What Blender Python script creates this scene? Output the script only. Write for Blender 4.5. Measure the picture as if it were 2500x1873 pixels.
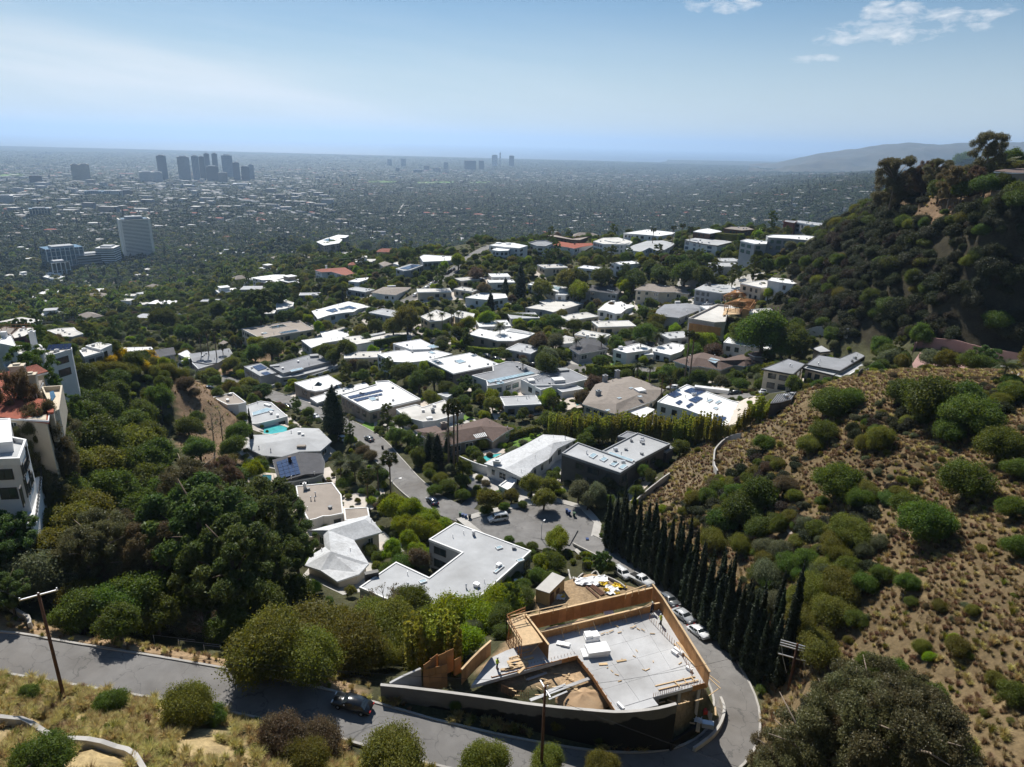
import bpy,bmesh,math,random
import numpy as np
from mathutils import Matrix,Vector
random.seed(7); rng = np.random.default_rng(7)
for o in list(bpy.data.objects): bpy.data.objects.remove(o)
SC = bpy.context.scene; COL = SC.collection
# ---------------------------------------------------------------- camera, sky, sun, exposure
PITCH,ROLL = 19.45,1.44
SUN_EL,SUN_AZ = 48.0,-20.0          # degrees; azimuth from +Y, negative = to the left
cam = bpy.data.cameras.new('camera'); cam_ob = bpy.data.objects.new('camera',cam); COL.objects.link(cam_ob)
cam.lens = 24.0; cam.sensor_width = 36.0; cam.clip_start = 1.0; cam.clip_end = 150000.0
cam_ob.matrix_world = Matrix.Rotation(math.radians(90-PITCH),4,'X') @ Matrix.Rotation(math.radians(ROLL),4,'Z')
SC.camera = cam_ob
world = bpy.data.worlds.new('World'); SC.world = world; world.use_nodes = True
def build_world():
    nt = world.node_tree; nt.nodes.clear(); N = nt.nodes.new; L = nt.links.new
    out = N('ShaderNodeOutputWorld'); bg = N('ShaderNodeBackground'); bg.inputs['Strength'].default_value = 0.09
    sky = N('ShaderNodeTexSky'); sky.sky_type = 'NISHITA'; sky.sun_disc = False
    sky.sun_elevation = math.radians(SUN_EL); sky.sun_rotation = math.radians(SUN_AZ)
    sky.altitude = 350; sky.air_density = 1.0; sky.dust_density = .25; sky.ozone_density = 3.0
    tc = N('ShaderNodeTexCoord'); sep = N('ShaderNodeSeparateXYZ'); L(tc.outputs['Generated'],sep.inputs[0])
    def M(op,a,b=None,c=None):
        m = N('ShaderNodeMath'); m.operation = op
        for i,q in enumerate((a,b,c)):
            if q is None: continue
            if isinstance(q,(int,float)): m.inputs[i].default_value = q
            else: L(q,m.inputs[i])
        return m.outputs[0]
    X,Y,Z = sep.outputs
    az = M('ARCTAN2',X,Y); el = M('ARCSINE',Z)
    # cloud field: fractal noise over azimuth / elevation, flattened towards the horizon
    cmb = N('ShaderNodeCombineXYZ'); L(M('MULTIPLY',az,34.0),cmb.inputs[0]); L(M('MULTIPLY',el,85.0),cmb.inputs[1])
    n1 = N('ShaderNodeTexNoise'); n1.inputs['Scale'].default_value = 1.0; n1.inputs['Detail'].default_value = 9; n1.inputs['Roughness'].default_value = .6
    n1.inputs['Distortion'].default_value = .35; L(cmb.outputs[0],n1.inputs['Vector'])
    cm2 = N('ShaderNodeCombineXYZ'); L(M('MULTIPLY',az,2.2),cm2.inputs[0]); L(M('MULTIPLY',M('ADD',el,M('MULTIPLY',az,.10)),20.0),cm2.inputs[1])
    n2 = N('ShaderNodeTexNoise'); n2.inputs['Scale'].default_value = 1.0; n2.inputs['Detail'].default_value = 7; n2.inputs['Roughness'].default_value = .55; L(cm2.outputs[0],n2.inputs['Vector'])
    # cumulus banks: (azimuth, elevation, half width, half height, weight)
    tot = None
    for a,e,w,h,k in CLOUDS:
        d = M('ADD',M('POWER',M('DIVIDE',M('SUBTRACT',az,math.radians(a)),math.radians(w)),2.0),M('POWER',M('DIVIDE',M('SUBTRACT',el,math.radians(e)),math.radians(h)),2.0))
        g = M('MULTIPLY',M('MAXIMUM',M('SUBTRACT',1.0,d),0.0),k)
        tot = g if tot is None else M('MAXIMUM',tot,g)
    cum = M('MULTIPLY',M('SUBTRACT',M('ADD',tot,M('MULTIPLY',n1.outputs['Fac'],2.0)),1.42),1.7)
    cl = N('ShaderNodeClamp'); L(cum,cl.inputs[0])
    cumv = M('MULTIPLY',cl.outputs[0],M('MINIMUM',M('MULTIPLY',tot,5.0),1.0))
    # thin high veil, thicker to the left and towards the horizon
    veil = M('MULTIPLY',M('MAXIMUM',M('SUBTRACT',n2.outputs['Fac'],.40),0.0),2.4)
    lft = N('ShaderNodeMapRange'); lft.inputs['From Min'].default_value = .35; lft.inputs['From Max'].default_value =-.6; L(az,lft.inputs['Value'])
    low = N('ShaderNodeMapRange'); low.inputs['From Min'].default_value = .20; low.inputs['From Max'].default_value = .05; L(el,low.inputs['Value'])
    edge = N('ShaderNodeMapRange'); edge.inputs['From Min'].default_value = 0; edge.inputs['From Max'].default_value = .045; L(M('SUBTRACT',M('ADD',M('SUBTRACT',-.023,M('MULTIPLY',az,.295)),M('MULTIPLY',n2.outputs['Fac'],.05)),el),edge.inputs['Value'])
    vv = M('MULTIPLY',M('ADD',M('MULTIPLY',veil,lft.outputs[0]),M('MULTIPLY',edge.outputs[0],M('MULTIPLY',n2.outputs['Fac'],.9))),low.outputs[0])
    hz = N('ShaderNodeMapRange'); hz.interpolation_type = 'SMOOTHSTEP'; hz.inputs['From Min'].default_value = .20; hz.inputs['From Max'].default_value = .0; hz.inputs['To Max'].default_value = .75; L(el,hz.inputs['Value'])
    fac = M('MINIMUM',M('ADD',M('MULTIPLY',cumv,.85),M('MULTIPLY',vv,.75)),.92)
    mix = N('ShaderNodeMix'); mix.data_type = 'RGBA'; L(fac,mix.inputs['Factor']); tn = N('ShaderNodeMix'); tn.data_type = 'RGBA'; tn.blend_type = 'MULTIPLY'; tn.inputs['Factor'].default_value = 1; L(sky.outputs[0],tn.inputs['A']); tn.inputs['B'].default_value = SKY_TINT; hm = N('ShaderNodeMix'); hm.data_type = 'RGBA'; L(hz.outputs[0],hm.inputs['Factor']); L(tn.outputs['Result'],hm.inputs['A']); hm.inputs['B'].default_value = HORIZON; L(hm.outputs['Result'],mix.inputs['A']); mix.inputs['B'].default_value = CLOUD_COL
    L(mix.outputs['Result'],bg.inputs['Color']); L(bg.outputs[0],out.inputs[0])
def _azel(u,v):
    d = cam_ob.matrix_world.to_3x3() @ Vector(((u-1250)/1666.7,-(v-936.5)/1666.7,-1)).normalized(); return math.degrees(math.atan2(d.x,d.y)),math.degrees(math.asin(d.z))
CLOUDS = [(*_azel(u,v),w,h,k) for u,v,w,h,k in ((2182,26,3.0,1.1,.75),(2144,80,6.0,1.15,.75),(2291,36,2.4,.8,.72),(2405,36,2.2,.6,.7),(2389,66,1.2,.5,.6),(1995,144,2.7,.42,.8),(1774,8,4.6,.9,.72),(1700,5,2.0,.5,.6),(2470,20,2,.6,.6))]+[(75,12,9,2,.7),(-70,14,9,2,.7),(120,16,9,2,.7),(170,15,9,2,.7),(-130,15,9,2,.7)]
CLOUD_COL = (7.4,7.7,8.0,1); HORIZON = (5.9,6.6,7.2,1); SKY_TINT = (.50,.61,.65,1)
build_world()
sl = bpy.data.lights.new('sun','SUN'); sl.energy = 4.9; sl.angle = math.radians(.53); sl.color = (1.0,.955,.88)
sun_ob = bpy.data.objects.new('sun',sl); COL.objects.link(sun_ob)
SUN_DIR = Vector((math.cos(math.radians(SUN_EL))*math.sin(math.radians(SUN_AZ)),math.cos(math.radians(SUN_EL))*math.cos(math.radians(SUN_AZ)),math.sin(math.radians(SUN_EL))))
sun_ob.rotation_euler = SUN_DIR.to_track_quat('Z','Y').to_euler()
vs = SC.view_settings; vs.view_transform = 'Standard'; vs.look = 'None'; vs.gamma = 1.0; vs.use_curve_mapping = False; vs.exposure = 0.36
SC.cycles.max_bounces = 6; SC.cycles.diffuse_bounces = 2; SC.cycles.glossy_bounces = 2; SC.cycles.transmission_bounces = 3; SC.cycles.volume_bounces = 1; SC.cycles.transparent_max_bounces = 6
SC.cycles.use_adaptive_sampling = True; SC.cycles.adaptive_threshold = 0.02; SC.cycles.use_denoising = True
# ---------------------------------------------------------------- view geometry helpers (positions are solved to real world points)
F = 24.0/36.0*2500.0
_p,_r = math.radians(PITCH),math.radians(ROLL)
def _rx(a): return np.array([[1,0,0],[0,math.cos(a),-math.sin(a)],[0,math.sin(a),math.cos(a)]])
def _rz(a): return np.array([[math.cos(a),-math.sin(a),0],[math.sin(a),math.cos(a),0],[0,0,1]])
CAMR = _rx(math.pi/2-_p) @ _rz(_r)
ZR = {'O': (0,0,.8848),'A1': (0,300,3.16),'A2': (600,300,3.16),'A3': (1200,300,3.16),'A4': (1800,300,3.16),
      'B1': (0,750,3.6817),'B2': (500,650,3.6817),'B3': (1000,650,3.6817),'B4': (1500,650,3.6817),'B5': (500,1000,3.6817),
      'B6': (1000,1000,3.6817),'B7': (1500,1000,3.6817),'C1': (0,1200,2.4617),'C2': (500,1423,3.6817),'C3': (900,1380,4.873),
      'C4': (1200,1380,3.6817),'C5': (1700,1423,3.6817),'C6': (1900,900,3.0133),'E1': (1200,500,4.873),'E2': (1600,500,4.873),
      'E3': (600,520,4.873),'E4': (0,900,3.0133),'E5': (0,600,4.873),'E6': (2100,330,5.345),'S': (0,0,1.0)}
def px(k,x,y):
    o = ZR[k]; return (o[0]+x/o[2],o[1]+y/o[2])
def pl(k,*c): return [px(k,c[i],c[i+1]) for i in range(0,len(c),2)]
def ray(u,v):
    d = CAMR @ np.array([(u-1250.0)/F,-(v-936.5)/F,-1.0]); return d/np.linalg.norm(d)
def atz(u,v,z):
    d = ray(u,v); t = z/d[2]; return np.array([d[0]*t,d[1]*t,z])
def project(p):
    c = CAMR.T @ np.asarray(p,float); return (1250+F*c[0]/-c[2],936.5-F*c[1]/-c[2])

# ---------------------------------------------------------------- terrain
def vnoise(x,y,seed=0):
    x = np.asarray(x,float); y = np.asarray(y,float)
    xi = np.floor(x).astype(np.int64); yi = np.floor(y).astype(np.int64); fx = x-xi; fy = y-yi
    fx = fx*fx*(3-2*fx); fy = fy*fy*(3-2*fy)
    def h(a,b):
        n = (a*374761393+b*668265263+seed*974634777) & 0x7fffffff
        n = ((n ^ (n >> 13))*1274126177) & 0x7fffffff
        return ((n ^ (n >> 16)) & 0xffff)/65535.0
    return (h(xi,yi)*(1-fx)+h(xi+1,yi)*fx)*(1-fy)+(h(xi,yi+1)*(1-fx)+h(xi+1,yi+1)*fx)*fy
def fbm(x,y,o=4,seed=0):
    s = 0; a = .5; f = 1.0
    for i in range(o):
        s = s+a*(vnoise(x*f,y*f,seed+i)-.5); a *= .5; f *= 2.03
    return s
def sstep(a,b,x):
    t = np.clip((x-a)/(b-a),0,1); return t*t*(3-2*t)
def zplain(x,y):
    r = np.hypot(x,y)
    z =-238-70*sstep(1400,8500,r)-4*sstep(8500,17000,r)
    az = np.degrees(np.arctan2(x,y))
    z = z+165*sstep(8,33,az)*sstep(900,2600,r)*(1-.75*sstep(5000,12000,r))
    z = z+(22*fbm(x/900,y/900,3,5))*sstep(600,2500,r)*(1-sstep(9000,15000,r))*(1+2.5*sstep(10,30,az))
    return z
CTRL = []   # (x, y, z) of known ground heights
def cp(k,*c):
    for i in range(0,len(c),3):
        u,v = px(k,c[i],c[i+1]); CTRL.append(tuple(atz(u,v,c[i+2])))
# slope below the viewpoint and foreground road
cp('O',0,1657,-50,300,1657,-52,600,1640,-59.5,900,1650,-66,60,1560,-53,200,1540,-56,380,1540,-60,
   0,1405,-60.5,108,1427,-60.5,359,1467,-61.7,634,1518,-63,923,1595,-66,1170,1645,-68.6,1450,1655,-71.6,1560,1600,-72.8,
   1600,1520,-73.8,1560,1430,-75.4,1500,1340,-77.5,1440,1280,-80,1380,1230,-82.5,1330,1200,-84,1260,1170,-85.5,1180,1130,-86)
for q in ((-70,20,-28),(0,20,-40),(60,10,-42),(-120,40,-32),(130,30,-38),(0,-30,-18),(-100,-40,-12),(100,-40,-20),(-160,0,-20),(190,-20,-20)):
    CTRL.append(q)
# just beyond the foreground road, slope into the hollow
cp('O',60,1310,-62.5,200,1345,-64,420,1390,-65.5,640,1440,-67.5,820,1440,-71,60,1240,-62,250,1230,-72,450,1270,-78,620,1300,-82,
   900,1340,-82,1050,1330,-82,740,1200,-87,650,1200,-87,450,1100,-86,300,1080,-80,180,1060,-69,100,1010,-59,40,900,-52,20,1080,-54,110,880,-57,
   180,940,-69,300,960,-82,420,960,-82,480,1000,-88,560,1020,-92)
# construction plot
cp('O',1190,1285,-78,1260,1250,-80,1000,1400,-72,1200,1400,-69,1350,1400,-70,1480,1560,-71.5,1200,1500,-67.5,1050,1450,-68,930,1470,-64)
# knoll on the left
cp('O',300,800,-74,360,800,-75,430,828,-76,220,780,-70,150,770,-62,470,860,-83,500,900,-92,410,910,-84,380,960,-84)
# street and middle terrace
cp('O',900,1060,-87.5,860,1010,-89,790,940,-93,700,890,-97,620,860,-101,540,838,-105,450,812,-108,400,795,-110,
   600,950,-96,640,1000,-94,690,1080,-90,1000,930,-90,1130,980,-88,1300,990,-87,1000,1030,-87,1050,1080,-86.5,
   1450,1020,-86,1200,850,-88,1000,800,-90,850,850,-94,750,760,-98,600,700,-101,700,680,-97,1000,720,-90,1200,720,-88,
   1350,880,-84,1500,850,-78,1600,860,-75,1660,850,-74,1540,780,-78,1400,760,-83,1280,660,-87,1450,660,-80,1550,690,-76,
   1780,810,-70,1850,790,-68,1700,760,-72,1650,720,-74,1400,640,-80,1550,630,-76,1680,610,-66,
   880,650,-88,960,600,-82,1020,550,-77,800,640,-93,1150,650,-87)
# street fork on the left and canyon beyond
cp('O',520,775,-107,640,730,-100,330,775,-112,150,735,-112,60,730,-98,0,740,-92,250,700,-140,400,690,-132,100,640,-165,
   300,630,-185,480,640,-160,560,620,-140,0,640,-160,560,560,-150,650,560,-128,750,560,-110,850,560,-95,720,520,-140,480,560,-185,620,520,-190)
# ridge with the far houses
cp('O',950,575,-83,1000,528,-80,1100,545,-76,1250,545,-70,1400,548,-64,1530,545,-59,1640,545,-52,1740,525,-46,
   1100,520,-80,1300,515,-72,1500,505,-62,1620,495,-56,1180,600,-92,1300,600,-88,1450,600,-80,1560,600,-74,1700,575,-56)
# near right hill
cp('O',1330,1130,-84,1400,1075,-82,1470,990,-78,1540,960,-74,1600,920,-69,1680,870,-63,1740,850,-58,1850,815,-52,2000,805,-49,2200,805,-46,
   1500,1120,-76,1600,1180,-71,1650,1280,-68,1700,1400,-67,1760,1500,-67,1700,1050,-64,1850,1000,-56,2050,950,-50,2200,950,-47,
   1750,1200,-63,1900,1150,-57,2100,1150,-51,2200,1150,-49,1850,1350,-60,2000,1350,-55,2200,1350,-50,1900,1550,-61,2050,1550,-56,2200,1550,-51,1800,1640,-63,2000,1650,-56,2200,1650,-51)
# court behind it and the dark far right hill
cp('O',1980,778,-57,2090,790,-56,2200,800,-55,1950,745,-60,2100,745,-54,2205,740,-52,1850,700,-58,2000,680,-48,2150,660,-42,
   1760,640,-58,1850,600,-46,2000,580,-36,2150,560,-29,1800,500,-42,1870,450,-27,1920,425,-18,2000,410,-13,2100,400,-10,2200,390,-7,1960,470,-24,2100,450,-18,2200,430,-13)
_c = np.array(CTRL)
for q in ((330,260,-5),(420,150,-8),(450,350,-12),(560,500,-40),(420,520,-70),(300,560,-90),(300,100,-20),(260,40,-24),(350,0,-10)):
    CTRL.append(q)
for az in range(-60,61,8):       # everything falls to the plain
    for r,zz in ((950,None),(1250,None),(1600,None),(2100,None)):
        x = r*math.sin(math.radians(az)); y = r*math.cos(math.radians(az))
        b = float(zplain(x,y)); zz = b+(0 if r > 1200 else 35)
        if r == 950 and (az <-30): zz = b+20
        CTRL.append((x,y,zz))
for q in ((-260,60,-30),(-260,250,-80),(-420,400,-130),(-200,170,-60),(-500,150,-60)): CTRL.append(q)
CT = np.array(CTRL)
def _phi(r): return np.sqrt(r*r+64.0)
_d = np.hypot(CT[:,None,0]-CT[None,:,0],CT[:,None,1]-CT[None,:,1])
_n = len(CT); _A = np.zeros((_n+1,_n+1)); _A[:_n,:_n] = _phi(_d)-np.eye(_n)*6.0; _A[:_n,_n] = 1; _A[_n,:_n] = 1
_w = np.linalg.solve(_A,np.append(CT[:,2],0))
def znear(x,y):
    x = np.asarray(x,float); y = np.asarray(y,float); s = np.full(x.shape,_w[_n])
    for i in range(_n):
        s = s+_w[i]*_phi(np.hypot(x-CT[i,0],y-CT[i,1]))
    return s
def axis(lo,hi,c0,c1,st,g):
    a = list(np.arange(c0,c1+st/2,st)); s = st
    while a[-1] < hi: s = s*g; a.append(a[-1]+s)
    b = []; s = st; q = c0
    while q > lo: s = s*g; q -= s; b.append(q)
    return np.array(b[::-1]+a)
GX = axis(-20000,20000,-120,130,1.7,1.045)
GY = axis(-120,17300,30,250,1.6,1.026)
XX,YY = np.meshgrid(GX,GY)
RR = np.hypot(XX,YY); _b = sstep(1400,2100,RR)
ZZ = np.where(RR < 2200,0,zplain(XX,YY)); _m = RR < 2200
ZZ[_m] = znear(XX[_m],YY[_m])*(1-_b[_m])+zplain(XX[_m],YY[_m])*_b[_m]
_sl = np.hypot(*np.gradient(ZZ,GY,GX))
ZZ += (fbm(XX/14,YY/14,4,3)*2.6-np.abs(fbm((XX+.5*YY)/9,(YY-.5*XX)/22,4,13))*4.0+.5+fbm(XX/3.5,YY/3.5,2,9)*.9)*sstep(.12,.5,_sl)*(1-sstep(400,1200,RR))
def T(x,y):
    x = np.asarray(x,float); y = np.asarray(y,float)
    i = np.clip(np.searchsorted(GX,x)-1,0,len(GX)-2); j = np.clip(np.searchsorted(GY,y)-1,0,len(GY)-2)
    a = np.clip((x-GX[i])/(GX[i+1]-GX[i]),0,1); b = np.clip((y-GY[j])/(GY[j+1]-GY[j]),0,1)
    return (ZZ[j,i]*(1-a)+ZZ[j,i+1]*a)*(1-b)+(ZZ[j+1,i]*(1-a)+ZZ[j+1,i+1]*a)*b
_TS = np.concatenate([np.arange(30,400,.8),400*1.004 ** np.arange(0,950)])
def hit(u,v,hk=0.0,h0=0.0,far=False):
    """first point along the sight line whose height above ground drops below h0 + hk * distance"""
    d = ray(u,v); P = d[None,:]*_TS[:,None]
    g = P[:,2]-T(P[:,0],P[:,1])-h0-hk*_TS
    k = np.argmax(g < 0)
    if g[k] >= 0: return None
    if k > 0:
        t = _TS[k-1]+(_TS[k]-_TS[k-1])*g[k-1]/(g[k-1]-g[k]+1e-9)
    else: t = _TS[0]
    return d*t,t
# ---------------------------------------------------------------- materials
MATS = {}
def mat(name,col,rough=.8,var=.15,scale=.8,spec=.3,metal=0.0,bump=0.0,col2=None,det=5,dirt=0.0,obj_rand=0.0):
    """plain procedural surface: base colour broken up by fractal noise in world space"""
    if name in MATS: return MATS[name]
    m = bpy.data.materials.new(name); m.use_nodes = True; nt = m.node_tree; N = nt.nodes.new; L = nt.links.new
    b = nt.nodes['Principled BSDF']; b.inputs['Roughness'].default_value = rough; b.inputs['Specular IOR Level'].default_value = spec; b.inputs['Metallic'].default_value = metal
    g = N('ShaderNodeNewGeometry'); n = N('ShaderNodeTexNoise'); n.inputs['Scale'].default_value = scale; n.inputs['Detail'].default_value = det; n.inputs['Roughness'].default_value = .62
    L(g.outputs['Position'],n.inputs['Vector'])
    cr = N('ShaderNodeValToRGB'); cr.color_ramp.elements[0].position = .28; cr.color_ramp.elements[1].position = .72
    c2 = col2 or tuple(min(1,c*(1+var)) for c in col); c1 = tuple(c*(1-var) for c in col) if col2 is None else col
    cr.color_ramp.elements[0].color = (*c1,1); cr.color_ramp.elements[1].color = (*c2,1); L(n.outputs['Fac'],cr.inputs[0])
    o = cr.outputs[0]
    if dirt > 0:
        n3 = N('ShaderNodeTexNoise'); n3.inputs['Scale'].default_value = scale*.22; n3.inputs['Detail'].default_value = 7; L(g.outputs['Position'],n3.inputs['Vector'])
        mr = N('ShaderNodeMapRange'); mr.inputs['From Min'].default_value = .45; mr.inputs['From Max'].default_value = .75; mr.inputs['To Max'].default_value = dirt; L(n3.outputs['Fac'],mr.inputs['Value'])
        mx = N('ShaderNodeMix'); mx.data_type = 'RGBA'; L(mr.outputs[0],mx.inputs['Factor']); L(o,mx.inputs['A']); mx.inputs['B'].default_value = (.09,.075,.06,1); o = mx.outputs['Result']
    if obj_rand > 0:
        oi = N('ShaderNodeObjectInfo'); hs = N('ShaderNodeHueSaturation'); mr = N('ShaderNodeMapRange'); mr.inputs['To Min'].default_value = 1-obj_rand; mr.inputs['To Max'].default_value = 1+obj_rand
        L(oi.outputs['Random'],mr.inputs['Value']); L(mr.outputs[0],hs.inputs['Value']); L(o,hs.inputs['Color']); o = hs.outputs[0]
    L(o,b.inputs['Base Color'])
    if bump > 0:
        bp = N('ShaderNodeBump'); bp.inputs['Strength'].default_value = .6; bp.inputs['Distance'].default_value = bump
        n2 = N('ShaderNodeTexNoise'); n2.inputs['Scale'].default_value = scale*6; n2.inputs['Detail'].default_value = 4; L(g.outputs['Position'],n2.inputs['Vector'])
        L(n2.outputs['Fac'],bp.inputs['Height']); L(bp.outputs[0],b.inputs['Normal'])
    MATS[name] = m; return m
def leafmat(name,col,trans=.35,hv=.03,vv=.3,rough=.6):
    if name in MATS: return MATS[name]
    m = bpy.data.materials.new(name); m.use_nodes = True; nt = m.node_tree; N = nt.nodes.new; L = nt.links.new; nt.nodes.clear()
    out = N('ShaderNodeOutputMaterial'); at = N('ShaderNodeAttribute'); at.attribute_name = 'tint'; oi = N('ShaderNodeObjectInfo')
    hs = N('ShaderNodeHueSaturation'); hs.inputs['Color'].default_value = (*col,1)
    def mr(src,a,b):
        q = N('ShaderNodeMapRange'); q.inputs['To Min'].default_value = a; q.inputs['To Max'].default_value = b; L(src,q.inputs['Value']); return q.outputs[0]
    sx = N('ShaderNodeSeparateXYZ'); L(at.outputs['Vector'],sx.inputs[0])
    def mul(a,b,op='MULTIPLY'):
        q = N('ShaderNodeMath'); q.operation = op; L(a,q.inputs[0]); L(b,q.inputs[1]); return q.outputs[0]
    h = mul(mr(oi.outputs['Random'],.5-hv,.5+hv*.8),mr(sx.outputs[1],-.02,.02),'ADD')
    L(h,hs.inputs['Hue']); L(mul(mr(oi.outputs['Random'],1-vv*.55,1+vv*.5),mr(sx.outputs[0],1-vv,1+vv)),hs.inputs['Value'])
    d = N('ShaderNodeBsdfPrincipled'); d.inputs['Roughness'].default_value = rough; d.inputs['Specular IOR Level'].default_value = .25; L(hs.outputs[0],d.inputs['Base Color'])
    t = N('ShaderNodeBsdfTranslucent'); h2 = N('ShaderNodeHueSaturation'); h2.inputs['Hue'].default_value = .485; h2.inputs['Saturation'].default_value = 1.1; h2.inputs['Value'].default_value = 1.35
    L(hs.outputs[0],h2.inputs['Color']); L(h2.outputs[0],t.inputs['Color'])
    mx = N('ShaderNodeMixShader'); mx.inputs[0].default_value = trans; L(d.outputs[0],mx.inputs[1]); L(t.outputs[0],mx.inputs[2]); L(mx.outputs[0],out.inputs[0])
    MATS[name] = m; return m
def glass(name,col=(.03,.045,.05),rough=.08):
    if name in MATS: return MATS[name]
    m = bpy.data.materials.new(name); m.use_nodes = True; b = m.node_tree.nodes['Principled BSDF']
    b.inputs['Roughness'].default_value = rough; b.inputs['Specular IOR Level'].default_value = .8
    nt = m.node_tree; g = nt.nodes.new('ShaderNodeNewGeometry'); n = nt.nodes.new('ShaderNodeTexNoise'); n.inputs['Scale'].default_value = .6; nt.links.new(g.outputs['Position'],n.inputs['Vector'])
    cr = nt.nodes.new('ShaderNodeValToRGB'); cr.color_ramp.elements[0].color = (*[c*.6 for c in col],1); cr.color_ramp.elements[1].color = (*[min(1,c*1.5) for c in col],1)
    nt.links.new(n.outputs['Fac'],cr.inputs[0]); nt.links.new(cr.outputs[0],b.inputs['Base Color'])
    MATS[name] = m; return m
mat('white_stucco',(.74,.74,.73),.85,.06,.5,dirt=.12); mat('grey_stucco',(.36,.37,.38),.85,.1,.5,dirt=.15); mat('dark_stucco',(.10,.098,.096),.8,.15,.5)
mat('cream_stucco',(.62,.54,.42),.85,.08,.5,dirt=.15); mat('taupe_stucco',(.30,.26,.22),.85,.1,.5); mat('brown_wood',(.10,.055,.035),.7,.3,1.5); mat('brick',(.16,.055,.045),.8,.25,3)
mat('roof_white',(.80,.80,.79),.75,.05,.35,dirt=.28,bump=.01); mat('roof_offwhite',(.62,.60,.56),.85,.1,.35,dirt=.45,bump=.02); mat('roof_lightgrey',(.44,.45,.46),.9,.12,.3,dirt=.3,bump=.02)
mat('roof_grey',(.27,.28,.30),.9,.14,.3,dirt=.3,bump=.02); mat('roof_dark',(.085,.085,.092),.9,.2,.6,bump=.02); mat('roof_tan',(.33,.285,.245),.9,.12,.35,dirt=.2,bump=.02)
mat('roof_brown',(.135,.095,.08),.9,.2,1.2,bump=.03); mat('roof_taupe',(.26,.225,.195),.9,.15,.8,bump=.03); mat('roof_red',(.30,.085,.05),.9,.25,1.2,bump=.04); mat('roof_tile',(.27,.085,.055),.85,.35,3.0,bump=.03)
mat('roof_shake',(.56,.57,.58),.9,.18,1.6,dirt=.25,bump=.05); mat('trim_white',(.78,.78,.77),.7,.05,.8); mat('trim_grey',(.30,.31,.32),.7,.08,.8); mat('trim_dark',(.05,.05,.052),.6,.1,.8)
mat('concrete',(.46,.44,.41),.9,.12,.6,dirt=.3,bump=.02); mat('concrete_new',(.50,.50,.50),.85,.1,.6,dirt=.4,bump=.01); mat('concrete_dark',(.05,.05,.052),.85,.25,.7)
mat('metal',(.55,.56,.58),.4,.08,2,metal=.7); mat('black_metal',(.03,.03,.03),.5,.1,2); mat('solar',(.035,.055,.12),.18,.15,1.5,spec=.7); mat('rubber',(.02,.02,.02),.9,.1,2)
mat('plywood',(.42,.215,.085),.8,.2,.9,obj_rand=.22); mat('lumber',(.60,.43,.25),.85,.15,2,obj_rand=.15); mat('stud_wood',(.36,.17,.07),.85,.2,2,obj_rand=.15); mat('foam',(.85,.85,.85),.8,.03,1)
mat('pole_wood',(.11,.055,.033),.9,.3,2.5); mat('bark',(.10,.075,.055),.95,.3,2.0,bump=.03); mat('bark_pale',(.26,.21,.165),.95,.25,2.0); mat('palm_bark',(.15,.115,.085),.95,.25,2.5)
mat('far_pale',(.40,.39,.37),.9,.15,.02); mat('far_grey',(.22,.22,.225),.9,.2,.02); mat('far_tan',(.30,.255,.21),.9,.2,.02); mat('dirt',(.36,.235,.135),.95,.2,.5,col2=(.44,.31,.19),bump=.06); mat('rock',(.36,.31,.26),.95,.2,.8,bump=.1)
mat('tarp_white',(.82,.82,.82),.6,.05,.8); mat('tarp_yellow',(.75,.52,.03),.6,.1,1); mat('green_screen',(.02,.10,.07),.8,.15,1); mat('bin_blue',(.01,.045,.16),.5,.1,1); mat('bin_green',(.02,.07,.035),.5,.1,1)
mat('red_paint',(.55,.05,.03),.5,.1,1); mat('pink_court',(.40,.245,.215),.9,.12,.3,dirt=.2); mat('deck',(.56,.49,.42),.85,.1,.8,dirt=.15); mat('paving',(.52,.47,.42),.9,.1,.6,dirt=.2)
glass('glass'); glass('glass_blue',(.05,.11,.17)); glass('glass_green',(.10,.17,.16)); glass('skylight_glass',(.36,.47,.52),.15); glass('water',(.07,.42,.42),.08); glass('water_deep',(.02,.13,.16),.06)
mat('lawn',(.10,.19,.022),.9,.3,2.5,bump=.04); mat('planting',(.05,.065,.025),.95,.35,1.2,bump=.08)
mat('skin',(.42,.26,.18),.6,.05,4); mat('hivis',(.55,.75,.05),.7,.1,4); mat('trousers',(.03,.035,.05),.9,.1,4); mat('hard_hat',(.75,.75,.72),.4,.03,4)
G = {}   # shared meshes
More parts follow.
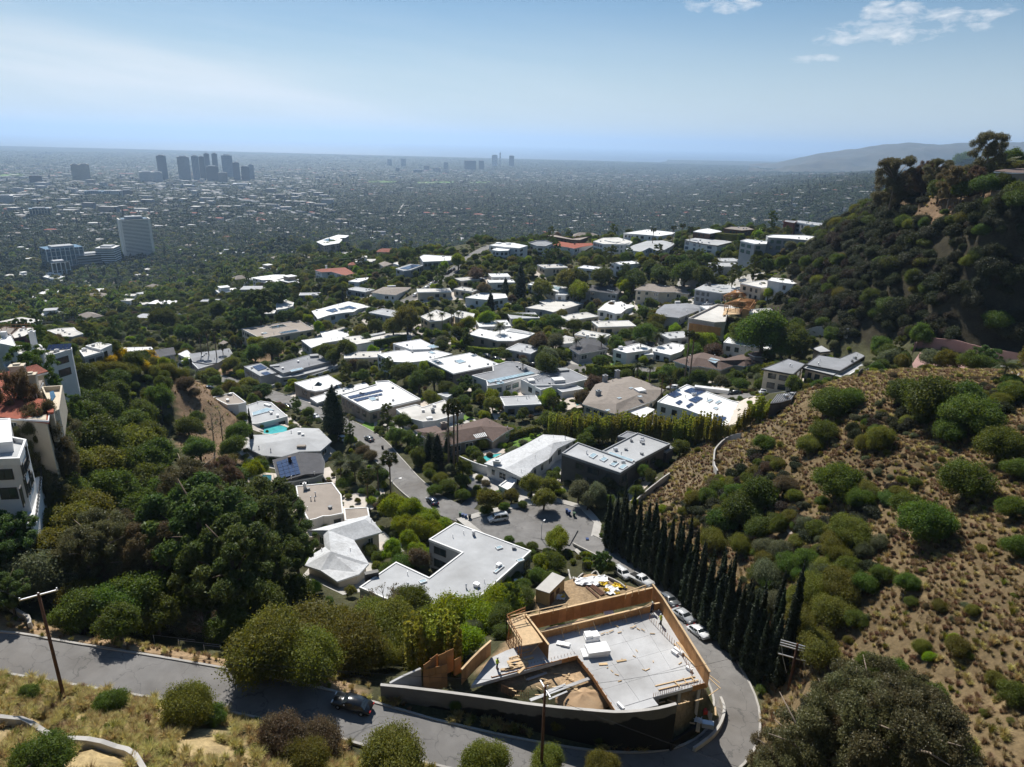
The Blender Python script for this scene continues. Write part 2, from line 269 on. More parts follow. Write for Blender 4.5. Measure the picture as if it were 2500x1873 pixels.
# ---------------------------------------------------------------- mesh building
class MB:
    def __init__(s): s.v = []; s.f = []; s.m = []; s.mi = 0
    def add(s,vs,fs):
        o = len(s.v); s.v += [tuple(map(float,p)) for p in vs]; s.f += [tuple(o+i for i in f) for f in fs]; s.m += [s.mi]*len(fs); return s
    def prism(s,poly,z0,z1,bottom=True):
        n = len(poly); vs = [(p[0],p[1],z0) for p in poly]+[(p[0],p[1],z1) for p in poly]
        fs = [(i,(i+1) % n,n+(i+1) % n,n+i) for i in range(n)]+[tuple(range(n,2*n))]
        if bottom: fs.append(tuple(range(n-1,-1,-1)))
        return s.add(vs,fs)
    def ring(s,po,pi,z0,z1):
        n = len(po); vs = [(p[0],p[1],z) for z in (z0,z1) for q in (po,pi) for p in q]; fs = []
        for i in range(n):
            j = (i+1) % n
            fs += [(i,j,2*n+j,2*n+i),(n+j,n+i,3*n+i,3*n+j),(2*n+i,2*n+j,3*n+j,3*n+i),(j,i,n+i,n+j)]
        return s.add(vs,fs)
    def box(s,c,d,rz=0.0,tilt=None):
        ca,sa = math.cos(rz),math.sin(rz); vs = []
        for z in (-.5,.5):
            for x,y in ((-.5,-.5),(.5,-.5),(.5,.5),(-.5,.5)):
                X,Y,Zz = x*d[0],y*d[1],z*d[2]
                if tilt is not None:
                    q = tilt @ Vector((X,Y,Zz)); X,Y,Zz = q
                vs.append((c[0]+X*ca-Y*sa,c[1]+X*sa+Y*ca,c[2]+Zz))
        return s.add(vs,[(3,2,1,0),(4,5,6,7),(0,1,5,4),(1,2,6,5),(2,3,7,6),(3,0,4,7)])
    def beam(s,a,b,w,h=None):
        """square bar from a to b"""
        h = h or w; a = Vector(a); b = Vector(b); d = (b-a).normalized(); up = Vector((0,0,1)) if abs(d.z) < .95 else Vector((1,0,0))
        r = d.cross(up).normalized()*w/2; u = r.cross(d).normalized()*h/2
        vs = [a-r-u,a+r-u,a+r+u,a-r+u,b-r-u,b+r-u,b+r+u,b-r+u]
        return s.add(vs,[(0,1,2,3),(7,6,5,4),(1,0,4,5),(2,1,5,6),(3,2,6,7),(0,3,7,4)])
    def tube(s,pts,rs,n=7,cap=True):
        pts = [Vector(p) for p in pts]; rs = rs if hasattr(rs,'__len__') else [rs]*len(pts); vs = []; fs = []
        for i,p in enumerate(pts):
            d = (pts[min(i+1,len(pts)-1)]-pts[max(i-1,0)]).normalized(); up = Vector((0,0,1)) if abs(d.z) < .9 else Vector((1,0,0))
            a = d.cross(up).normalized(); b = d.cross(a)
            for k in range(n):
                t = 2*math.pi*k/n; vs.append(p+(a*math.cos(t)+b*math.sin(t))*rs[i])
        for i in range(len(pts)-1):
            for k in range(n): fs.append((i*n+k,i*n+(k+1) % n,(i+1)*n+(k+1) % n,(i+1)*n+k))
        if cap: fs += [tuple(range(n-1,-1,-1)),tuple(range((len(pts)-1)*n,len(pts)*n))]
        return s.add(vs,fs)
    def lathe(s,prof,n=12,c=(0,0,0)):
        vs = []; fs = []
        for r,z in prof:
            for k in range(n): t = 2*math.pi*k/n; vs.append((c[0]+r*math.cos(t),c[1]+r*math.sin(t),c[2]+z))
        for i in range(len(prof)-1):
            for k in range(n): fs.append((i*n+k,i*n+(k+1) % n,(i+1)*n+(k+1) % n,(i+1)*n+k))
        fs += [tuple(range(n-1,-1,-1)),tuple(range((len(prof)-1)*n,len(prof)*n))]
        return s.add(vs,fs)
    def mesh(s,name,mats,off=(0,0,0),smooth=False):
        me = bpy.data.meshes.new(name); me.from_pydata([(v[0]-off[0],v[1]-off[1],v[2]-off[2]) for v in s.v],[],s.f)
        for m in (mats if isinstance(mats,(list,tuple)) else [mats]): me.materials.append(MATS[m] if isinstance(m,str) else m)
        if any(s.m): me.polygons.foreach_set('material_index',s.m)
        if smooth: me.polygons.foreach_set('use_smooth',[True]*len(me.polygons))
        me.update(); return me
    def build(s,name,mats,parent=None,smooth=False):
        off = parent.matrix_world.translation if parent is not None else (0,0,0)
        if parent is not None: off = WLOC[parent.name]
        return link(name,s.mesh(name,mats,off,smooth),parent)
WLOC = {}
def link(name,data,parent=None,loc=None,rz=0,scale=None):
    o = bpy.data.objects.new(name,data); COL.objects.link(o)
    if parent is not None: o.parent = parent
    if loc is not None: o.location = loc
    if rz: o.rotation_euler = (0,0,rz)
    if scale is not None: o.scale = scale
    WLOC[o.name] = tuple((Vector(WLOC[parent.name]) if parent is not None else Vector((0,0,0)))+Vector(loc if loc is not None else (0,0,0)))
    return o
def tag(o,label=None,cat=None,group=None,kind=None):
    if label: o['label'] = label
    if cat: o['category'] = cat
    if group: o['group'] = group
    if kind: o['kind'] = kind
    return o
def thing(name,label,cat,loc,rz=0,group=None): return tag(link(name,None,None,tuple(map(float,loc)),rz),label,cat,group)
def struct(name,mb,mats,smooth=False,label=None):
    o = mb.build(name,mats,None,smooth); o['kind'] = 'structure'
    if label: o['label'] = label
    return o
def area2(p): return sum(p[i][0]*p[(i+1) % len(p)][1]-p[(i+1) % len(p)][0]*p[i][1] for i in range(len(p)))
def ccw(p): p = [tuple(q[:2]) for q in p]; return p if area2(p) > 0 else p[::-1]
def offset(p,d):
    """move every edge of a counter-clockwise polygon outwards by d (negative = inwards)"""
    n = len(p); out = []
    for i in range(n):
        a,b,c = p[i-1],p[i],p[(i+1) % n]
        e1 = Vector((b[0]-a[0],b[1]-a[1])); e2 = Vector((c[0]-b[0],c[1]-b[1]))
        if e1.length < 1e-6 or e2.length < 1e-6: out.append(b); continue
        e1.normalize(); e2.normalize(); n1 = Vector((e1.y,-e1.x)); n2 = Vector((e2.y,-e2.x)); m = n1+n2
        k = d/max(.35,(1+n1.dot(n2))/2)/2; out.append((b[0]+m.x*k,b[1]+m.y*k))
    return out
def inpoly(p,x,y):
    c = False; n = len(p); j = n-1
    for i in range(n):
        if (p[i][1] > y) != (p[j][1] > y) and x < (p[j][0]-p[i][0])*(y-p[i][1])/(p[j][1]-p[i][1])+p[i][0]: c = not c
        j = i
    return c
def inpoly_np(p,x,y):
    c = np.zeros(x.shape,bool); n = len(p); j = n-1
    for i in range(n):
        dy = p[j][1]-p[i][1]
        if dy != 0: c ^= ((p[i][1] > y) != (p[j][1] > y)) & (x < (p[j][0]-p[i][0])*(y-p[i][1])/dy+p[i][0])
        j = i
    return c
def drape(mb,poly,lift=.06,step=3.0):
    """triangulate a polygon and lay it over the ground"""
    from mathutils.geometry import tessellate_polygon
    P = [Vector((p[0],p[1],0)) for p in poly]; st = [[P[i] for i in t] for t in tessellate_polygon([P])]; tri = []
    while st:
        t = st.pop(); L = [(t[i]-t[(i+1) % 3]).length for i in range(3)]; k = L.index(max(L))
        if L[k] > step:
            m = (t[k]+t[(k+1) % 3])/2; st += [[t[k],m,t[(k+2) % 3]],[m,t[(k+1) % 3],t[(k+2) % 3]]]
        else: tri.append(t)
    for t in tri:
        if (t[1]-t[0]).cross(t[2]-t[0]).z < 0: t = t[::-1]
        mb.add([(q.x,q.y,float(T(q.x,q.y))+lift) for q in t],[(0,1,2)])
    return mb
def gpoly(pts,h0=0.0): return [tuple(hit(u,v,h0=h0)[0][:2]) for u,v in pts]
# ---------------------------------------------------------------- roads: solved to the ground, then the ground is graded to them
def wline(k,*c): return [hit(*px(k,c[i],c[i+1]))[0] for i in range(0,len(c),2)]
def resample(P,step=2.0,smooth=5):
    P = np.array(P); out = [P[0]]
    # catmull-rom
    Q = np.vstack([2*P[0]-P[1],P,2*P[-1]-P[-2]])
    for i in range(1,len(Q)-2):
        n = max(2,int(np.linalg.norm(Q[i+1]-Q[i])/step))
        for j in range(1,n+1):
            t = j/n; a,b,c,d = Q[i-1],Q[i],Q[i+1],Q[i+2]
            out.append(.5*((2*b)+(c-a)*t+(2*a-5*b+4*c-d)*t*t+(3*b-a-3*c+d)*t ** 3))
    R = np.array(out)
    for _ in range(smooth): R[1:-1,2] = (R[:-2,2]+2*R[1:-1,2]+R[2:,2])/4
    return R
ROADS = {}
def road(key,pts,width,zs=None,smooth=25):
    P = np.array(pts)
    if zs is not None: P[:,2] = zs
    ROADS[key] = (resample(P,2.0,smooth),width)
def rz(k,*c):
    return [atz(*px(k,c[i],c[i+1]),c[i+2]) for i in range(0,len(c),3)]
road('hill_road',rz('O',-160,1393,-60.2,0,1405,-60.4,108,1424,-60.6,359,1466,-61.8,634,1518,-63.4,923,1597,-66.2,1130,1644,-68.5,1330,1672,-70.6,1490,1658,-72.2,1575,1600,-73,1590,1520,-74,1552,1432,-75.2,
                    1492,1345,-77.6,1432,1276,-80,1372,1228,-82.4,1322,1196,-84,1260,1165,-85.5),5.8,smooth=10)
road('court_street',rz('O',1240,1160,-85.7,1140,1140,-86,1030,1120,-86.3,950,1090,-86.8,890,1050,-87.8,845,1000,-89.5,800,950,-92,740,915,-95,660,880,-98.5,590,855,-102,520,832,-105.5,450,812,-108,395,794,-110),7.2,smooth=10)
road('terrace_street',rz('O',400,792,-110,455,788,-109,520,772,-106.5,590,748,-103,650,722,-100,720,690,-97,800,668,-93,880,648,-88.5,930,618,-84.5,975,588,-81.5,1020,552,-78.5,1060,530,-77),6.2,smooth=10)
road('upper_street',wline('O',1060,800,1130,800,1200,815,1290,815,1380,800,1440,800),5.5,smooth=40)
road('ridge_lane',wline('O',1330,950,1430,900,1540,862,1640,858,1720,845),5.5,smooth=40)
def dist_line(R,x,y):
    d = np.full(x.shape,1e9); z = np.zeros(x.shape)
    for i in range(len(R)-1):
        ax,ay = R[i,0],R[i,1]; bx,by = R[i+1,0]-ax,R[i+1,1]-ay; L = bx*bx+by*by+1e-9
        t = np.clip(((x-ax)*bx+(y-ay)*by)/L,0,1); q = np.hypot(x-ax-t*bx,y-ay-t*by); k = q < d
        d = np.where(k,q,d); z = np.where(k,R[i,2]*(1-t)+R[i+1,2]*t,z)
    return d,z
def grade(P,w,blend=7.0,lift=-.18,ext=1.2):
    lo = P[:,:2].min(0)-25; hi = P[:,:2].max(0)+25
    j = np.where((GY > lo[1]) & (GY < hi[1]))[0]; i = np.where((GX > lo[0]) & (GX < hi[0]))[0]
    if not len(i) or not len(j): return
    s = np.ix_(j,i); d,z = dist_line(P,XX[s],YY[s]); k = 1-sstep(w/2+ext,w/2+ext+blend,d); ZZ[s] = ZZ[s]*(1-k)+(z+lift)*k
def pad(poly,z,blend=5.0):
    """level the ground inside a polygon"""
    P = np.array(list(poly)+[poly[0]]); P = np.c_[P[:,:2],np.full(len(P),z)]
    lo = P[:,:2].min(0)-20; hi = P[:,:2].max(0)+20
    s = np.ix_(np.where((GY > lo[1]) & (GY < hi[1]))[0],np.where((GX > lo[0]) & (GX < hi[0]))[0])
    d,_ = dist_line(P,XX[s],YY[s]); ins = inpoly_np(poly,XX[s],YY[s]); k = np.where(ins,1.0,1-sstep(.3,blend,d)); ZZ[s] = ZZ[s]*(1-k)+z*k
grade(ROADS['upper_street'][0],7); grade(ROADS['ridge_lane'][0],6.5); grade(ROADS['terrace_street'][0],7.5); grade(ROADS['court_street'][0],7.2); grade(ROADS['hill_road'][0],5.8,4.0)
CUL = [atz(*p,-86.0)[:2] for p in pl('O',1010,1125,1060,1110,1130,1095,1200,1085,1255,1100,1283,1130,1275,1165,1240,1190,1180,1190,1120,1178,1060,1165)]
pad(CUL,-86.18)
SLAB_Z =-65.3
SITE = [atz(*p,-68.5)[:2] for p in pl('C4',-20,1000,130,760,330,700,1500,400,1900,1100,1600,1240,1000,1270,300,1190)]
pad(SITE,-66.7,2.0)
YARD = [atz(*p,-77.5)[:2] for p in pl('C4',420,330,660,180,900,90,1200,200,1300,230,700,370)]
pad(YARD,-77.6,5.0)
COURT = [atz(*p,-55.5)[:2] for p in pl('O',1968,785,1985,758,2230,790,2230,815,2080,800)]
pad(COURT,-55.6,4.0)
# ---------------------------------------------------------------- ground colour (what covers the soil), laid down by area
def area(k,*c): return [hit(*p)[0][:2] for p in pl(k,*c)]
COV = np.zeros(XX.shape+(3,)); COV[:] = (.07,.07,.036)
wx = XX+5*fbm(XX/9,YY/9,3,21); wy = YY+5*fbm(XX/9,YY/9,3,22)
def cover(poly,col): COV[inpoly_np(poly,wx,wy)] = col
COV[RR > 700] = (.032,.045,.022); COV[RR > 2600] = (.034,.044,.028); COV[RR > 9000] = (.05,.058,.042)
cover(area('O',1395,1075,1470,985,1560,940,1680,858,1850,812,2560,800,2560,1800,1640,1800,1650,1480,1560,1330,1440,1200,1350,1140),(.158,.115,.062))
cover(area('O',1400,1080,1470,985,1600,920,1680,868,1720,900,1600,1010,1500,1110,1430,1130),(.195,.148,.088))
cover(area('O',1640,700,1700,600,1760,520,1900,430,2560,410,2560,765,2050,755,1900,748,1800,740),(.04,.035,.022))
cover(area('O',1940,440,2000,425,2560,440,2560,560,2050,500,1960,480),(.17,.115,.07))
cover(area('O',340,800,430,825,520,900,520,1000,440,1000,380,960,390,900),(.24,.165,.105))
cover(area('O',-20,1385,350,1440,640,1490,800,1540,800,1470,500,1420,300,1385,100,1350,-20,1330),(.30,.21,.125))
fg = np.array([[-90,20],[-75,66],[-45,62],[-20,50],[0,47],[20,44],[20,0],[-90,0]]); cover(fg,(.33,.25,.13))
cover(SITE,(.40,.28,.17)); cover(offset(ccw(YARD),3),(.42,.30,.18)); cover(area('C4',1640,1300,1900,1150,2060,1170,2060,1350,1850,1560,1640,1560),(.42,.31,.19))
COV *= (1+.25*fbm(XX/4,YY/4,3,31))[...,None]
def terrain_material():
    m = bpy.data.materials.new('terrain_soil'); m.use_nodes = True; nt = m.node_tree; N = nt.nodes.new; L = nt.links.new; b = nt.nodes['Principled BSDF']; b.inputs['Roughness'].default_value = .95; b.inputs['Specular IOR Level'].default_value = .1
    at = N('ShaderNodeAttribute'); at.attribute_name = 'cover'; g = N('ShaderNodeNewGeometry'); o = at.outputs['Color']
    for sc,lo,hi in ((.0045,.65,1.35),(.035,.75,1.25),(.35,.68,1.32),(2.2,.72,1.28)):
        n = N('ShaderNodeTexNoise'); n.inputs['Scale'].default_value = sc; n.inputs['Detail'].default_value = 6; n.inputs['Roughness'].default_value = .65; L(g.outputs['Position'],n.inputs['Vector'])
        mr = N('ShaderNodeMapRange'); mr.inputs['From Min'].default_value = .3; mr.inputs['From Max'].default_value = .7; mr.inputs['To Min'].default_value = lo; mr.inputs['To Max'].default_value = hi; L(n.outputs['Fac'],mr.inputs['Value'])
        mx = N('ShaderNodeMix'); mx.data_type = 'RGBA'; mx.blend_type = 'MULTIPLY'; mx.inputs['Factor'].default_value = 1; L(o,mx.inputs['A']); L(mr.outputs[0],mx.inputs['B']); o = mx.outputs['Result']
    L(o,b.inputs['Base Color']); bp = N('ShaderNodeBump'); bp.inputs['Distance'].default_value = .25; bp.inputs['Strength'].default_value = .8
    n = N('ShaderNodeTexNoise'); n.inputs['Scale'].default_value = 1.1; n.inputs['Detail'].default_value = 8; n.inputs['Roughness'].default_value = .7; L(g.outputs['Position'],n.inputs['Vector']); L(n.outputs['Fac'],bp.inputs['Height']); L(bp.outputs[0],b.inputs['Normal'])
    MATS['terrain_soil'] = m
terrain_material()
def grid_mesh(name,X,Y,Z,m,col=None):
    h,w = X.shape; me = bpy.data.meshes.new(name); V = np.stack([X,Y,Z],-1).reshape(-1,3).astype(np.float32)
    idx = np.arange(h*w).reshape(h,w); Q = np.stack([idx[:-1,:-1],idx[:-1,1:],idx[1:,1:],idx[1:,:-1]],-1).reshape(-1,4)
    me.vertices.add(len(V)); me.vertices.foreach_set('co',V.ravel()); me.loops.add(Q.size); me.loops.foreach_set('vertex_index',Q.ravel().astype(np.int32)); me.polygons.add(len(Q)); me.polygons.foreach_set('loop_start',np.arange(0,Q.size,4,dtype=np.int32))
    me.update(calc_edges=True); me.polygons.foreach_set('use_smooth',np.ones(len(Q),bool)); me.materials.append(MATS[m])
    if col is not None:
        a = me.attributes.new('cover','FLOAT_COLOR','POINT'); a.data.foreach_set('color',np.concatenate([col.reshape(-1,3),np.ones((h*w,1))],1).astype(np.float32).ravel())
    return tag(link(name,me),kind='structure')
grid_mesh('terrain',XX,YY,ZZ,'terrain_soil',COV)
# sea to the horizon
mat('sea_water',(.035,.075,.115),.35,.15,.002,spec=.4)
mb = MB(); mb.add([(-60000,14500,-309.5),(60000,14500,-309.5),(60000,62000,-309.5),(-60000,62000,-309.5)],[(0,1,2,3)]); struct('sea',mb,'sea_water')
# mountains on the right, two ranges, built as ridged relief
mat('chaparral',(.035,.042,.028),.95,.35,.003,col2=(.09,.075,.05))
def mountains(name,R0,depth,prof,base,seed,rough):
    az = np.array([math.degrees(math.atan2(*ray(u,v)[:2])) for u,v in prof]); hh = np.array([R0*ray(u,v)[2]/math.hypot(*ray(u,v)[:2]) for u,v in prof])
    A = np.linspace(az[0],75,260); Rr = np.linspace(R0-depth,R0+depth*.6,60); AA,R2 = np.meshgrid(A,Rr); top = base+(np.interp(AA,az,hh)-base)*sstep(az[0],az[0]+5,AA); X = R2*np.sin(np.radians(AA)); Y = R2*np.cos(np.radians(AA))
    t = np.where(R2 < R0,(R2-R0+depth)/depth,1-(R2-R0)/(depth*.6)); w = np.clip(t,0,1) ** 1.2
    Zm = base+(top-base)*w+rough*(np.abs(fbm(X/1500,Y/1500,5,seed))*-2+.15)*(1-w ** 4)*sstep(0,.3,w)+rough*.25*fbm(X/420,Y/420,4,seed+3)*sstep(0,.2,w)
    grid_mesh(name,X,Y,Zm,'chaparral')
mountains('mountains',12000,3800,[(1830,394),(1880,386),(1950,377),(2000,372),(2080,364),(2150,355),(2215,347),(2300,351),(2390,350),(2440,350),(2500,345),(2700,340),(3400,340)],-300,41,420)
# ---------------------------------------------------------------- paved surfaces
def asphalt():
    m = mat('asphalt',(.19,.183,.176),.9,.2,.35,dirt=.5,bump=.015); nt = m.node_tree; N = nt.nodes.new; L = nt.links.new; b = nt.nodes['Principled BSDF']; src = b.inputs['Base Color'].links[0].from_socket
    g = N('ShaderNodeNewGeometry'); v = N('ShaderNodeTexVoronoi'); v.feature = 'DISTANCE_TO_EDGE'; v.inputs['Scale'].default_value = .22
    nz = N('ShaderNodeTexNoise'); nz.inputs['Scale'].default_value = .8; L(g.outputs['Position'],nz.inputs['Vector']); ad = N('ShaderNodeMix'); ad.data_type = 'VECTOR'; ad.inputs['Factor'].default_value = .35; L(g.outputs['Position'],ad.inputs['A'])
    vm = N('ShaderNodeVectorMath'); vm.operation = 'MULTIPLY_ADD'; L(nz.outputs['Color'],vm.inputs[0]); vm.inputs[1].default_value = (2.4,2.4,0); L(g.outputs['Position'],vm.inputs[2]); L(vm.outputs[0],v.inputs['Vector'])
    mr = N('ShaderNodeMapRange'); mr.inputs['From Min'].default_value = .0; mr.inputs['From Max'].default_value = .016; mr.inputs['To Min'].default_value = .6; mr.inputs['To Max'].default_value = 0; L(v.outputs['Distance'],mr.inputs['Value'])
    mx = N('ShaderNodeMix'); mx.data_type = 'RGBA'; L(mr.outputs[0],mx.inputs['Factor']); L(src,mx.inputs['A']); mx.inputs['B'].default_value = (.06,.06,.06,1); L(mx.outputs['Result'],b.inputs['Base Color'])
asphalt(); mat('asphalt_dark',(.12,.12,.125),.9,.16,.4,bump=.015); mat('kerb',(.42,.40,.37),.9,.12,.8,dirt=.3)
def ribbon(key,name,kerb=True,lift=0.0):
    R,w = ROADS[key]; n = len(R); d = np.gradient(R[:,:2],axis=0); d /= np.linalg.norm(d,axis=1)[:,None]+1e-9; nx = np.c_[d[:,1],-d[:,0]]; cols = np.linspace(-.5,.5,7)*w; mb = MB()
    V = [(R[i,0]+nx[i,0]*c,R[i,1]+nx[i,1]*c,R[i,2]+lift+.05*(1-(2*c/w) ** 2)) for i in range(n) for c in cols]; mb.add(V,[(i*7+k,i*7+k+1,i*7+k+8,i*7+k+7) for i in range(n-1) for k in range(6)])
    struct(name,mb,'asphalt',True)
    if kerb:
        for s in (-1,1):
            mb = MB(); 
            for i in range(n-1):
                q = []
                for z in (-.3,.13):
                    for j in (i,i+1):
                        for c in (w/2+.004,w/2+.3): q.append((R[j,0]+s*nx[j,0]*c,R[j,1]+s*nx[j,1]*c,R[j,2]+lift+z))
                if any(inpoly(CUL,p[0],p[1]) for p in q[:1]) or (key == 'court_street' and np.hypot(R[i,0]-CUL[3][0],R[i,1]-CUL[3][1]) < 32) : continue
                mb.add(q,[(0,1,5,4),(2,3,7,6),(0,2,6,4),(1,3,7,5),(4,5,7,6)])
            struct('kerb',mb,'kerb')
ribbon('hill_road','hill_road',True); ribbon('court_street','street',True,.01); ribbon('terrace_street','terrace_street',True,.005); ribbon('upper_street','upper_street'); ribbon('ridge_lane','ridge_lane')
mb = MB(); mb.add([(p[0],p[1],-85.96) for p in CUL],[tuple(range(len(CUL)))]); struct('turning_circle',mb,'asphalt')
cc = ccw(CUL); mb = MB(); o1 = offset(cc,.25); o2 = offset(cc,.0); o3 = offset(cc,1.9)
n = len(cc); arc = [i for i in range(n) if not (project((*cc[i],-86))[0] < 1180)]
for i in range(n):
    j = (i+1) % n
    if project((*cc[i],-86))[1] > 1300 and project((*cc[j],-86))[1] > 1300 and project((*cc[i],-86))[0] < 1390: continue
    if project((*cc[i],-86))[0] < 1180 and project((*cc[j],-86))[0] < 1180: continue
    a = MB; mb.add([(*o2[i],-86.2),(*o2[j],-86.2),(*o3[j],-86.2),(*o3[i],-86.2),(*o2[i],-85.83),(*o2[j],-85.83),(*o3[j],-85.8),(*o3[i],-85.8)],[(4,5,6,7),(0,1,5,4),(2,3,7,6)])
struct('pavement',mb,'concrete')
def sheet(name,m,k,*c,lift=.09,step=2.5,label=None):
    mb = MB(); drape(mb,ccw(area(k,*c)),lift,step); return struct(name,mb,m,True,label)
sheet('driveway','asphalt_dark','B6',420,900,520,800,490,690,530,640,640,640,740,690,660,780,600,870,520,960,440,930)
sheet('driveway','paving','B5',1225,765,1480,740,1600,700,1640,830,1500,900,1260,890)
sheet('driveway','paving','B5',1400,1230,1590,1190,1780,1200,1760,1260,1440,1290)
sheet('driveway','paving','B4',710,990,850,950,1010,1040,980,1110,870,1090)
sheet('driveway','paving','B3',380,700,480,640,620,560,600,520,480,600,200,680,260,720)
sheet('driveway','paving','E3',1360,1270,1620,1190,1560,1330,1430,1330)
sheet('driveway','paving','B2',850,1310,950,1260,1010,1290,930,1330)
sheet('driveway','asphalt','E2',440,1190,700,1195,640,1240,500,1230)
sheet('driveway','paving','B4',1690,1010,1830,1040,1750,1130,1700,1120)
sheet('driveway','asphalt','B3',1020,860,1130,830,1600,900,1640,960,1300,930)
sheet('lawn','lawn','B6',860,325,1120,205,1195,215,1010,330,905,360)
sheet('lawn','lawn','B5',1360,200,1440,110,1520,120,1530,240,1440,250)
sheet('lawn','lawn','B5',1900,300,1960,350,1970,430,1900,440)
sheet('lawn','lawn','B3',130,1420,520,1330,590,1370,200,1450)
sheet('lawn','lawn','B2',640,1190,720,1150,790,1200,700,1260,620,1220)
sheet('lawn','lawn','B3',1640,890,1900,870,1960,900,1800,940)
# ---------------------------------------------------------------- houses
def unit(name,fn,m,smooth=False):
    if name not in G: b = MB(); fn(b); G[name] = b.mesh(name,m,(0,0,0),smooth)
    return G[name]
def _frame(b):
    for c,d in (((0,0,.47),(1,.16,.06)),((0,0,-.47),(1,.16,.06)),((-.475,0,0),(.05,.16,.88)),((.475,0,0),(.05,.16,.88)),((0,0,0),(.035,.12,.88))): b.box(c,d)
def window(root,p,w,h,ang,fm='trim_dark',gm='glass',name='window'):
    """frame standing 8 cm proud of the wall with its pane as a sub-part"""
    b = Vector(WLOC[root.name]); f = link(name,unit('win_'+fm,_frame,fm),root,Vector(p)-b,ang,(w,1,h)); link('pane',unit('pane_'+gm,lambda q: q.box((0,.0,0),(.94,.07,.92)),gm),f); return f
VENTS = [lambda b: b.lathe([(.13,0),(.13,.7),(.2,.72),(.2,.9),(.05,1.0)],8),lambda b: b.box((0,0,.22),(.7,.7,.44)).box((0,0,.5),(.85,.85,.1)),lambda b: b.tube([(0,0,0),(0,0,.8)],.07,6),lambda b: b.box((0,0,.4),(1.0,.8,.75)).lathe([(.3,0),(.3,.08)],10,(0,0,.78))]
HOUSES = []
class House:
    def __init__(s,label,k,x,y,h=4.0,name='house',cat='house',short=None,group=None,z=None):
        u,v = px(k,x,y); s.rnd = random.Random(int(u*7+v*13))
        p,t = hit(u,v,h0=h)
        if z is not None: p = atz(u,v,z)
        s.z = float(p[2]); s.c = p; s.h = h; s.t = t; s.g = float(T(p[0],p[1])); s.root = thing(name,label,cat,(p[0],p[1],s.g),0,group); s.uv = (u,v); s.short = short or label; s.polys = []; HOUSES.append(s)
    def w(s,pts,dz=0): return ccw([atz(u,v,s.z+dz)[:2] for u,v in pts])
    def ground(s,P):
        return min(float(T(p[0],p[1])) for p in P)-.6
    def flat(s,pts,dz=0.0,wall='white_stucco',roof='roof_white',par=.3,pm='trim_white',over=0.0,win=True,vents=2,base=None,gm='glass',fm='trim_dark',thick=.35,world=None):
        P = world or s.w(pts,dz); z = s.z+dz; s.polys.append((P,z)); W = offset(P,-over) if over else offset(P,-.05); g = base if base is not None else s.ground(P)
        MB().prism(W,g,z-thick).build('wall',wall,s.root)
        MB().prism(offset(P,-.02),z-thick,z).build('roof',roof,s.root)
        if par: MB().ring(offset(P,.03),offset(P,-.28),z-thick-.02,z+par).build('parapet',pm,s.root)
        if win: s.windows(W,g,z-thick,gm,fm)
        for i in range(vents+2*bool(vents)): s.vent(P,z)
        return P
    def vent(s,P,z):
        xs = [p[0] for p in P]; ys = [p[1] for p in P]; I = offset(P,-1.0)
        for _ in range(12):
            x = s.rnd.uniform(min(xs),max(xs)); y = s.rnd.uniform(min(ys),max(ys))
            if inpoly(I,x,y):
                k = s.rnd.randrange(4); link('roof_vent',unit('vent%d' % k,VENTS[k],'metal' if k != 1 else 'trim_grey'),s.root,Vector((x,y,z))-Vector(WLOC[s.root.name]),s.rnd.random()*3); return
    def windows(s,W,g,top,gm='glass',fm='trim_dark'):
        n = len(W)
        for i in range(n):
            a = Vector(W[i]); b = Vector(W[(i+1) % n]); e = b-a; L = e.length
            if L < 2.6: continue
            e /= L; nr = Vector((e.y,-e.x)); mid = (a+b)/2
            if nr.dot(-mid) <= .12*mid.length: continue
            gg = max(float(T(mid.x+nr.x,mid.y+nr.y)),g); hh = top-gg
            if hh < 2.0: continue
            ang = math.atan2(e.y,e.x); rows = [(top-1.75,1.9)] if hh < 5.6 else [(top-1.5,1.7),(top-4.6,1.9)]
            q = .9+s.rnd.random()*.8
            while q < L-2.0:
                ww = s.rnd.choice([1.2,1.6,2.4,3.2]); ww = min(ww,L-q-.6)
                if ww < .8: break
                if s.rnd.random() < .8:
                    for zc,wh in rows:
                        if zc-wh/2 > gg+.05: p = a+e*(q+ww/2)+nr*.03; window(s.root,(p.x,p.y,zc),ww,wh,ang,fm,gm)
                q += ww+s.rnd.uniform(.7,2.6)
    def skylight(s,pts,dz=0.0,hgt=.3,gm='skylight_glass',n=1):
        P = s.w(pts,dz); z = s.z+dz
        f = MB().ring(P,offset(P,-.12),z,z+hgt).build('skylight','trim_white',s.root); MB().prism(offset(P,-.1),z+.02,z+hgt-.04).build('pane',gm,f)
    def skylights(s,k,lst,dz=0.0,sz=(1.4,1.0)):
        for x,y in lst:
            p = atz(*px(k,x,y),s.z+dz); a = .5; f = link('skylight',unit('sky_frame',lambda b: b.ring([(-.7,-.5),(.7,-.5),(.7,.5),(-.7,.5)],[(-.6,-.4),(.6,-.4),(.6,.4),(-.6,.4)],0,.3),'trim_white'),s.root,Vector(p)-Vector(WLOC[s.root.name]),s.ang if hasattr(s,'ang') else a,(sz[0]/1.4,sz[1],1)); link('pane',unit('sky_pane',lambda b: b.box((0,0,.13),(1.22,.82,.24)),'skylight_glass'),f)
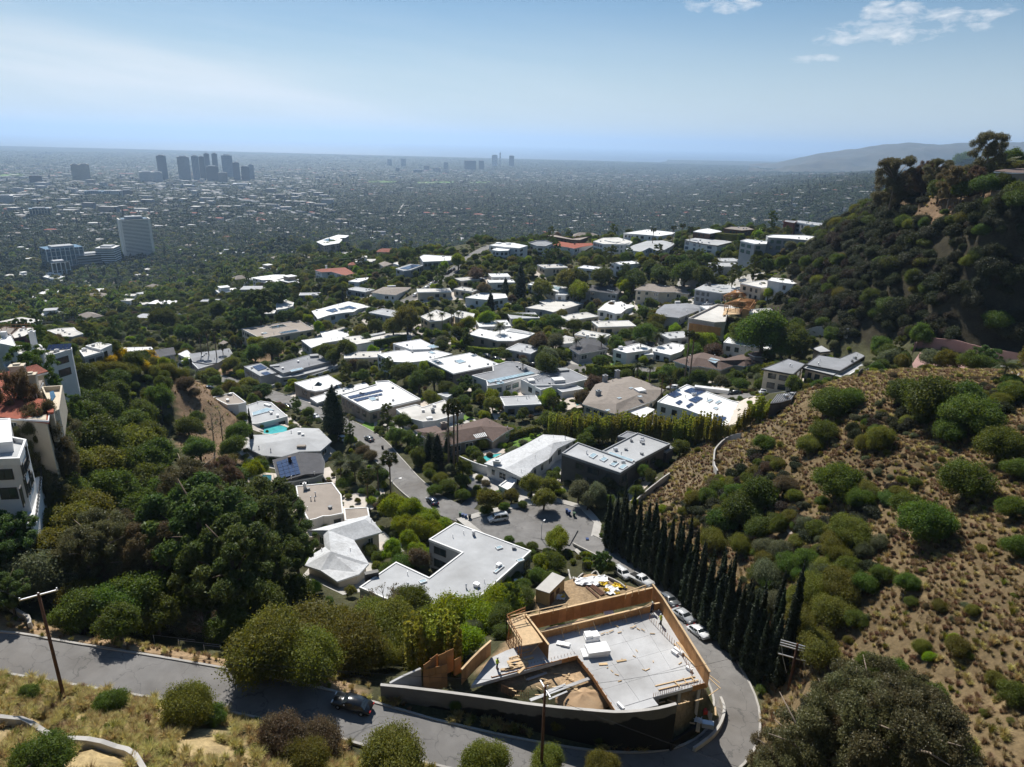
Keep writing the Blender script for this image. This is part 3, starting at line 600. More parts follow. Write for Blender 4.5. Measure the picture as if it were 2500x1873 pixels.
    def solar(s,q,nx,ny,dz=.25,name='solar_panel',m='solar'):
        """quad of four corners (px on the roof plane) split into separate framed panels"""
        A,B,C,D = [Vector((*atz(*p[:2],s.z+dz+(p[2] if len(p) > 2 else 0)),)) for p in q]
        for i in range(nx):
            for j in range(ny):
                def at(a,b): t = (A*(1-a)+B*a)*(1-b)+(D*(1-a)+C*a)*b; return t
                g = .035; c = [at((i+g)/nx,(j+g)/ny),at((i+1-g)/nx,(j+g)/ny),at((i+1-g)/nx,(j+1-g)/ny),at((i+g)/nx,(j+1-g)/ny)]
                if (c[1]-c[0]).cross(c[2]-c[0]).z < 0: c = c[::-1]
                mb = MB(); dn = Vector((0,0,-.06)); mb.add(c+[p+dn for p in c],[(0,1,2,3),(0,4,5,1),(1,5,6,2),(2,6,7,3),(3,7,4,0)]); mb.build(name,m,s.root)
    def block(s,name,k,x,y,d,hgt,m,dz=0.0,rz=.4,cap=None):
        p = atz(*px(k,x,y),s.z+dz); mb = MB(); mb.box((p[0],p[1],p[2]+hgt/2-.4),(d[0],d[1],hgt+.8),rz)
        if cap: mb.box((p[0],p[1],p[2]+hgt+.1),(d[0]+.25,d[1]+.25,.2),rz); mb.box((p[0],p[1],p[2]+hgt+.35),(d[0]*.5,d[1]*.5,.3),rz)
        return mb.build(name,m,s.root)
    def pitched(s,verts,faces,outline,wall='white_stucco',roof='roof_brown',win=True,inset=.6,gm='glass',fm='trim_white',vents=2,dz=0.0,tile=False):
        """verts: (u, v, rise above eave); faces: vertex index lists; outline: eave vertex order"""
        V = [Vector(atz(u,v,s.z+dz+r)) for u,v,r in verts]; P = ccw([(V[i].x,V[i].y) for i in outline]); W = offset(P,-inset); g = s.ground(P); z = s.z+dz; s.polys.append((P,z))
        MB().prism(W,g,z-.05).build('wall',wall,s.root)
        for f in faces:
            c = [V[i] for i in f]
            if (c[1]-c[0]).cross(c[2]-c[0]).z < 0: c = c[::-1]
            mb = MB(); n = len(c); dn = Vector((0,0,-.22)); mb.add(c+[p+dn for p in c],[tuple(range(n)),tuple(range(2*n-1,n-1,-1))]+[(i,n+i,n+(i+1) % n,(i+1) % n) for i in range(n)]); mb.build('roof',roof,s.root)
        # close the gap between wall top and roof underside with the fascia
        MB().ring(offset(P,.02),offset(P,-.18),z-.32,z-.02).build('fascia','trim_white' if fm == 'trim_white' else 'trim_dark',s.root)
        if win: s.windows(W,g,z-.2,gm,fm)
        for i in range(vents):
            f = faces[s.rnd.randrange(len(faces))]; a,b,c = [V[i] for i in f[:3]]; q = a*.35+b*.3+c*.35; k = s.rnd.choice((0,2)); link('roof_vent',unit('vent%d' % k,VENTS[k],'metal'),s.root,q-Vector(WLOC[s.root.name]))
        return P,V
def pv(k,*c): return [(*px(k,c[i],c[i+1]),c[i+2]) for i in range(0,len(c),3)]
# ---- houses around the turning circle
h = House('big flat light grey roofed house wrapped round a courtyard above the building site','S',1150,1390,4.6,short='courtyard flat-roof house'); h.ang = .55
P = h.flat([(1111,1277),(1297,1346),(1183,1448),(1160,1467),(1062,1476),(965,1473),(877,1435),(967,1373),(1048,1411),(1128,1350),(1047,1318)],wall='grey_stucco',roof='roof_lightgrey',par=.16,vents=7)
h.skylight(pl('B6',750,1465,830,1405,852,1415,775,1478)); h.skylights('B6',[(805,1247),(995,1360)]); h.skylights('C3',[(645,200),(460,345)]); h.skylight(pl('C3',995,365,1020,342,1130,385,1105,408))
h.block('air_conditioner','B5',1500,1500,(2.6,1.0,0),1.0,'black_metal'); h.block('chimney','B6',575,1130,(.6,.6,0),1.2,'metal',rz=.3)
for x,y,wd in ((955,1560,'nearest'),(1000,1535,'second'),(1035,1500,'third'),(1080,1470,'farthest')):
    p = hit(*px('B6',x,y),h0=.5)[0]; c = thing('condenser_unit',wd+' of four black air conditioning units beside the courtyard flat-roof house','air conditioner',(p[0],p[1],float(T(p[0],p[1]))),group='air conditioning units'); MB().box((p[0],p[1],WLOC[c.name][2]+.55),(1.1,1.1,1.3),.4).build('housing','black_metal',c); MB().lathe([(.42,0),(.42,.06)],12,(p[0],p[1],WLOC[c.name][2]+1.2)).build('fan','trim_white',c)
h = House('two-storey dark grey block house with a gravel roof beside the turning circle','B6',1640,430,8.6,short='dark two-storey house'); h.ang =-.35
h.flat(pl('B6',1367,400,1510,303,2030,490,1893,578),wall='dark_stucco',roof='roof_lightgrey',par=.35,pm='trim_grey',vents=3,fm='trim_dark',gm='glass')
h.flat([(1470,1103),(1556,1059),(1636,1086),(1551,1131)],dz=-.4,wall='dark_stucco',roof='roof_lightgrey',par=.35,pm='trim_grey',vents=8)
h.flat(pl('B6',1870,245,1955,198,2040,216,1965,262),dz=-1.2,wall='dark_stucco',roof='roof_grey',par=.2,pm='trim_grey',vents=0)
h.flat(pl('B7',430,370,500,320,530,350,470,385),dz=-1.5,wall='dark_stucco',roof='roof_grey',par=.2,pm='trim_grey',vents=0)
h.skylight(pl('B6',1775,400,1800,385,2020,460,1995,480)); 
for q in ((1608,425,1650,395,1690,412,1648,445),(1705,455,1745,430,1785,447,1745,475),(1795,500,1840,468,1882,485,1838,518),(1875,528,1920,492,1962,510,1915,545)): h.skylight(pl('B6',*q))
h = House('white low-gable house with a kidney pool and a strip of lawn behind','B6',1100,430,4.4,short='white gable house with pool')
h.pitched(pv('B6',670,485,0,1010,330,0,1200,224,0,1385,235,0,1500,268,0,1330,350,0,1250,445,0,1110,525,0,1030,625,0,850,535,1.0,1290,300,1.0),
          [[0,9,10,1],[1,10,2],[2,10,3],[3,10,4],[4,10,5],[5,10,6],[6,10,9,7],[7,9,8]],range(9),wall='white_stucco',roof='roof_shake',vents=6)
h.block('chimney','B6',785,510,(1.9,1.2,0),1.6,'white_stucco',rz=-.2,cap=True); h.flat(pl('B6',800,690,900,618,965,640,890,735),dz=-1.6,roof='roof_white',vents=0)
h = House('long brown shingle hip-roofed house with a slatted roof opening','B6',480,230,4.4,short='brown hip-roof house')
h.pitched(pv('B6',45,183,0,235,145,0,300,180,.5,460,135,.3,690,73,.6,850,150,.2,935,165,0,860,205,0,745,285,0,690,245,.3,590,268,0,480,290,0,270,345,0,200,225,1.6,640,150,2.0,150,260,.0),
          [[0,1,2,13],[2,3,14,13],[3,4,14],[4,5,14],[5,6,7,14],[7,8,14],[8,9,10,14],[10,11,13,14],[11,12,13],[12,15,13],[15,0,13]],[0,1,2,3,4,5,6,7,8,9,10,11,12,15],wall='taupe_stucco',roof='roof_brown',vents=6)
h.block('chimney','B6',307,165,(1.8,1.0,0),1.6,'taupe_stucco',dz=.8,cap=True)
for i in range(7):
    a = atz(*px('B6',575+i*16,226-i*3.5),h.z+1.25); b = atz(*px('B6',602+i*15,258-i*3),h.z+.75); MB().beam(a,b,.35,.12).build('slat','trim_white',h.root)
h = House('tan flat-roofed house with a curved front behind the big pine','B5',1040,780,4.2,short='tan flat-roof house')
h.flat(pl('B5',818,690,1145,658,1228,770,1245,935,1120,960,1060,962,1000,985,930,1000,840,830),wall='white_stucco',roof='roof_tan',par=.15,pm='trim_white',vents=4); h.flat(pl('B5',1250,892,1465,880,1482,965,1262,1000),dz=-.6,wall='white_stucco',roof='roof_tan',par=.12,vents=0); h.block('chimney','B5',900,715,(.7,.7,0),1.5,'trim_white',rz=.2,cap=True)
h = House('pale grey shake-roofed house with three joined hips and a white garage door','B5',1280,1240,4.0,short='pale shake-roof house')
h.pitched(pv('B5',950,1085,0,1320,985,0,1470,950,.4,1595,1100,0,1340,1172,0,1475,1385,0,1385,1480,0,1190,1545,0,1040,1445,.2,900,1400,0,950,1310,0,1080,1235,.4,1065,1120,.4,1110,1085,1.7,1440,985,1.7,1132,1275,1.9),
          [[0,1,2,14,13],[2,3,14],[3,4,13,14],[4,5,15,13],[5,6,7,8,15],[8,9,10,15],[10,11,15],[11,12,13,15],[12,0,13]],range(13),wall='cream_stucco',roof='roof_shake',vents=5)
a = hit(*px('B5',1400,1215))[0]; b = hit(*px('B5',1545,1165))[0]; m = (a+b)/2; MB().box((m[0],m[1]-.45,h.z-1.5),(np.linalg.norm((b-a)[:2]),.25,2.3),math.atan2(b[1]-a[1],b[0]-a[0])).build('garage_door','trim_white',h.root)
h = House('steep dark grey gable-roofed house covered in solar panels','B5',850,500,5.0,short='grey gable house with solar panels')
h.pitched(pv('B5',610,452,0,845,383,2.0,1043,395,0,1078,470,0,1068,572,0,985,602,.2,905,582,2.0,790,632,.4,662,652,0),[[0,1,6,8],[8,6,7],[1,2,3,4,6],[4,5,6]],[0,1,2,3,4,5,7,8],wall='grey_stucco',roof='roof_dark',vents=5)
h.solar([(*px('B5',640,470),.35),(*px('B5',815,415),1.55),(*px('B5',862,575),1.55),(*px('B5',682,618),.35)],4,5,dz=.3)
h.block('chimney','B5',765,475,(.8,.8,0),1.8,'brown_wood',dz=1.2)
c = House('beige slatted pergola beside the dark pool','B5',450,660,3.0,name='pergola',cat='pergola'); Q = c.w(pl('B5',380,605,515,588,505,735,405,750))
for i in range(4): MB().box((Q[i][0],Q[i][1],c.g+1.4),(.2,.2,3.2),0).build('post','trim_white',c.root)
for i in range(14):
    t = i/13; A = [Vector((*atz(*px('B5',x,y),c.z),)) for x,y in ((380,605),(515,588),(505,735),(405,750))]; MB().beam(A[0].lerp(A[3],t),A[1].lerp(A[2],t),.42,.1).build('slat','deck',c.root)
h = House('broad pale grey low-hipped house next to the round turquoise pool','B5',700,300,4.0,short='pale house by the round pool')
h.pitched(pv('B5',365,340,0,425,228,0,640,224,0,820,163,0,1025,170,0,1140,285,0,1040,372,0,850,378,0,690,425,0,520,412,0,560,300,1.0,880,250,1.3),[[0,1,2,10],[2,3,11,10],[3,4,11],[4,5,11],[5,6,7,11],[7,8,10,11],[8,9,10],[9,0,10]],range(10),wall='grey_stucco',roof='roof_lightgrey',vents=4)
h.block('chimney','B5',850,218,(1.0,.8,0),.8,'trim_white',dz=.8); h.block('chimney','B5',882,240,(.9,.8,0),.8,'trim_white',dz=.9); h.block('chimney','B5',870,350,(2.6,1.2,0),1.0,'taupe_stucco',rz=.1)
# ---- left end of the street
h = House('pale grey flat-roofed house with a long glass rooflight under the cypress','B2',560,1330,3.6,short='rooflight house by the cypress'); h.flat(pl('B2',345,1265,500,1215,600,1228,745,1352,620,1385,480,1418,425,1420),wall='white_stucco',roof='roof_lightgrey',par=.2,vents=2); h.skylight(pl('B2',425,1320,560,1275,625,1298,430,1350)); h.block('roof_unit','B2',565,1255,(3,1,0),.6,'trim_white',rz=-.6)
h = House('small tan flat-roofed house on the corner above the parked cars','B2',230,1195,3.6,short='tan corner house'); h.flat(pl('B2',70,1182,255,1140,372,1228,300,1245,200,1250),wall='white_stucco',roof='roof_tan',par=.25,vents=2)
h = House('dark grey modern house with stepped roofs and solar panels beside the dirt mound','B2',830,900,4.6,short='stepped grey modern house'); h.flat(pl('B2',582,898,930,800,1030,798,1135,858,900,915,705,965),wall='grey_stucco',roof='roof_grey',par=.2,pm='trim_grey',vents=4)
h.flat(pl('B2',350,905,500,873,642,962,500,992),dz=-.8,wall='grey_stucco',roof='roof_lightgrey',par=.2,pm='trim_grey',vents=1); h.flat(pl('B2',632,985,980,905,1190,880,1195,898,830,990,680,1005),dz=-1.4,wall='grey_stucco',roof='roof_lightgrey',par=.15,pm='trim_grey',vents=0)
h.solar(pl('B2',425,900,500,880,560,915,480,940),3,3,dz=-.5); h.solar(pl('B2',500,958,560,945,600,965,545,982),2,2,dz=-.5); h.skylight(pl('B2',760,940,870,915,890,928,780,955)); h.block('roof_unit','B2',985,815,(4,3,0),1.0,'trim_grey'); h.block('roof_unit','B2',630,902,(4,2.2,0),.6,'trim_grey')
h = House('white flat-roofed house with a rounded front and glass roof pyramids','B2',1000,1060,4.4,short='white round-front house'); h.flat(pl('B2',805,1050,1108,980,1232,1055,1125,1095,1060,1115,990,1125,920,1112),wall='taupe_stucco',roof='roof_white',par=.2,vents=2); h.flat(pl('B2',1072,1140,1440,1048,1492,1090,1230,1150,1120,1180),dz=-1.0,roof='roof_white',par=.2,vents=1); h.flat(pl('B2',945,1188,1120,1135,1130,1190,1010,1232),dz=-1.3,wall='grey_stucco',roof='roof_white',par=.2,vents=0)
for x,y,d in ((1020,1068,0),(1185,1095,-1),(1310,1085,-1)):
    p = atz(*px('B2',x,y),h.z+d); f = MB().add([(p[0]-1.4,p[1]-1.4,p[2]),(p[0]+1.4,p[1]-1.4,p[2]),(p[0]+1.4,p[1]+1.4,p[2]),(p[0]-1.4,p[1]+1.4,p[2]),(p[0],p[1],p[2]+1.5)],[(0,1,4),(1,2,4),(2,3,4),(3,0,4),(3,2,1,0)]).build('skylight','glass',h.root)
h = House('large white-roofed block with rows of solar panels above the dark conifers','B2',1550,1180,5.0,short='white block with solar rows'); h.flat(pl('B2',1222,1160,1540,1068,1535,1042,1650,1033,1940,1200,1482,1307),wall='taupe_stucco',roof='roof_white',par=.35,pm='trim_white',vents=6); h.solar(pl('B2',1280,1170,1580,1105,1605,1120,1310,1190),9,2); h.solar(pl('B2',1330,1195,1590,1140,1600,1155,1370,1215),8,1); h.skylight(pl('B2',1470,1190,1520,1180,1552,1202,1500,1215))
h = House('low concrete-roofed bungalow with weathered grey decks and white upstands','B3',100,1310,3.8,short='weathered flat bungalow'); h.flat(pl('B2',1720,1290,1900,1245,1960,1270,2150,1205,2260,1265,2330,1320,2080,1390,1960,1400,1800,1360),wall='white_stucco',roof='roof_offwhite',par=.2,vents=2); h.block('chimney','B2',2050,1310,(1.1,1.1,0),1.0,'trim_grey',cap=True); h.block('roof_unit','B2',2020,1375,(2,1.4,0),.7,'trim_white'); h.flat(pl('B2',2090,1150,2180,1135,2230,1150,2180,1180),dz=.4,roof='roof_lightgrey',par=.1,vents=0)
# ---- middle terrace
h = House('broad tan flat-roofed house with two roof slots beside the rising street','B2',650,570,4.8,short='broad tan roof with slots'); h.flat(pl('B2',330,565,850,490,978,570,500,652),wall='cream_stucco',roof='roof_tan',par=.25,pm='roof_offwhite',vents=2)
for q in ((575,550,700,525,738,540,610,562),(665,598,820,573,850,588,700,608)): h.skylight(pl('B2',*q),gm='glass')
h.skylight(pl('B2',515,605,550,598,565,606,530,612))
h = House('white house with a swept curved roof edge and blue solar arrays','B2',1180,400,4.8,short='white curved-roof solar house'); h.flat(pl('B2',960,405,1180,345,1290,318,1400,340,1512,372,1440,372,1380,385,1340,410,1240,420,1120,440,1015,475),wall='white_stucco',roof='roof_white',par=.1,over=.5,vents=2); h.solar(pl('B2',1080,395,1170,375,1200,400,1150,415),3,2,dz=.3); h.solar(pl('B2',1250,365,1300,352,1370,375,1330,385),3,2,dz=.3); h.skylight(pl('B2',1195,385,1270,370,1300,382,1220,398),gm='glass')
h = House('bright white flat-roofed house in two offset blocks below the curved-roof house','B2',1000,690,4.0,short='bright white offset house'); h.flat(pl('B2',868,668,1060,640,1035,590,1190,573,1290,610,1380,597,1240,645,1240,662,1060,692,1050,705,955,735),wall='grey_stucco',roof='roof_white',par=.12,vents=2,gm='glass_green')
h = House('long grey gravel-roofed house behind a clipped dark hedge','B2',1500,650,3.8,short='long grey gravel-roof house'); h.flat(pl('B2',1235,640,1400,622,1590,610,1835,595,1866,635,1640,662,1500,680,1365,705),wall='white_stucco',roof='roof_offwhite',par=.1,pm='trim_grey',vents=2); h.flat(pl('B2',1400,630,1620,588,1622,600,1410,642),dz=.7,roof='roof_lightgrey',par=.05,vents=0,base=h.z-.3,win=False)
h = House('long white-roofed house stepping back in two wings with blue skylights','B3',100,790,4.2,short='long white two-wing house'); h.flat(pl('B3',-290,792,-145,765,30,748,180,745,385,792,160,850,0,868,-150,862),roof='roof_white',par=.2,vents=3); h.flat(pl('B3',-150,698,95,658,225,722,180,745,20,752),dz=.8,roof='roof_white',par=.2,vents=2); h.skylight(pl('B3',155,722,215,708,265,730,205,742),dz=.8); h.skylight(pl('B3',165,775,200,768,235,785,200,792)); h.skylight(pl('B3',60,745,100,732,140,748,100,760),gm='glass')
h = House('white square flat-roofed house with a blue skylight and dark roof terrace','B3',480,870,4.4,short='white square-roof house'); h.flat(pl('B3',160,850,540,780,805,882,392,968),wall='dark_stucco',roof='roof_white',par=.15,vents=4); h.skylight(pl('B3',400,855,460,842,508,862,445,878)); h.skylight(pl('B3',195,855,255,846,310,882,250,890),gm='glass'); h.skylight(pl('B3',545,805,590,795,610,805,570,817),gm='glass')
h = House('grey flat-roofed modern house with a long ribbon of blue rooflights','B3',850,960,4.6,short='grey ribbon-skylight house'); h.flat(pl('B3',560,985,750,945,745,900,870,860,985,868,1222,965,1000,1010,840,1060,700,1080,690,1030),wall='white_stucco',roof='roof_grey',par=.2,vents=3,gm='glass_green')
h.solar(pl('B3',690,1025,1090,945,1130,962,720,1048),14,1,dz=.3,name='rooflight',m='skylight_glass'); h.solar(pl('B3',775,1045,840,1032,855,1050,790,1065),1,1,dz=.3,name='rooflight',m='skylight_glass')
h = House('grey stepped flat-roofed house with white box walls and a lap pool','B3',1300,1010,4.4,short='grey stepped house with lap pool'); h.flat(pl('B3',1000,1020,1230,960,1330,920,1440,930,1622,1015,1380,1070,1110,1075),roof='roof_grey',par=.2,vents=4); h.flat(pl('B3',1112,1080,1230,1055,1285,1085,1180,1115),dz=-.4,roof='roof_grey',par=.2,vents=0); h.flat(pl('B3',1290,1085,1500,1075,1565,1105,1370,1135),dz=-1.2,roof='roof_lightgrey',par=.2,vents=0); h.block('roof_unit','B3',1335,1035,(4.4,3.6,0),1.1,'white_stucco',rz=.3); h.block('roof_unit','B3',1090,1040,(2.6,2.6,0),1.0,'white_stucco',rz=.3); h.block('roof_unit','B3',1380,940,(4,3,0),.7,'trim_grey',rz=.3)
for i in range(9):
    a = atz(*px('B3',1110+i*22,995-i*4.5),h.z+.5); b = atz(*px('B3',1150+i*22,1012-i*4.5),h.z+.5); MB().beam(a,b,.25,.2).build('slat','trim_grey',h.root)
h = House('big taupe shingle hip-roofed house with a flat grey centre and many vents','B3',1900,1140,5.0,short='big taupe hip-roof house')
h.pitched(pv('B3',1550,1240,0,1670,1062,0,1850,1010,0,1990,990,0,2130,1040,0,2290,1110,0,2210,1200,0,1850,1330,0,1760,1190,1.6,1800,1075,1.6,1960,1040,1.6,2130,1110,1.6,2060,1150,1.6,1860,1235,1.6),
          [[0,1,9,8],[1,2,10,9],[2,3,10],[3,4,11,10],[4,5,11],[5,6,12,11],[6,7,13,12],[7,0,8,13],[8,9,10,11,12,13]],range(8),wall='cream_stucco',roof='roof_taupe',vents=8)
for x,y in ((1755,1030),(1865,985),(1695,1170)): h.block('chimney','B3',x,y,(1.5,1.2,0),1.9,'trim_grey',dz=.5,cap=True)
h.skylights('B3',[(1990,1100),(1885,1190),(1780,1300),(2070,1175)],dz=1.6); h.block('roof_unit','B3',2070,1120,(3,3,0),.6,'trim_white',dz=1.6)
c = House('white slatted pergola behind the bamboo screen','B4',240,1310,3.0,name='pergola',cat='pergola'); A = [Vector((*atz(*px('B4',x,y),c.z),)) for x,y in ((130,1310),(245,1250),(355,1285),(250,1365))]
for q in A: MB().box((q.x,q.y,c.g+1.4),(.2,.2,3.2)).build('post','trim_white',c.root)
for i in range(12): t = i/11; MB().beam(A[0].lerp(A[3],t),A[1].lerp(A[2],t),.5,.1).build('slat','trim_white',c.root)
h = House('white flat-roofed house with dark solar panels behind the bamboo screen','B4',760,1250,5.0,short='white solar house by the bamboo'); h.flat(pl('B4',385,1225,480,1155,650,1068,730,1095,1052,1212,1232,1255,1045,1475,900,1390,640,1290,480,1250),roof='roof_white',par=.25,vents=3,wall='white_stucco'); h.flat(pl('B4',725,1068,1032,1105,1030,1120,722,1085),dz=1.0,roof='roof_white',par=.05,vents=0,base=h.z-.2,win=False)
h.solar(pl('B4',470,1150,540,1115,610,1150,540,1180),3,3); h.solar(pl('B4',620,1120,690,1090,830,1120,740,1160),4,3); h.solar(pl('B4',660,1200,740,1165,800,1185,730,1228),3,2); h.solar(pl('B4',910,1340,1010,1355,950,1425,890,1380),3,3); h.solar(pl('B4',545,1225,590,1200,615,1215,580,1245),2,2); h.solar(pl('B4',640,1255,690,1225,715,1240,665,1275),2,2)
for q in ((825,1215,865,1197,890,1208,850,1230),(900,1232,940,1210,965,1222,925,1245),(885,1280,910,1270,935,1280,915,1295)): h.skylight(pl('B4',*q))
h = House('black standing-seam roofed pavilion at the foot of the dry hill','B4',1530,1185,2.6,short='black-roofed pavilion'); h.flat(pl('B4',1400,1238,1465,1150,1640,1128,1590,1200,1500,1225),wall='dark_stucco',roof='roof_dark',par=.05,pm='trim_dark',vents=2,win=False)
for i in range(9):
    a = atz(*px('B4',1405+i*22,1230-i*4),h.z+.04); b = atz(*px('B4',1468+i*20,1152-i*2.5),h.z+.04); MB().beam(a,b,.12,.12).build('seam','trim_grey',h.root)
h = House('brown hip-roofed ranch house with a white skylight and red garage doors','B4',850,840,4.4,short='brown ranch house')
h.pitched(pv('B4',525,850,0,790,772,0,1000,830,0,1130,795,0,1255,790,0,1345,862,0,1170,900,0,1085,890,0,960,932,0,770,900,0,690,905,0,740,820,1.8,930,850,1.8,1180,840,1.5),[[0,1,11],[1,2,12,11],[2,3,13,12],[3,4,13],[4,5,13],[5,6,13],[6,7,8,12,13],[8,9,11,12],[9,10,11],[10,0,11]],range(11),wall='cream_stucco',roof='roof_brown',vents=5); h.skylight(pl('B4',838,850,870,828,948,850,905,878),dz=1.4)
h = House('small brown hip-roofed outbuilding under the big round ficus','B4',1290,790,3.6,short='brown outbuilding'); h.pitched(pv('B4',1200,785,0,1260,765,0,1375,772,0,1350,815,0,1260,810,0,1290,785,1.0),[[0,1,5],[1,2,5],[2,3,5],[3,4,5],[4,0,5]],range(5),wall='taupe_stucco',roof='roof_brown',vents=0)
h = House('grey modern house with overlapping flat roofs and stone piers beside the dry hill','B4',1850,890,5.0,short='grey overlapping-roof house'); h.flat(pl('B4',1320,925,1560,832,1720,880,1610,975),dz=-.6,wall='cream_stucco',roof='roof_grey',par=.1,pm='trim_dark',over=.6,vents=1); h.flat(pl('B4',1718,885,1832,798,2022,828,2195,757,2290,790,2030,945),wall='white_stucco',roof='roof_grey',par=.1,pm='trim_dark',over=.6,vents=4); h.flat(pl('B4',1690,915,1730,890,2030,950,1975,985),dz=-.9,wall='cream_stucco',roof='roof_lightgrey',par=.1,pm='trim_dark',over=.8,vents=0); h.flat(pl('B4',1975,985,2290,830,2300,870,2060,1010),dz=-1.1,wall='white_stucco',roof='roof_lightgrey',par=.2,vents=0)
h = House('small grey flat-roofed garden pavilion between the ficus and the retaining wall','B4',1865,745,3.6,short='garden pavilion'); h.flat(pl('B4',1775,740,1860,712,1955,765,1850,776),wall='cream_stucco',roof='roof_lightgrey',par=.05,pm='trim_dark',over=.6,vents=0)
h = House('white angular house with a chimney and a balcony behind the square hedge','B4',190,740,5.4,short='white angular house'); h.flat(pl('B4',-10,752,60,735,215,695,338,738,300,760,110,785),roof='roof_white',par=.25,vents=1); h.flat(pl('B4',340,738,520,690,655,715,600,770,505,802,350,768),dz=-.6,roof='roof_white',par=.2,vents=2); h.block('chimney','B4',55,745,(1.6,1.2,0),1.2,'white_stucco'); h.block('balcony','B4',305,800,(4,2,0),.6,'white_stucco',dz=-1.6,rz=.2)
h = House('dark charcoal gable-roofed house behind the curved hedge','B3',1600,720,4.2,short='charcoal gable house'); h.pitched(pv('B3',1430,735,0,1560,648,1.6,1690,660,.4,1790,740,0,1640,770,0,1520,790,0,1600,700,1.6),[[0,1,6,5],[1,2,3,6],[3,4,6],[4,5,6]],[0,1,2,3,4,5],wall='grey_stucco',roof='roof_dark',vents=3); h.block('chimney','B3',1600,640,(1,1,0),1.2,'trim_white',dz=1)
h = House('low charcoal-roofed house with a pool behind the white angular house','B3',1980,690,3.6,short='low charcoal house'); h.flat(pl('B3',1820,705,1900,680,2090,662,2205,690,2180,720,2000,715),wall='grey_stucco',roof='roof_dark',par=.1,pm='trim_dark',vents=3)
h = House('pale curved-roof house half hidden by palms right of the beige house','B3',1440,660,3.6,short='pale curved-roof house'); h.flat(pl('B3',1340,650,1400,625,1520,652,1460,690,1360,700),roof='roof_offwhite',par=.1,vents=1)
h = House('off-white house with angled roof planes and beige walls above a clipped hedge','B3',800,620,4.4,short='angled off-white house'); h.flat(pl('B3',532,612,625,562,770,590,900,558,1125,605,1060,640,940,672,790,672,700,650,620,635),wall='taupe_stucco',roof='roof_white',par=.15,vents=5); h.flat(pl('B3',870,580,905,562,1100,600,1090,612),dz=.4,roof='roof_lightgrey',par=.05,vents=0,base=h.z-.2,win=False)
h = House('pale yellow-white flat-roofed house with palms and a circular forecourt','B3',350,430,4.4,short='palm forecourt house'); h.flat(pl('B3',100,455,240,395,330,420,400,445,300,490,180,500),wall='cream_stucco',roof='roof_offwhite',par=.2,vents=1); h.flat(pl('B3',400,430,440,400,585,430,570,465,470,470,410,455),dz=.2,wall='cream_stucco',roof='roof_offwhite',par=.15,vents=2)
h = House('grey L-shaped flat-roofed house above the long bright hedge','B3',1260,365,4.2,short='grey L-shaped house'); h.flat(pl('B3',1040,375,1150,345,1215,345,1165,318,1255,290,1330,318,1420,305,1565,335,1480,362,1290,415,1210,395),wall='grey_stucco',roof='roof_offwhite',par=.12,pm='trim_grey',vents=3)
h = House('pure white free-form roofed house with scalloped edges','B3',1850,370,3.8,short='free-form white roof house'); h.flat(pl('B3',1690,395,1760,335,1815,308,1860,325,1900,318,1950,345,2000,345,2025,362,1950,385,1900,425,1850,428,1760,400),roof='roof_white',par=.1,vents=3); h.block('chimney','B3',1832,325,(1.6,1,0),.9,'white_stucco')
h = House('white house with a glazed roof between two dark round trees','B3',1330,195,4.0,short='glazed-roof white house'); h.flat(pl('B3',1205,190,1250,168,1440,195,1400,225,1330,235),roof='roof_white',par=.25,vents=1); h.flat(pl('B3',1310,258,1400,225,1530,205,1500,230,1400,262),dz=-.6,roof='roof_white',par=.2,vents=1); h.solar(pl('B3',1235,190,1265,175,1370,190,1340,215),4,3,name='rooflight',m='skylight_glass'); h.flat(pl('B3',1060,165,1110,145,1190,158,1150,185),dz=.3,roof='roof_white',par=.2,vents=1)
h = House('dark grey gable-roofed house with four small bright skylights','B3',1740,210,4.2,short='dark gable with four skylights'); h.pitched(pv('B3',1600,215,0,1640,168,1.0,1740,185,.8,1780,165,1.8,1915,210,.4,1870,250,0,1760,235,0),[[0,1,2,6],[2,3,4,5,6]],[0,1,2,3,4,5,6],wall='grey_stucco',roof='roof_dark',vents=1); h.block('chimney','B3',1815,185,(1.4,1.2,0),1.4,'grey_stucco',dz=1); h.skylights('B3',[(1782,215),(1798,219),(1815,222),(1832,226)],dz=.9,sz=(.7,.7))
h = House('white sunlit house half hidden behind tall dark pines by the middle street','B3',700,270,4.0,short='white house behind pines'); h.flat(pl('B3',500,285,640,240,860,250,880,285,700,305),roof='roof_white',par=.2,vents=2)
h = House('brown-grey hip-roofed house with two wings below the dark tree slope','E1',2030,990,4.2,short='brown-grey two-wing house'); h.pitched(pv('E1',1700,1010,0,1850,935,1.2,2193,970,1.4,2340,955,.8,2480,990,0,2350,1060,0,2180,1040,0,1990,1040,0,1900,1025,0),[[0,1,8],[1,2,6,7,8],[2,3,5,6],[3,4,5]],[0,1,2,3,4,5,6,7,8],wall='cream_stucco',roof='roof_taupe',vents=2)
h = House('grey low-gable house with a white chimney beside the pickup','E2',260,1260,4.2,short='grey low-gable house'); h.pitched(pv('E2',0,1290,0,20,1250,.3,110,1185,.3,380,1170,.5,690,1235,0,500,1260,0,280,1345,0,130,1330,0,330,1230,1.0),[[0,1,2,8],[2,3,8],[3,4,5,8],[5,6,8],[6,7,0,8]],range(8),wall='grey_stucco',roof='roof_grey',vents=5); h.block('chimney','E2',262,1180,(2.6,1.2,0),1.4,'white_stucco',rz=.1)
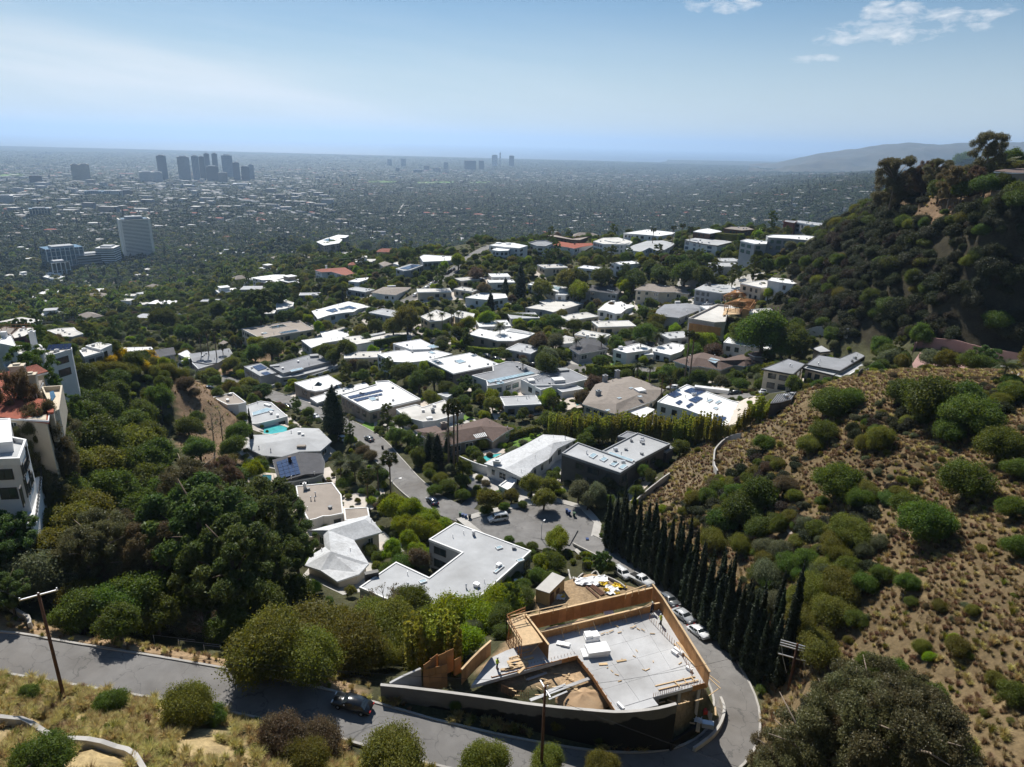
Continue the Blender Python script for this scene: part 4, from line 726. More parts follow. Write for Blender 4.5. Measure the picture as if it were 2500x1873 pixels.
h = House('pale grey flat-roofed house with rows of skylights behind the ivy wall','E2',720,1000,4.0,short='pale skylight-row house'); h.flat(pl('E2',470,1005,600,942,900,958,1190,985,1080,1030,790,1052),wall='grey_stucco',roof='roof_lightgrey',par=.1,vents=2); h.flat(pl('E2',900,985,960,962,1180,975,1110,1015),dz=.6,roof='roof_white',par=.1,vents=0); h.skylights('E2',[(740,985),(760,980),(790,1000),(820,1000),(850,998),(690,1015)],sz=(1.2,.8)); h.block('chimney','E2',640,965,(1.2,1.2,0),1.4,'dark_stucco',cap=True)
h = House('small white flat-roofed house at the foot of the dark hillside','E2',1520,905,4.0,short='white house at the hill foot'); h.flat(pl('E2',1338,900,1385,868,1590,888,1715,930,1640,945,1480,925),roof='roof_white',par=.12,vents=1)
# ---- ridge houses
h = House('large white hillside villa with a red brick stair tower on the ridge','E2',1560,390,7.5,short='white ridge villa'); h.flat(pl('E2',1318,372,1400,358,1760,365,1940,385,1830,430,1590,410,1340,395),wall='grey_stucco',roof='roof_white',par=.35,pm='trim_grey',vents=2,gm='glass_green'); h.flat(pl('E2',1012,432,1090,412,1330,440,1325,470,1180,470),dz=-2.4,wall='grey_stucco',roof='roof_white',par=.25,vents=1,gm='glass_green')
h2 = House('white upper pavilion with a dark red brick end wall on the ridge','E2',1800,205,8.0,short='red-ended white pavilion'); h2.flat(pl('E2',1650,205,1700,190,2080,235,2010,262,1840,240),wall='white_stucco',roof='roof_lightgrey',par=.3,vents=4); h2.flat(pl('E2',1525,200,1545,183,1690,195,1655,222),dz=.2,wall='brick',roof='roof_grey',par=.2,pm='brick',vents=0,win=False)
h = House('flat pale grey gravel-roofed glass house in the middle of the ridge','E2',620,440,5.5,short='gravel-roofed glass house'); h.flat(pl('E2',340,420,470,395,760,420,960,435,740,488,560,465),wall='white_stucco',roof='roof_lightgrey',par=.12,pm='trim_dark',over=.6,vents=8,gm='glass_blue')
h = House('white peak-roofed house with tall windows on the ridge edge','E1',1900,470,6.5,short='white peak-roof house'); h.pitched(pv('E1',1590,530,0,1690,480,.3,1850,430,1.2,2040,425,1.5,2190,460,.6,2130,500,.2,2010,560,0,1880,510,.5,1780,560,0),[[0,1,2,7,8],[2,3,7],[3,4,5,7],[5,6,7]],[0,1,2,3,4,5,6,7,8],wall='white_stucco',roof='roof_lightgrey',vents=2,gm='glass_green')
h = House('white house with a many-plate sculptural roof on the ridge','E1',1450,430,5.0,short='plate-roofed white house'); h.flat(pl('E1',1210,440,1330,395,1500,390,1690,440,1640,475,1440,470,1330,470),wall='white_stucco',roof='roof_offwhite',par=.2,vents=2,gm='glass_green'); h.flat(pl('E1',1340,420,1420,398,1560,425,1480,450),dz=.6,roof='roof_offwhite',par=.05,vents=0,base=h.z-.2,win=False); h.flat(pl('E1',1500,440,1560,428,1650,450,1580,465),dz=.5,roof='roof_offwhite',par=.05,vents=0,base=h.z-.2,win=False)
h = House('red tile-roofed white bungalow on the ridge edge','E1',920,490,4.6,short='red-roofed ridge bungalow'); h.pitched(pv('E1',715,480,0,800,435,1.4,960,460,1.4,1200,455,.8,1215,480,0,1080,500,.2,985,522,0,900,505,0),[[0,1,2,6,7],[2,3,4,5,6]],[0,1,2,3,4,5,6,7],wall='white_stucco',roof='roof_red',vents=1); h.block('chimney','E1',988,478,(1,1,0),1.4,'brick',dz=.6)
h = House('low white house with an open grey parapet terrace left of the red roof','E1',600,460,4.4,short='grey parapet terrace house'); h.flat(pl('E1',430,465,530,435,640,432,745,465,640,505,540,500),roof='roof_grey',par=.8,pm='roof_lightgrey',vents=0)
h = House('white round-cornered house with domed roof units at the end of the ridge street','E1',200,480,5.0,short='white domed-unit house'); h.flat(pl('E1',-30,485,80,455,260,455,430,490,330,520,180,505),roof='roof_white',par=.2,vents=2); h.flat(pl('E1',0,540,60,515,225,520,200,548,90,552),dz=-1.2,roof='roof_white',par=.2,vents=0)
for x,y in ((85,465),(200,470),(130,515)): p = atz(*px('E1',x,y),h.z-(.0 if y < 500 else 1.2)); MB().lathe([(2.2,0),(2.2,.7),(1.8,1.0),(.6,1.15)],14,p).build('roof_dome','trim_white',h.root)
h = House('long dark brown timber house with a flat tan roof on the ridge','E1',800,375,4.6,short='dark timber ridge house'); h.flat(pl('E1',625,365,760,360,960,405,1110,385,1180,380,1050,425,950,420),wall='brown_wood',roof='roof_tan',par=.4,pm='brown_wood',vents=0)
h = House('white cube with a brown eave left of the timber house','E1',380,360,4.6,short='white cube house'); h.flat(pl('E1',270,365,330,350,500,365,440,380),wall='white_stucco',roof='roof_white',par=.1,pm='brown_wood',over=.6,vents=1)
h = House('terracotta low-roofed house far left on the ridge','E1',110,372,4.0,short='terracotta ridge house'); h.flat(pl('E1',-80,372,20,350,270,360,240,385,120,388),wall='brick',roof='roof_red',par=.1,pm='brick',vents=1); h.flat(pl('E1',130,375,170,362,260,365,230,385),dz=.2,wall='brick',roof='roof_offwhite',par=.1,vents=0,win=False)
h = House('long white house with a black panel door under the tall ridge palm','E1',1800,345,5.0,short='long white ridge house'); h.flat(pl('E1',1570,340,1850,295,2180,330,2160,350,1990,375,1850,360),roof='roof_white',par=.15,vents=4)
h = House('grey low-hipped house behind the timber house on the ridge','E1',1180,300,4.0,short='grey hip ridge house'); h.flat(pl('E1',1060,310,1130,283,1290,292,1340,310,1200,325),wall='white_stucco',roof='roof_lightgrey',par=.1,pm='trim_grey',over=.5,vents=1)
h = House('white and dark-eaved house behind the round clipped trees on the ridge','E2',620,310,4.2,short='white dark-eaved ridge house'); h.flat(pl('E2',450,320,520,298,620,282,760,310,790,322,650,345),roof='roof_white',par=.15,wall='brown_wood',vents=2)
h = House('dark brown house with a wide grey gravel roof at the back of the ridge','E2',980,285,4.8,short='brown gravel-roof ridge house'); h.flat(pl('E2',810,282,900,262,1090,265,1180,295,1030,308),wall='brown_wood',roof='roof_taupe',par=.1,pm='brown_wood',over=.5,vents=2)
h = House('grey shingled house with a white attic box behind the ridge','E2',660,190,4.4,short='grey shingled ridge house'); h.flat(pl('E2',520,180,560,152,700,170,840,215,740,218),wall='brown_wood',roof='roof_taupe',par=.05,pm='trim_grey',over=.5,vents=0); h.flat(pl('E2',690,150,740,136,810,150,760,165),dz=1.5,roof='roof_offwhite',par=.1,vents=0)
h = House('long pale flat roof behind the round dark tree on the ridge','E2',1240,170,4.2,short='long pale ridge roof'); h.flat(pl('E2',1120,150,1200,142,1380,165,1360,190,1180,180),roof='roof_taupe',par=.1,vents=0)
h = House('white flat house behind the long yellow-green hedge on the ridge','E2',1380,250,4.2,short='white hedge-top house'); h.flat(pl('E2',1260,240,1330,232,1525,240,1520,265,1380,262),roof='roof_white',par=.12,vents=0)
h = House('white single-storey box with grey edge left of the villa skyline','E1',130,290,4.0,short='white far ridge box'); h.flat(pl('E1',0,300,40,280,270,282,255,300,110,320),roof='roof_white',par=.1,vents=1)
# ---- houses along the rising street
h = House('white flat-roofed house with a tall grey stone wall beside the street rise','E3',2180,560,6.5,short='grey-walled white house'); h.flat(pl('E3',2070,525,2120,500,2390,515,2540,520,2560,545,2420,570,2110,585),wall='grey_stucco',roof='roof_white',par=.3,vents=3); h.flat(pl('E3',1785,665,1960,610,2110,625,1960,680,1880,690),dz=-2.8,wall='grey_stucco',roof='roof_lightgrey',par=.2,vents=0); h.solar(pl('E3',1830,660,1990,612,2090,620,1930,672),8,3,dz=-2.5)
h = House('black-edged two-level house with solar roof at the top of the street','A2',1570,895,5.5,short='black-edged two-level house'); h.flat(pl('A2',1440,895,1520,880,1620,875,1710,893,1640,915,1560,910),wall='dark_stucco',roof='roof_lightgrey',par=.1,pm='trim_dark',over=.5,vents=2); h.solar(pl('A2',1480,893,1540,882,1640,890,1580,905),6,2); h.flat(pl('A2',1430,920,1500,908,1710,930,1640,945,1520,935),dz=-2.4,wall='dark_stucco',roof='roof_lightgrey',par=.1,vents=0)
h = House('grey hip-roofed bungalow beside the street with white eaves','E3',1700,915,4.2,short='grey hip bungalow'); h.pitched(pv('E3',1490,945,0,1640,880,.3,1970,885,0,1930,915,0,1780,978,0,1620,965,0,1750,905,1.2),[[0,1,6],[1,2,6],[2,3,4,6],[4,5,6],[5,0,6]],range(6),wall='white_stucco',roof='roof_taupe',vents=2); h.block('roof_unit','E3',1735,875,(5,1.2,0),.5,'trim_white',dz=.6)
h = House('white two-storey house with a red tile roof and chimneys behind the dark hedge','E3',990,680,6.5,short='white red-tiled house'); h.pitched(pv('E3',820,680,0,900,665,1.2,1180,648,1.2,1300,715,0,1180,745,0,1020,700,0,900,705,0),[[0,1,6],[1,2,5,6],[2,3,4,5]],[0,1,2,3,4,5,6],wall='white_stucco',roof='roof_tile',vents=0); h.block('chimney','E3',958,655,(1.4,1.1,0),1.8,'white_stucco',dz=1,cap=True)
h = House('white modern villa with wide roof slabs over blue pools at the canyon edge','E3',250,765,7.0,short='canyon-edge slab villa'); h.flat(pl('E3',60,770,330,735,520,735,480,765,380,790,200,800),roof='roof_white',par=.1,over=1.0,vents=1,gm='glass_green'); h.flat(pl('E3',175,815,240,800,300,810,230,828),dz=-1.6,roof='roof_white',par=.1,vents=0); h.flat(pl('E3',-40,890,90,870,200,950,180,970,20,910),dz=-5.2,roof='roof_lightgrey',par=.3,vents=0,gm='glass_green')
h = House('white pavilion with a thin flat roof and blue-green glazing near the red crane','E3',850,530,4.4,short='thin-roof white pavilion'); h.flat(pl('E3',710,512,800,503,900,512,990,555,830,560),roof='roof_white',par=.1,over=.5,vents=0,gm='glass_green'); h.flat(pl('E3',680,610,730,560,950,575,960,590,760,590),dz=-1.5,roof='roof_offwhite',par=.1,vents=0); h.solar(pl('E3',790,520,850,512,890,530,830,540),4,2)
h = House('white zigzag-roofed house crowning the far knoll','E3',1000,340,6.0,short='zigzag knoll house'); h.flat(pl('E3',840,345,960,300,1000,290,1100,260,1230,268,1190,295,1110,300,1150,318,1110,360,1010,375,930,388),wall='taupe_stucco',roof='roof_white',par=.1,over=.6,vents=0); h.skylight(pl('E3',915,325,980,305,1050,320,1000,345),gm='glass')
h = House('small cream building with white fascia right of the thin-roof pavilion','E3',660,635,3.8,short='cream garden building'); h.flat(pl('E3',595,640,600,615,715,615,710,640),wall='cream_stucco',roof='roof_offwhite',par=.1,vents=0)
h = House('white flat-roofed lower house under the red-tiled one','E3',1340,800,4.0,short='white lower house'); h.flat(pl('E3',1220,815,1330,780,1460,768,1450,790,1340,825),roof='roof_white',par=.1,vents=1)
h = House('pale brown ranch roof with gables near the upper street junction','E3',1660,600,4.0,short='pale brown gabled house'); h.pitched(pv('E3',1580,600,0,1650,575,1.2,1745,605,0,1640,640,0),[[0,1,3],[1,2,3]],range(4),wall='cream_stucco',roof='roof_taupe',vents=0); h.flat(pl('E3',1750,600,1800,585,1885,605,1820,622),roof='roof_offwhite',par=.1,vents=0)
h = House('white arched house with a rough flat roof beside a lone cypress','E3',450,1090,5.5,short='white arched house'); h.flat(pl('E3',360,1100,380,1042,480,1040,572,1068,560,1110,470,1140,365,1155),roof='roof_offwhite',par=.15,vents=5,wall='white_stucco'); h.flat(pl('E3',150,1185,260,1140,360,1160,340,1195,240,1200),dz=-1.0,roof='roof_offwhite',par=.1,vents=0,wall='grey_stucco')
# ---- houses on the left spur, close to the viewpoint
h = House('tall white stucco house stepping down the slope with balconies, cut by the picture edge','E4',80,620,15,short='tall white left house',z=-45.5); b0 = h.g-8
h.flat(pl('E4',-120,560,95,530,200,550,150,690,-120,700),wall='white_stucco',roof='roof_lightgrey',par=.7,vents=0,base=b0); h.flat(pl('E4',-120,375,75,368,90,540,-120,560),dz=1.6,wall='white_stucco',roof='roof_white',par=.1,vents=0,base=h.z-3); h.pitched(pv('E4',-120,690,.8,155,690,.8,122,772,0,-120,775,0),[[0,1,2,3]],range(4),wall='white_stucco',roof='roof_brown',dz=-1.8,vents=0,win=False)
h.flat(pl('E4',-120,940,95,915,150,1000,120,1010,-120,1020),dz=-7.2,wall='grey_stucco',roof='roof_lightgrey',par=.9,pm='glass_green',vents=0,base=b0,win=False)
D4 = h.w(pl('E4',240,800,312,770,268,1140,190,1165),-8.2); MB().prism(D4,h.z-8.5,h.z-8.2).build('balcony','roof_white',h.root); MB().prism(offset(D4,-.5),b0,h.z-8.55).build('wall','white_stucco',h.root)
A = [Vector((*atz(*px('E4',x,y),h.z-8.2),)) for x,y in ((240,800),(312,770),(268,1140),(190,1165))]
for a,b in ((A[0],A[1]),(A[1],A[2]),(A[2],A[3])):
    for z in (.35,.7,1.05): MB().beam(a+Vector((0,0,z)),b+Vector((0,0,z)),.05).build('railing','black_metal',h.root)
    for i in range(int((b-a).length/1.3)+1): p = a.lerp(b,min(1,i*1.3/(b-a).length)); MB().beam(p,p+Vector((0,0,1.1)),.06).build('baluster','black_metal',h.root)
for x,y,w_,h_ in ((165,745,1.2,2),(195,620,1.0,2.4),(190,710,1.0,1.6),(215,770,.8,1.2),(190,870,1.3,3),(160,940,1.3,3)):
    p = atz(*px('E4',x,y),0) if False else None; d = ray(*px('E4',x,y)); W = h.polys[0][0]; e0 = Vector(atz(*px('E4',200,550),h.z)[:2]); e1 = Vector(atz(*px('E4',150,690),h.z)[:2]); ee = (e1-e0).normalized(); nn = Vector((-ee.y,ee.x)); nn = nn if nn.x > 0 else -nn; t = nn.dot(e0)/nn.dot(Vector(d[:2])); q = d*t; window(h.root,(q[0]+nn.x*.05,q[1]+nn.y*.05,q[2]),w_,h_,math.atan2(ee.y,ee.x))
h = House('red-roofed cream villa with chimneys and a blue-shaded terrace at the left edge','B1',150,850,9,short='red-tiled left villa',z=-44.5); b0 = h.g-6
h.pitched(pv('B1',-120,600,1.5,60,590,1.5,160,650,1.2,165,800,.9,380,825,.6,462,830,.2,440,1040,-.4,0,985,.2,-120,970,.4),[[0,1,2,3,8],[3,4,5,6,7,8]],[0,1,2,3,4,5,6,7,8],wall='cream_stucco',roof='roof_red',vents=2)
h.pitched(pv('B1',30,595,0,330,520,.8,432,582,0,235,640,-.2),[[0,1,2,3]],range(4),wall='cream_stucco',roof='roof_tile',dz=1.4,vents=0)
A = [Vector((*atz(*px('B1',x,y),h.z+1.4+r),)) for x,y,r in ((30,595,0),(330,520,.8),(432,582,0),(235,640,-.2))]
for i in range(26): t = (i+.5)/26; MB().tube([A[0].lerp(A[1],t)+Vector((0,0,.06)),A[3].lerp(A[2],t)+Vector((0,0,.06))],.13,6).build('roof_tile_row','roof_tile',h.root)
h.pitched(pv('B1',160,755,0,205,680,.5,385,655,.5,350,735,0),[[0,1,2,3]],range(4),wall='cream_stucco',roof='roof_taupe',dz=.8,vents=0,win=False)
h.block('chimney','B1',180,650,(2.2,1.6,0),2.6,'cream_stucco',dz=1.2,cap=True); h.block('chimney','B1',308,770,(1.7,1.4,0),3.4,'cream_stucco',dz=.2,cap=True); MB().prism(h.w(pl('B1',360,760,470,735,570,742,540,960,490,990,460,870),-1.2),h.z-5.5,h.z-1.2).build('terrace','cream_stucco',h.root); MB().prism(h.w(pl('B1',445,765,480,752,500,800,460,860),.9),h.z+.8,h.z+.95).build('awning','glass_blue',h.root); h.flat(pl('B1',410,915,440,895,485,915,480,945,430,945),dz=.4,wall='cream_stucco',roof='roof_red',par=0,vents=0,base=h.z-5)
MB().ring(offset(h.w(pl('B1',380,755,570,742,540,960,490,990),-1.2),0),offset(h.w(pl('B1',380,755,570,742,540,960,490,990),-1.2),-.3),h.z-1.2,h.z-.3).build('parapet','cream_stucco',h.root)
h = House('white boxy house with a sloped array of solar panels on the left spur','E5',700,1270,8,short='left solar house',z=-52); b0 = h.g-8
h.flat(pl('E5',545,1305,560,1250,858,1225,850,1245,600,1318),wall='white_stucco',roof='roof_offwhite',par=.35,vents=1,base=b0); h.solar([(*px('E5',545,1245),.2),(*px('E5',575,1178),1.2),(*px('E5',852,1160),1.2),(*px('E5',845,1228),.2)],4,6,dz=.5); h.flat(pl('E5',205,1212,480,1195,545,1250,350,1310,210,1300),dz=-.2,roof='roof_offwhite',par=.5,vents=1,base=b0); h.flat(pl('E5',-80,1165,130,1065,200,1215,40,1180),dz=2.0,wall='white_stucco',roof='roof_white',par=.3,vents=0,base=b0); h.flat(pl('E5',20,1370,60,1335,310,1320,330,1400,60,1450),dz=-3.2,roof='roof_lightgrey',par=.1,vents=0,base=b0)
h.block('chimney','E5',412,1190,(1.3,1.1,0),3.6,'white_stucco',cap=True); h.block('chimney','E5',55,1095,(1.3,1.1,0),1.6,'white_stucco',dz=2)
h = House('half-renovated brown house with open scaffold rails behind the left solar house','E5',280,1020,7,short='scaffolded brown house'); b0 = h.g-4; h.flat(pl('E5',130,1060,230,980,380,972,425,1000,300,1080,170,1110),wall='brick',roof='roof_offwhite',par=.3,pm='brown_wood',vents=3); h.flat(pl('E5',-60,1010,60,960,190,985,120,1060),dz=.5,wall='brick',roof='roof_taupe',par=.3,pm='brown_wood',vents=0)
for i in range(7): a = atz(*px('E5',20+60*i,1010-12*(i % 3)),h.z+.3); MB().beam(a,a+np.array([0,0,3.0]),.12).build('scaffold_pole','stud_wood',h.root)
for z in (1.2,2.6): MB().beam(atz(*px('E5',20,1010),h.z)+np.array([0,0,z]),atz(*px('E5',380,1000),h.z)+np.array([0,0,z]),.12).build('scaffold_rail','stud_wood',h.root)
h = House('flat white-roofed house with a pale blue roof tank in the canyon on the left','E5',780,1030,5,short='canyon white-roof house'); h.flat(pl('E5',560,1010,700,985,880,975,910,1010,990,1050,860,1085,740,1080),wall='grey_stucco',roof='roof_offwhite',par=.2,vents=4)
h = House('white two-block flat house beside the round dark pine on the left street','E5',1080,1230,4.6,short='white two-block house'); h.flat(pl('E5',1020,1195,1180,1150,1330,1180,1200,1240),roof='roof_offwhite',par=.15,vents=1); h.flat(pl('E5',945,1250,1060,1225,1230,1260,1000,1325),dz=-.6,wall='grey_stucco',roof='roof_offwhite',par=.15,vents=1)
h = House('long low white house along the left street behind the round trees','E5',1600,1225,4.0,short='long low white street house'); h.flat(pl('E5',1430,1260,1400,1215,1800,1205,1820,1230,1700,1255),roof='roof_white',par=.1,vents=2)
h = House('charcoal hip-roofed house with an ivy-covered end on the left street','B1',1450,420,4.0,short='charcoal ivy-end house'); h.pitched(pv('B1',1355,420,0,1390,385,.4,1560,360,.6,1580,420,0,1440,450,0),[[0,1,2,3,4]],range(5),wall='grey_stucco',roof='roof_dark',vents=3)
h = House('grey low-roofed house with a carport between the left palms','B1',1880,440,4.0,short='grey carport house'); h.flat(pl('B1',1700,420,1900,395,2060,370,2095,425,1960,500,1860,510,1730,490),wall='grey_stucco',roof='roof_grey',par=.1,pm='trim_grey',vents=3); h.flat(pl('B1',1725,500,1860,470,1930,510,1780,555),dz=-.4,wall='grey_stucco',roof='roof_grey',par=.1,vents=0); h.flat(pl('B1',1600,425,1680,385,1740,445,1700,470),dz=-.3,roof='roof_white',par=.2,vents=0)
h = House('little grey-roofed hut among the left palms','B1',2010,315,3.2,short='grey palm hut'); h.pitched(pv('B1',1965,325,0,2010,298,.6,2050,315,0,2010,335,0),[[0,1,3],[1,2,3]],range(4),wall='taupe_stucco',roof='roof_taupe',vents=0)
h = House('white villa cascading down the far left canyon wall','E5',640,380,8,short='cascading canyon villa'); h.flat(pl('E5',510,370,560,345,720,330,780,365,700,390,600,390),roof='roof_white',par=.3,vents=2); h.flat(pl('E5',560,400,690,378,760,410,680,440),dz=-3,roof='roof_white',par=.2,vents=0); h.flat(pl('E5',540,325,600,315,740,318,700,335),dz=2.5,roof='roof_white',par=.2,vents=0)
h = House('white terraced house lower on the left canyon wall','E5',620,560,7,short='terraced canyon house'); h.flat(pl('E5',460,570,560,520,700,530,690,565,560,590),roof='roof_white',par=.4,vents=1); h.flat(pl('E5',395,640,440,600,520,600,500,640),dz=-2.5,roof='roof_lightgrey',par=.2,vents=0)
h = House('long dark modern house with a pale roof line in the left canyon','E5',270,640,5,short='long dark canyon house'); h.flat(pl('E5',130,645,280,610,400,600,390,620,220,660),wall='dark_stucco',roof='roof_lightgrey',par=.1,vents=0)
h = House('grey-walled house with a pyramid skylight on the left canyon floor','E5',1050,690,5,short='pyramid skylight canyon house'); h.flat(pl('E5',1000,690,1030,665,1110,665,1080,700),roof='roof_white',par=.2,vents=0)
h = House('long white glass-fronted house on the far canyon bench','E5',1630,405,5,short='white canyon bench house'); h.flat(pl('E5',1530,410,1640,392,1730,395,1640,425),roof='roof_white',par=.2,vents=0); h.flat(pl('E5',1810,410,1850,395,1895,405,1860,425),roof='roof_white',par=.1,vents=0)
h = House('white house with a sharp grey gable in the tree-filled canyon','E5',2130,825,4,short='sharp gable canyon house'); h.pitched(pv('E5',2080,840,0,2135,800,2.2,2185,835,0,2130,845,0),[[0,1,3],[1,2,3]],range(4),roof='roof_lightgrey',vents=0)
h = House('white house with a terracotta roof above the left canyon','B2',95,390,5,short='terracotta canyon house'); h.pitched(pv('B2',25,400,0,60,378,.8,150,365,.8,180,390,0,100,408,0),[[0,1,2,3,4]],range(5),roof='roof_tile',vents=0)
h = House('grey-white stacked house below the white arched house','B2',340,510,6,short='grey stacked house'); h.flat(pl('B2',290,510,330,480,390,490,380,530,310,535),wall='grey_stucco',roof='roof_offwhite',par=.2,vents=0)
h = House('brown-roofed hilltop house under the palm at the top right','E6',2000,470,4.5,short='hilltop house'); h.pitched(pv('E6',1745,465,.3,1900,440,.8,2080,430,1.0,2300,440,1.0,2300,495,0,2000,490,0),[[0,1,5],[1,2,3,4,5]],range(6),wall='taupe_stucco',roof='roof_brown',vents=0)
h = House('low dark hilltop house with a white deck edge among the brown trees','E6',860,600,4.0,short='dark hilltop house'); h.flat(pl('E6',750,600,800,585,960,600,940,620),wall='brown_wood',roof='roof_taupe',par=.1,vents=0)
# ---- smaller houses filling the gaps of the terrace
ZONE = pl('O',500,690,700,600,900,620,1250,560,1640,560,1660,700,1560,850,1250,870,900,880,560,800); PXP = [[project((*p,z)) for p in P] for hs in HOUSES for P,z in hs.polys]; fq = random.Random(4); used = set(); nf = 0
for _ in range(1500):
    u,v = fq.uniform(560,1880),fq.uniform(630,1000)
    if nf > 26 or not inpoly(ZONE,u,v): continue
    p = hit(u,v,h0=3.6)[0]; a = fq.choice((.35,-.5,.2,.6)); w,d = fq.uniform(6,10),fq.uniform(4,6.5); P = ccw([(p[0]+x*math.cos(a)-y*math.sin(a),p[1]+x*math.sin(a)+y*math.cos(a)) for x,y in ((-w,-d),(w,-d),(w,d),(-w,d))]); Q = [project((*c,p[2])) for c in P]+[(u,v)]
    if any(np.min(np.hypot(R[:,0]-p[0],R[:,1]-p[1])) < wd/2+d+2 for R,wd in ROADS.values()) or any(inpoly(o,*c) for o in PXP for c in Q) or any(inpoly(offset(o,1.5),*c) for hs in HOUSES for o,_z in hs.polys for c in P+[p[:2]]): continue
    n = min(HOUSES,key=lambda h_: math.hypot(h_.uv[0]-u,h_.uv[1]-v)); rel = 'left of' if u < n.uv[0] else 'right of'
    if (rel,n.short) in used: continue
    used.add((rel,n.short)); nf += 1; c,rf,wl = fq.choice((('white','roof_white','white_stucco'),('grey','roof_lightgrey','grey_stucco'),('off-white','roof_offwhite','cream_stucco'))); h = House('low %s flat-roofed house tucked in %s the %s' % (c,rel,n.short),'S',u,v,3.6,short='low %s house near the %s' % (c,n.short.split(' ')[-1])); h.flat(None,world=P,roof=rf,wall=wl,par=.2,vents=2); PXP.append(Q[:4])
# ---- paved patios round the houses of the terrace
for i,hs in enumerate(HOUSES):
    if not hs.polys or not (150 < hs.t < 460) or hs.uv[0] < 600 or hs.uv[0] > 1780 or i % 4 == 3: continue
    P,z = hs.polys[0]; d = 2.2+(i*7 % 5)*.5; Q = offset(P,d); sx,sy = ((-1.5,0),(1.8,0),(0,-1.5),(1.2,-1.2))[i % 4]; mb = MB(); drape(mb,[(x+sx,y+sy) for x,y in Q],.07,3.0); struct('patio',mb,('paving','deck','concrete')[i % 3],True)
# ---------------------------------------------------------------- plants
leafmat('leaf_dark',(0.081,0.117,0.024),.42); leafmat('leaf_olive',(0.148,0.156,0.028),.42); leafmat('leaf_green',(0.095,0.140,0.025),.42); leafmat('leaf_bright',(0.189,0.261,0.020),.45); leafmat('leaf_grey',(0.129,0.145,0.075),.4); leafmat('leaf_brown',(0.130,0.101,0.054),.4)
leafmat('leaf_pine',(0.085,0.128,0.034),.35); leafmat('leaf_cypress',(.024,.036,.015),.12); leafmat('leaf_bamboo',(.26,.27,.045),.45); leafmat('leaf_yellow',(.42,.30,.02),.4); leafmat('leaf_palm',(.085,.115,.04),.3); leafmat('leaf_dry',(.27,.195,.10),.35); leafmat('leaf_straw',(.42,.36,.14),.4); leafmat('leaf_far',(0.050,0.075,0.026),.25,vv=.25); leafmat('leaf_far_grey',(0.060,0.076,0.037),.25,vv=.25); leafmat('leaf_chap_shade',(0.041,0.050,0.020),.3); leafmat('leaf_chap_grey_shade',(0.056,0.061,0.036),.3); leafmat('leaf_chap_brown_shade',(0.056,0.045,0.030),.3); leafmat('leaf_pink',(.35,.03,.08),.4); leafmat('leaf_euc',(0.116,0.112,0.051),.4,rough=.45)  # chap leaves: darker copies of the leaf colours, the dark slope's shade put in
def _ico():
    t = (1+5 ** .5)/2; v = np.array([(-1,t,0),(1,t,0),(-1,-t,0),(1,-t,0),(0,-1,t),(0,1,t),(0,-1,-t),(0,1,-t),(t,0,-1),(t,0,1),(-t,0,-1),(-t,0,1)],float); v /= np.linalg.norm(v[0])
    f = [(0,11,5),(0,5,1),(0,1,7),(0,7,10),(0,10,11),(1,5,9),(5,11,4),(11,10,2),(10,7,6),(7,1,8),(3,9,4),(3,4,2),(3,2,6),(3,6,8),(3,8,9),(4,9,5),(2,4,11),(6,2,10),(8,6,7),(9,8,1)]
    return v,np.array(f)
ICO = _ico()
def leaf_mesh(name,lobes,n,size,m,seed,up=.25,asp=1.5,core=.72,squash=1.0,align=.5,extra=None):
    """crown built of many leaf-sized quads spread over overlapping clumps, with twig mass inside each clump"""
    r = np.random.default_rng(seed); C = np.array([l[:3] for l in lobes],float); R = np.array([l[3] for l in lobes],float)
    w = R ** 2; k = r.choice(len(lobes),n,p=w/w.sum()); d = r.normal(size=(n,3)); d[:,2] += up; d /= np.linalg.norm(d,axis=1)[:,None]
    rad = R[k]*(1.03-np.abs(r.normal(0,.24,n)))*(1+.17*r.normal(size=n)); P = C[k]+d*rad[:,None]*np.array([1,1,squash])
    nr = d*align+r.normal(size=(n,3))*.55; nr /= np.linalg.norm(nr,axis=1)[:,None]; a = np.cross(nr,r.normal(size=(n,3))); a /= np.linalg.norm(a,axis=1)[:,None]; b = np.cross(nr,a)
    s = size*r.uniform(.6,1.35,n)[:,None]*.5; V = np.stack([P-a*s*asp-b*s*.35,P-a*s*.1-b*s,P+a*s*asp,P+a*s*.1+b*s],1).reshape(-1,3)
    tv = np.clip(.5+.22*r.normal(size=n)+.16*r.normal(size=len(lobes))[k],0,1); th = np.clip(.5+.2*r.normal(size=n)+.2*r.normal(size=len(lobes))[k],0,1)
    tint = np.stack([np.repeat(tv,4),np.repeat(th,4),np.zeros(4*n)],1); F = [np.arange(4*n).reshape(-1,4)]; loops = [F[0].ravel()]; starts = np.arange(0,4*n,4); nv = 4*n; Vs = [V]; Ts = [tint]
    if core:
        iv,jf = ICO; vs = []; fs = []
        for i in range(len(lobes)):
            fs.append(jf+nv+i*12); vs.append(C[i]+iv*R[i]*core*r.uniform(.85,1.1,(12,1))*np.array([1,1,squash]))
        vs = np.concatenate(vs); fs = np.concatenate(fs); Vs.append(vs); Ts.append(np.tile([.4,.5,0],(len(vs),1))); starts = np.concatenate([starts,4*n+np.arange(0,fs.size,3)]); loops.append(fs.ravel())
    V = np.concatenate(Vs).astype(np.float32); me = bpy.data.meshes.new(name); L = np.concatenate(loops).astype(np.int32); me.vertices.add(len(V)); me.vertices.foreach_set('co',V.ravel()); me.loops.add(len(L)); me.loops.foreach_set('vertex_index',L); me.polygons.add(len(starts)); me.polygons.foreach_set('loop_start',starts.astype(np.int32)); me.update(calc_edges=True)
    at = me.attributes.new('tint','FLOAT_VECTOR','POINT'); at.data.foreach_set('vector',np.concatenate(Ts).astype(np.float32).ravel()); me.materials.append(MATS[m]); return me
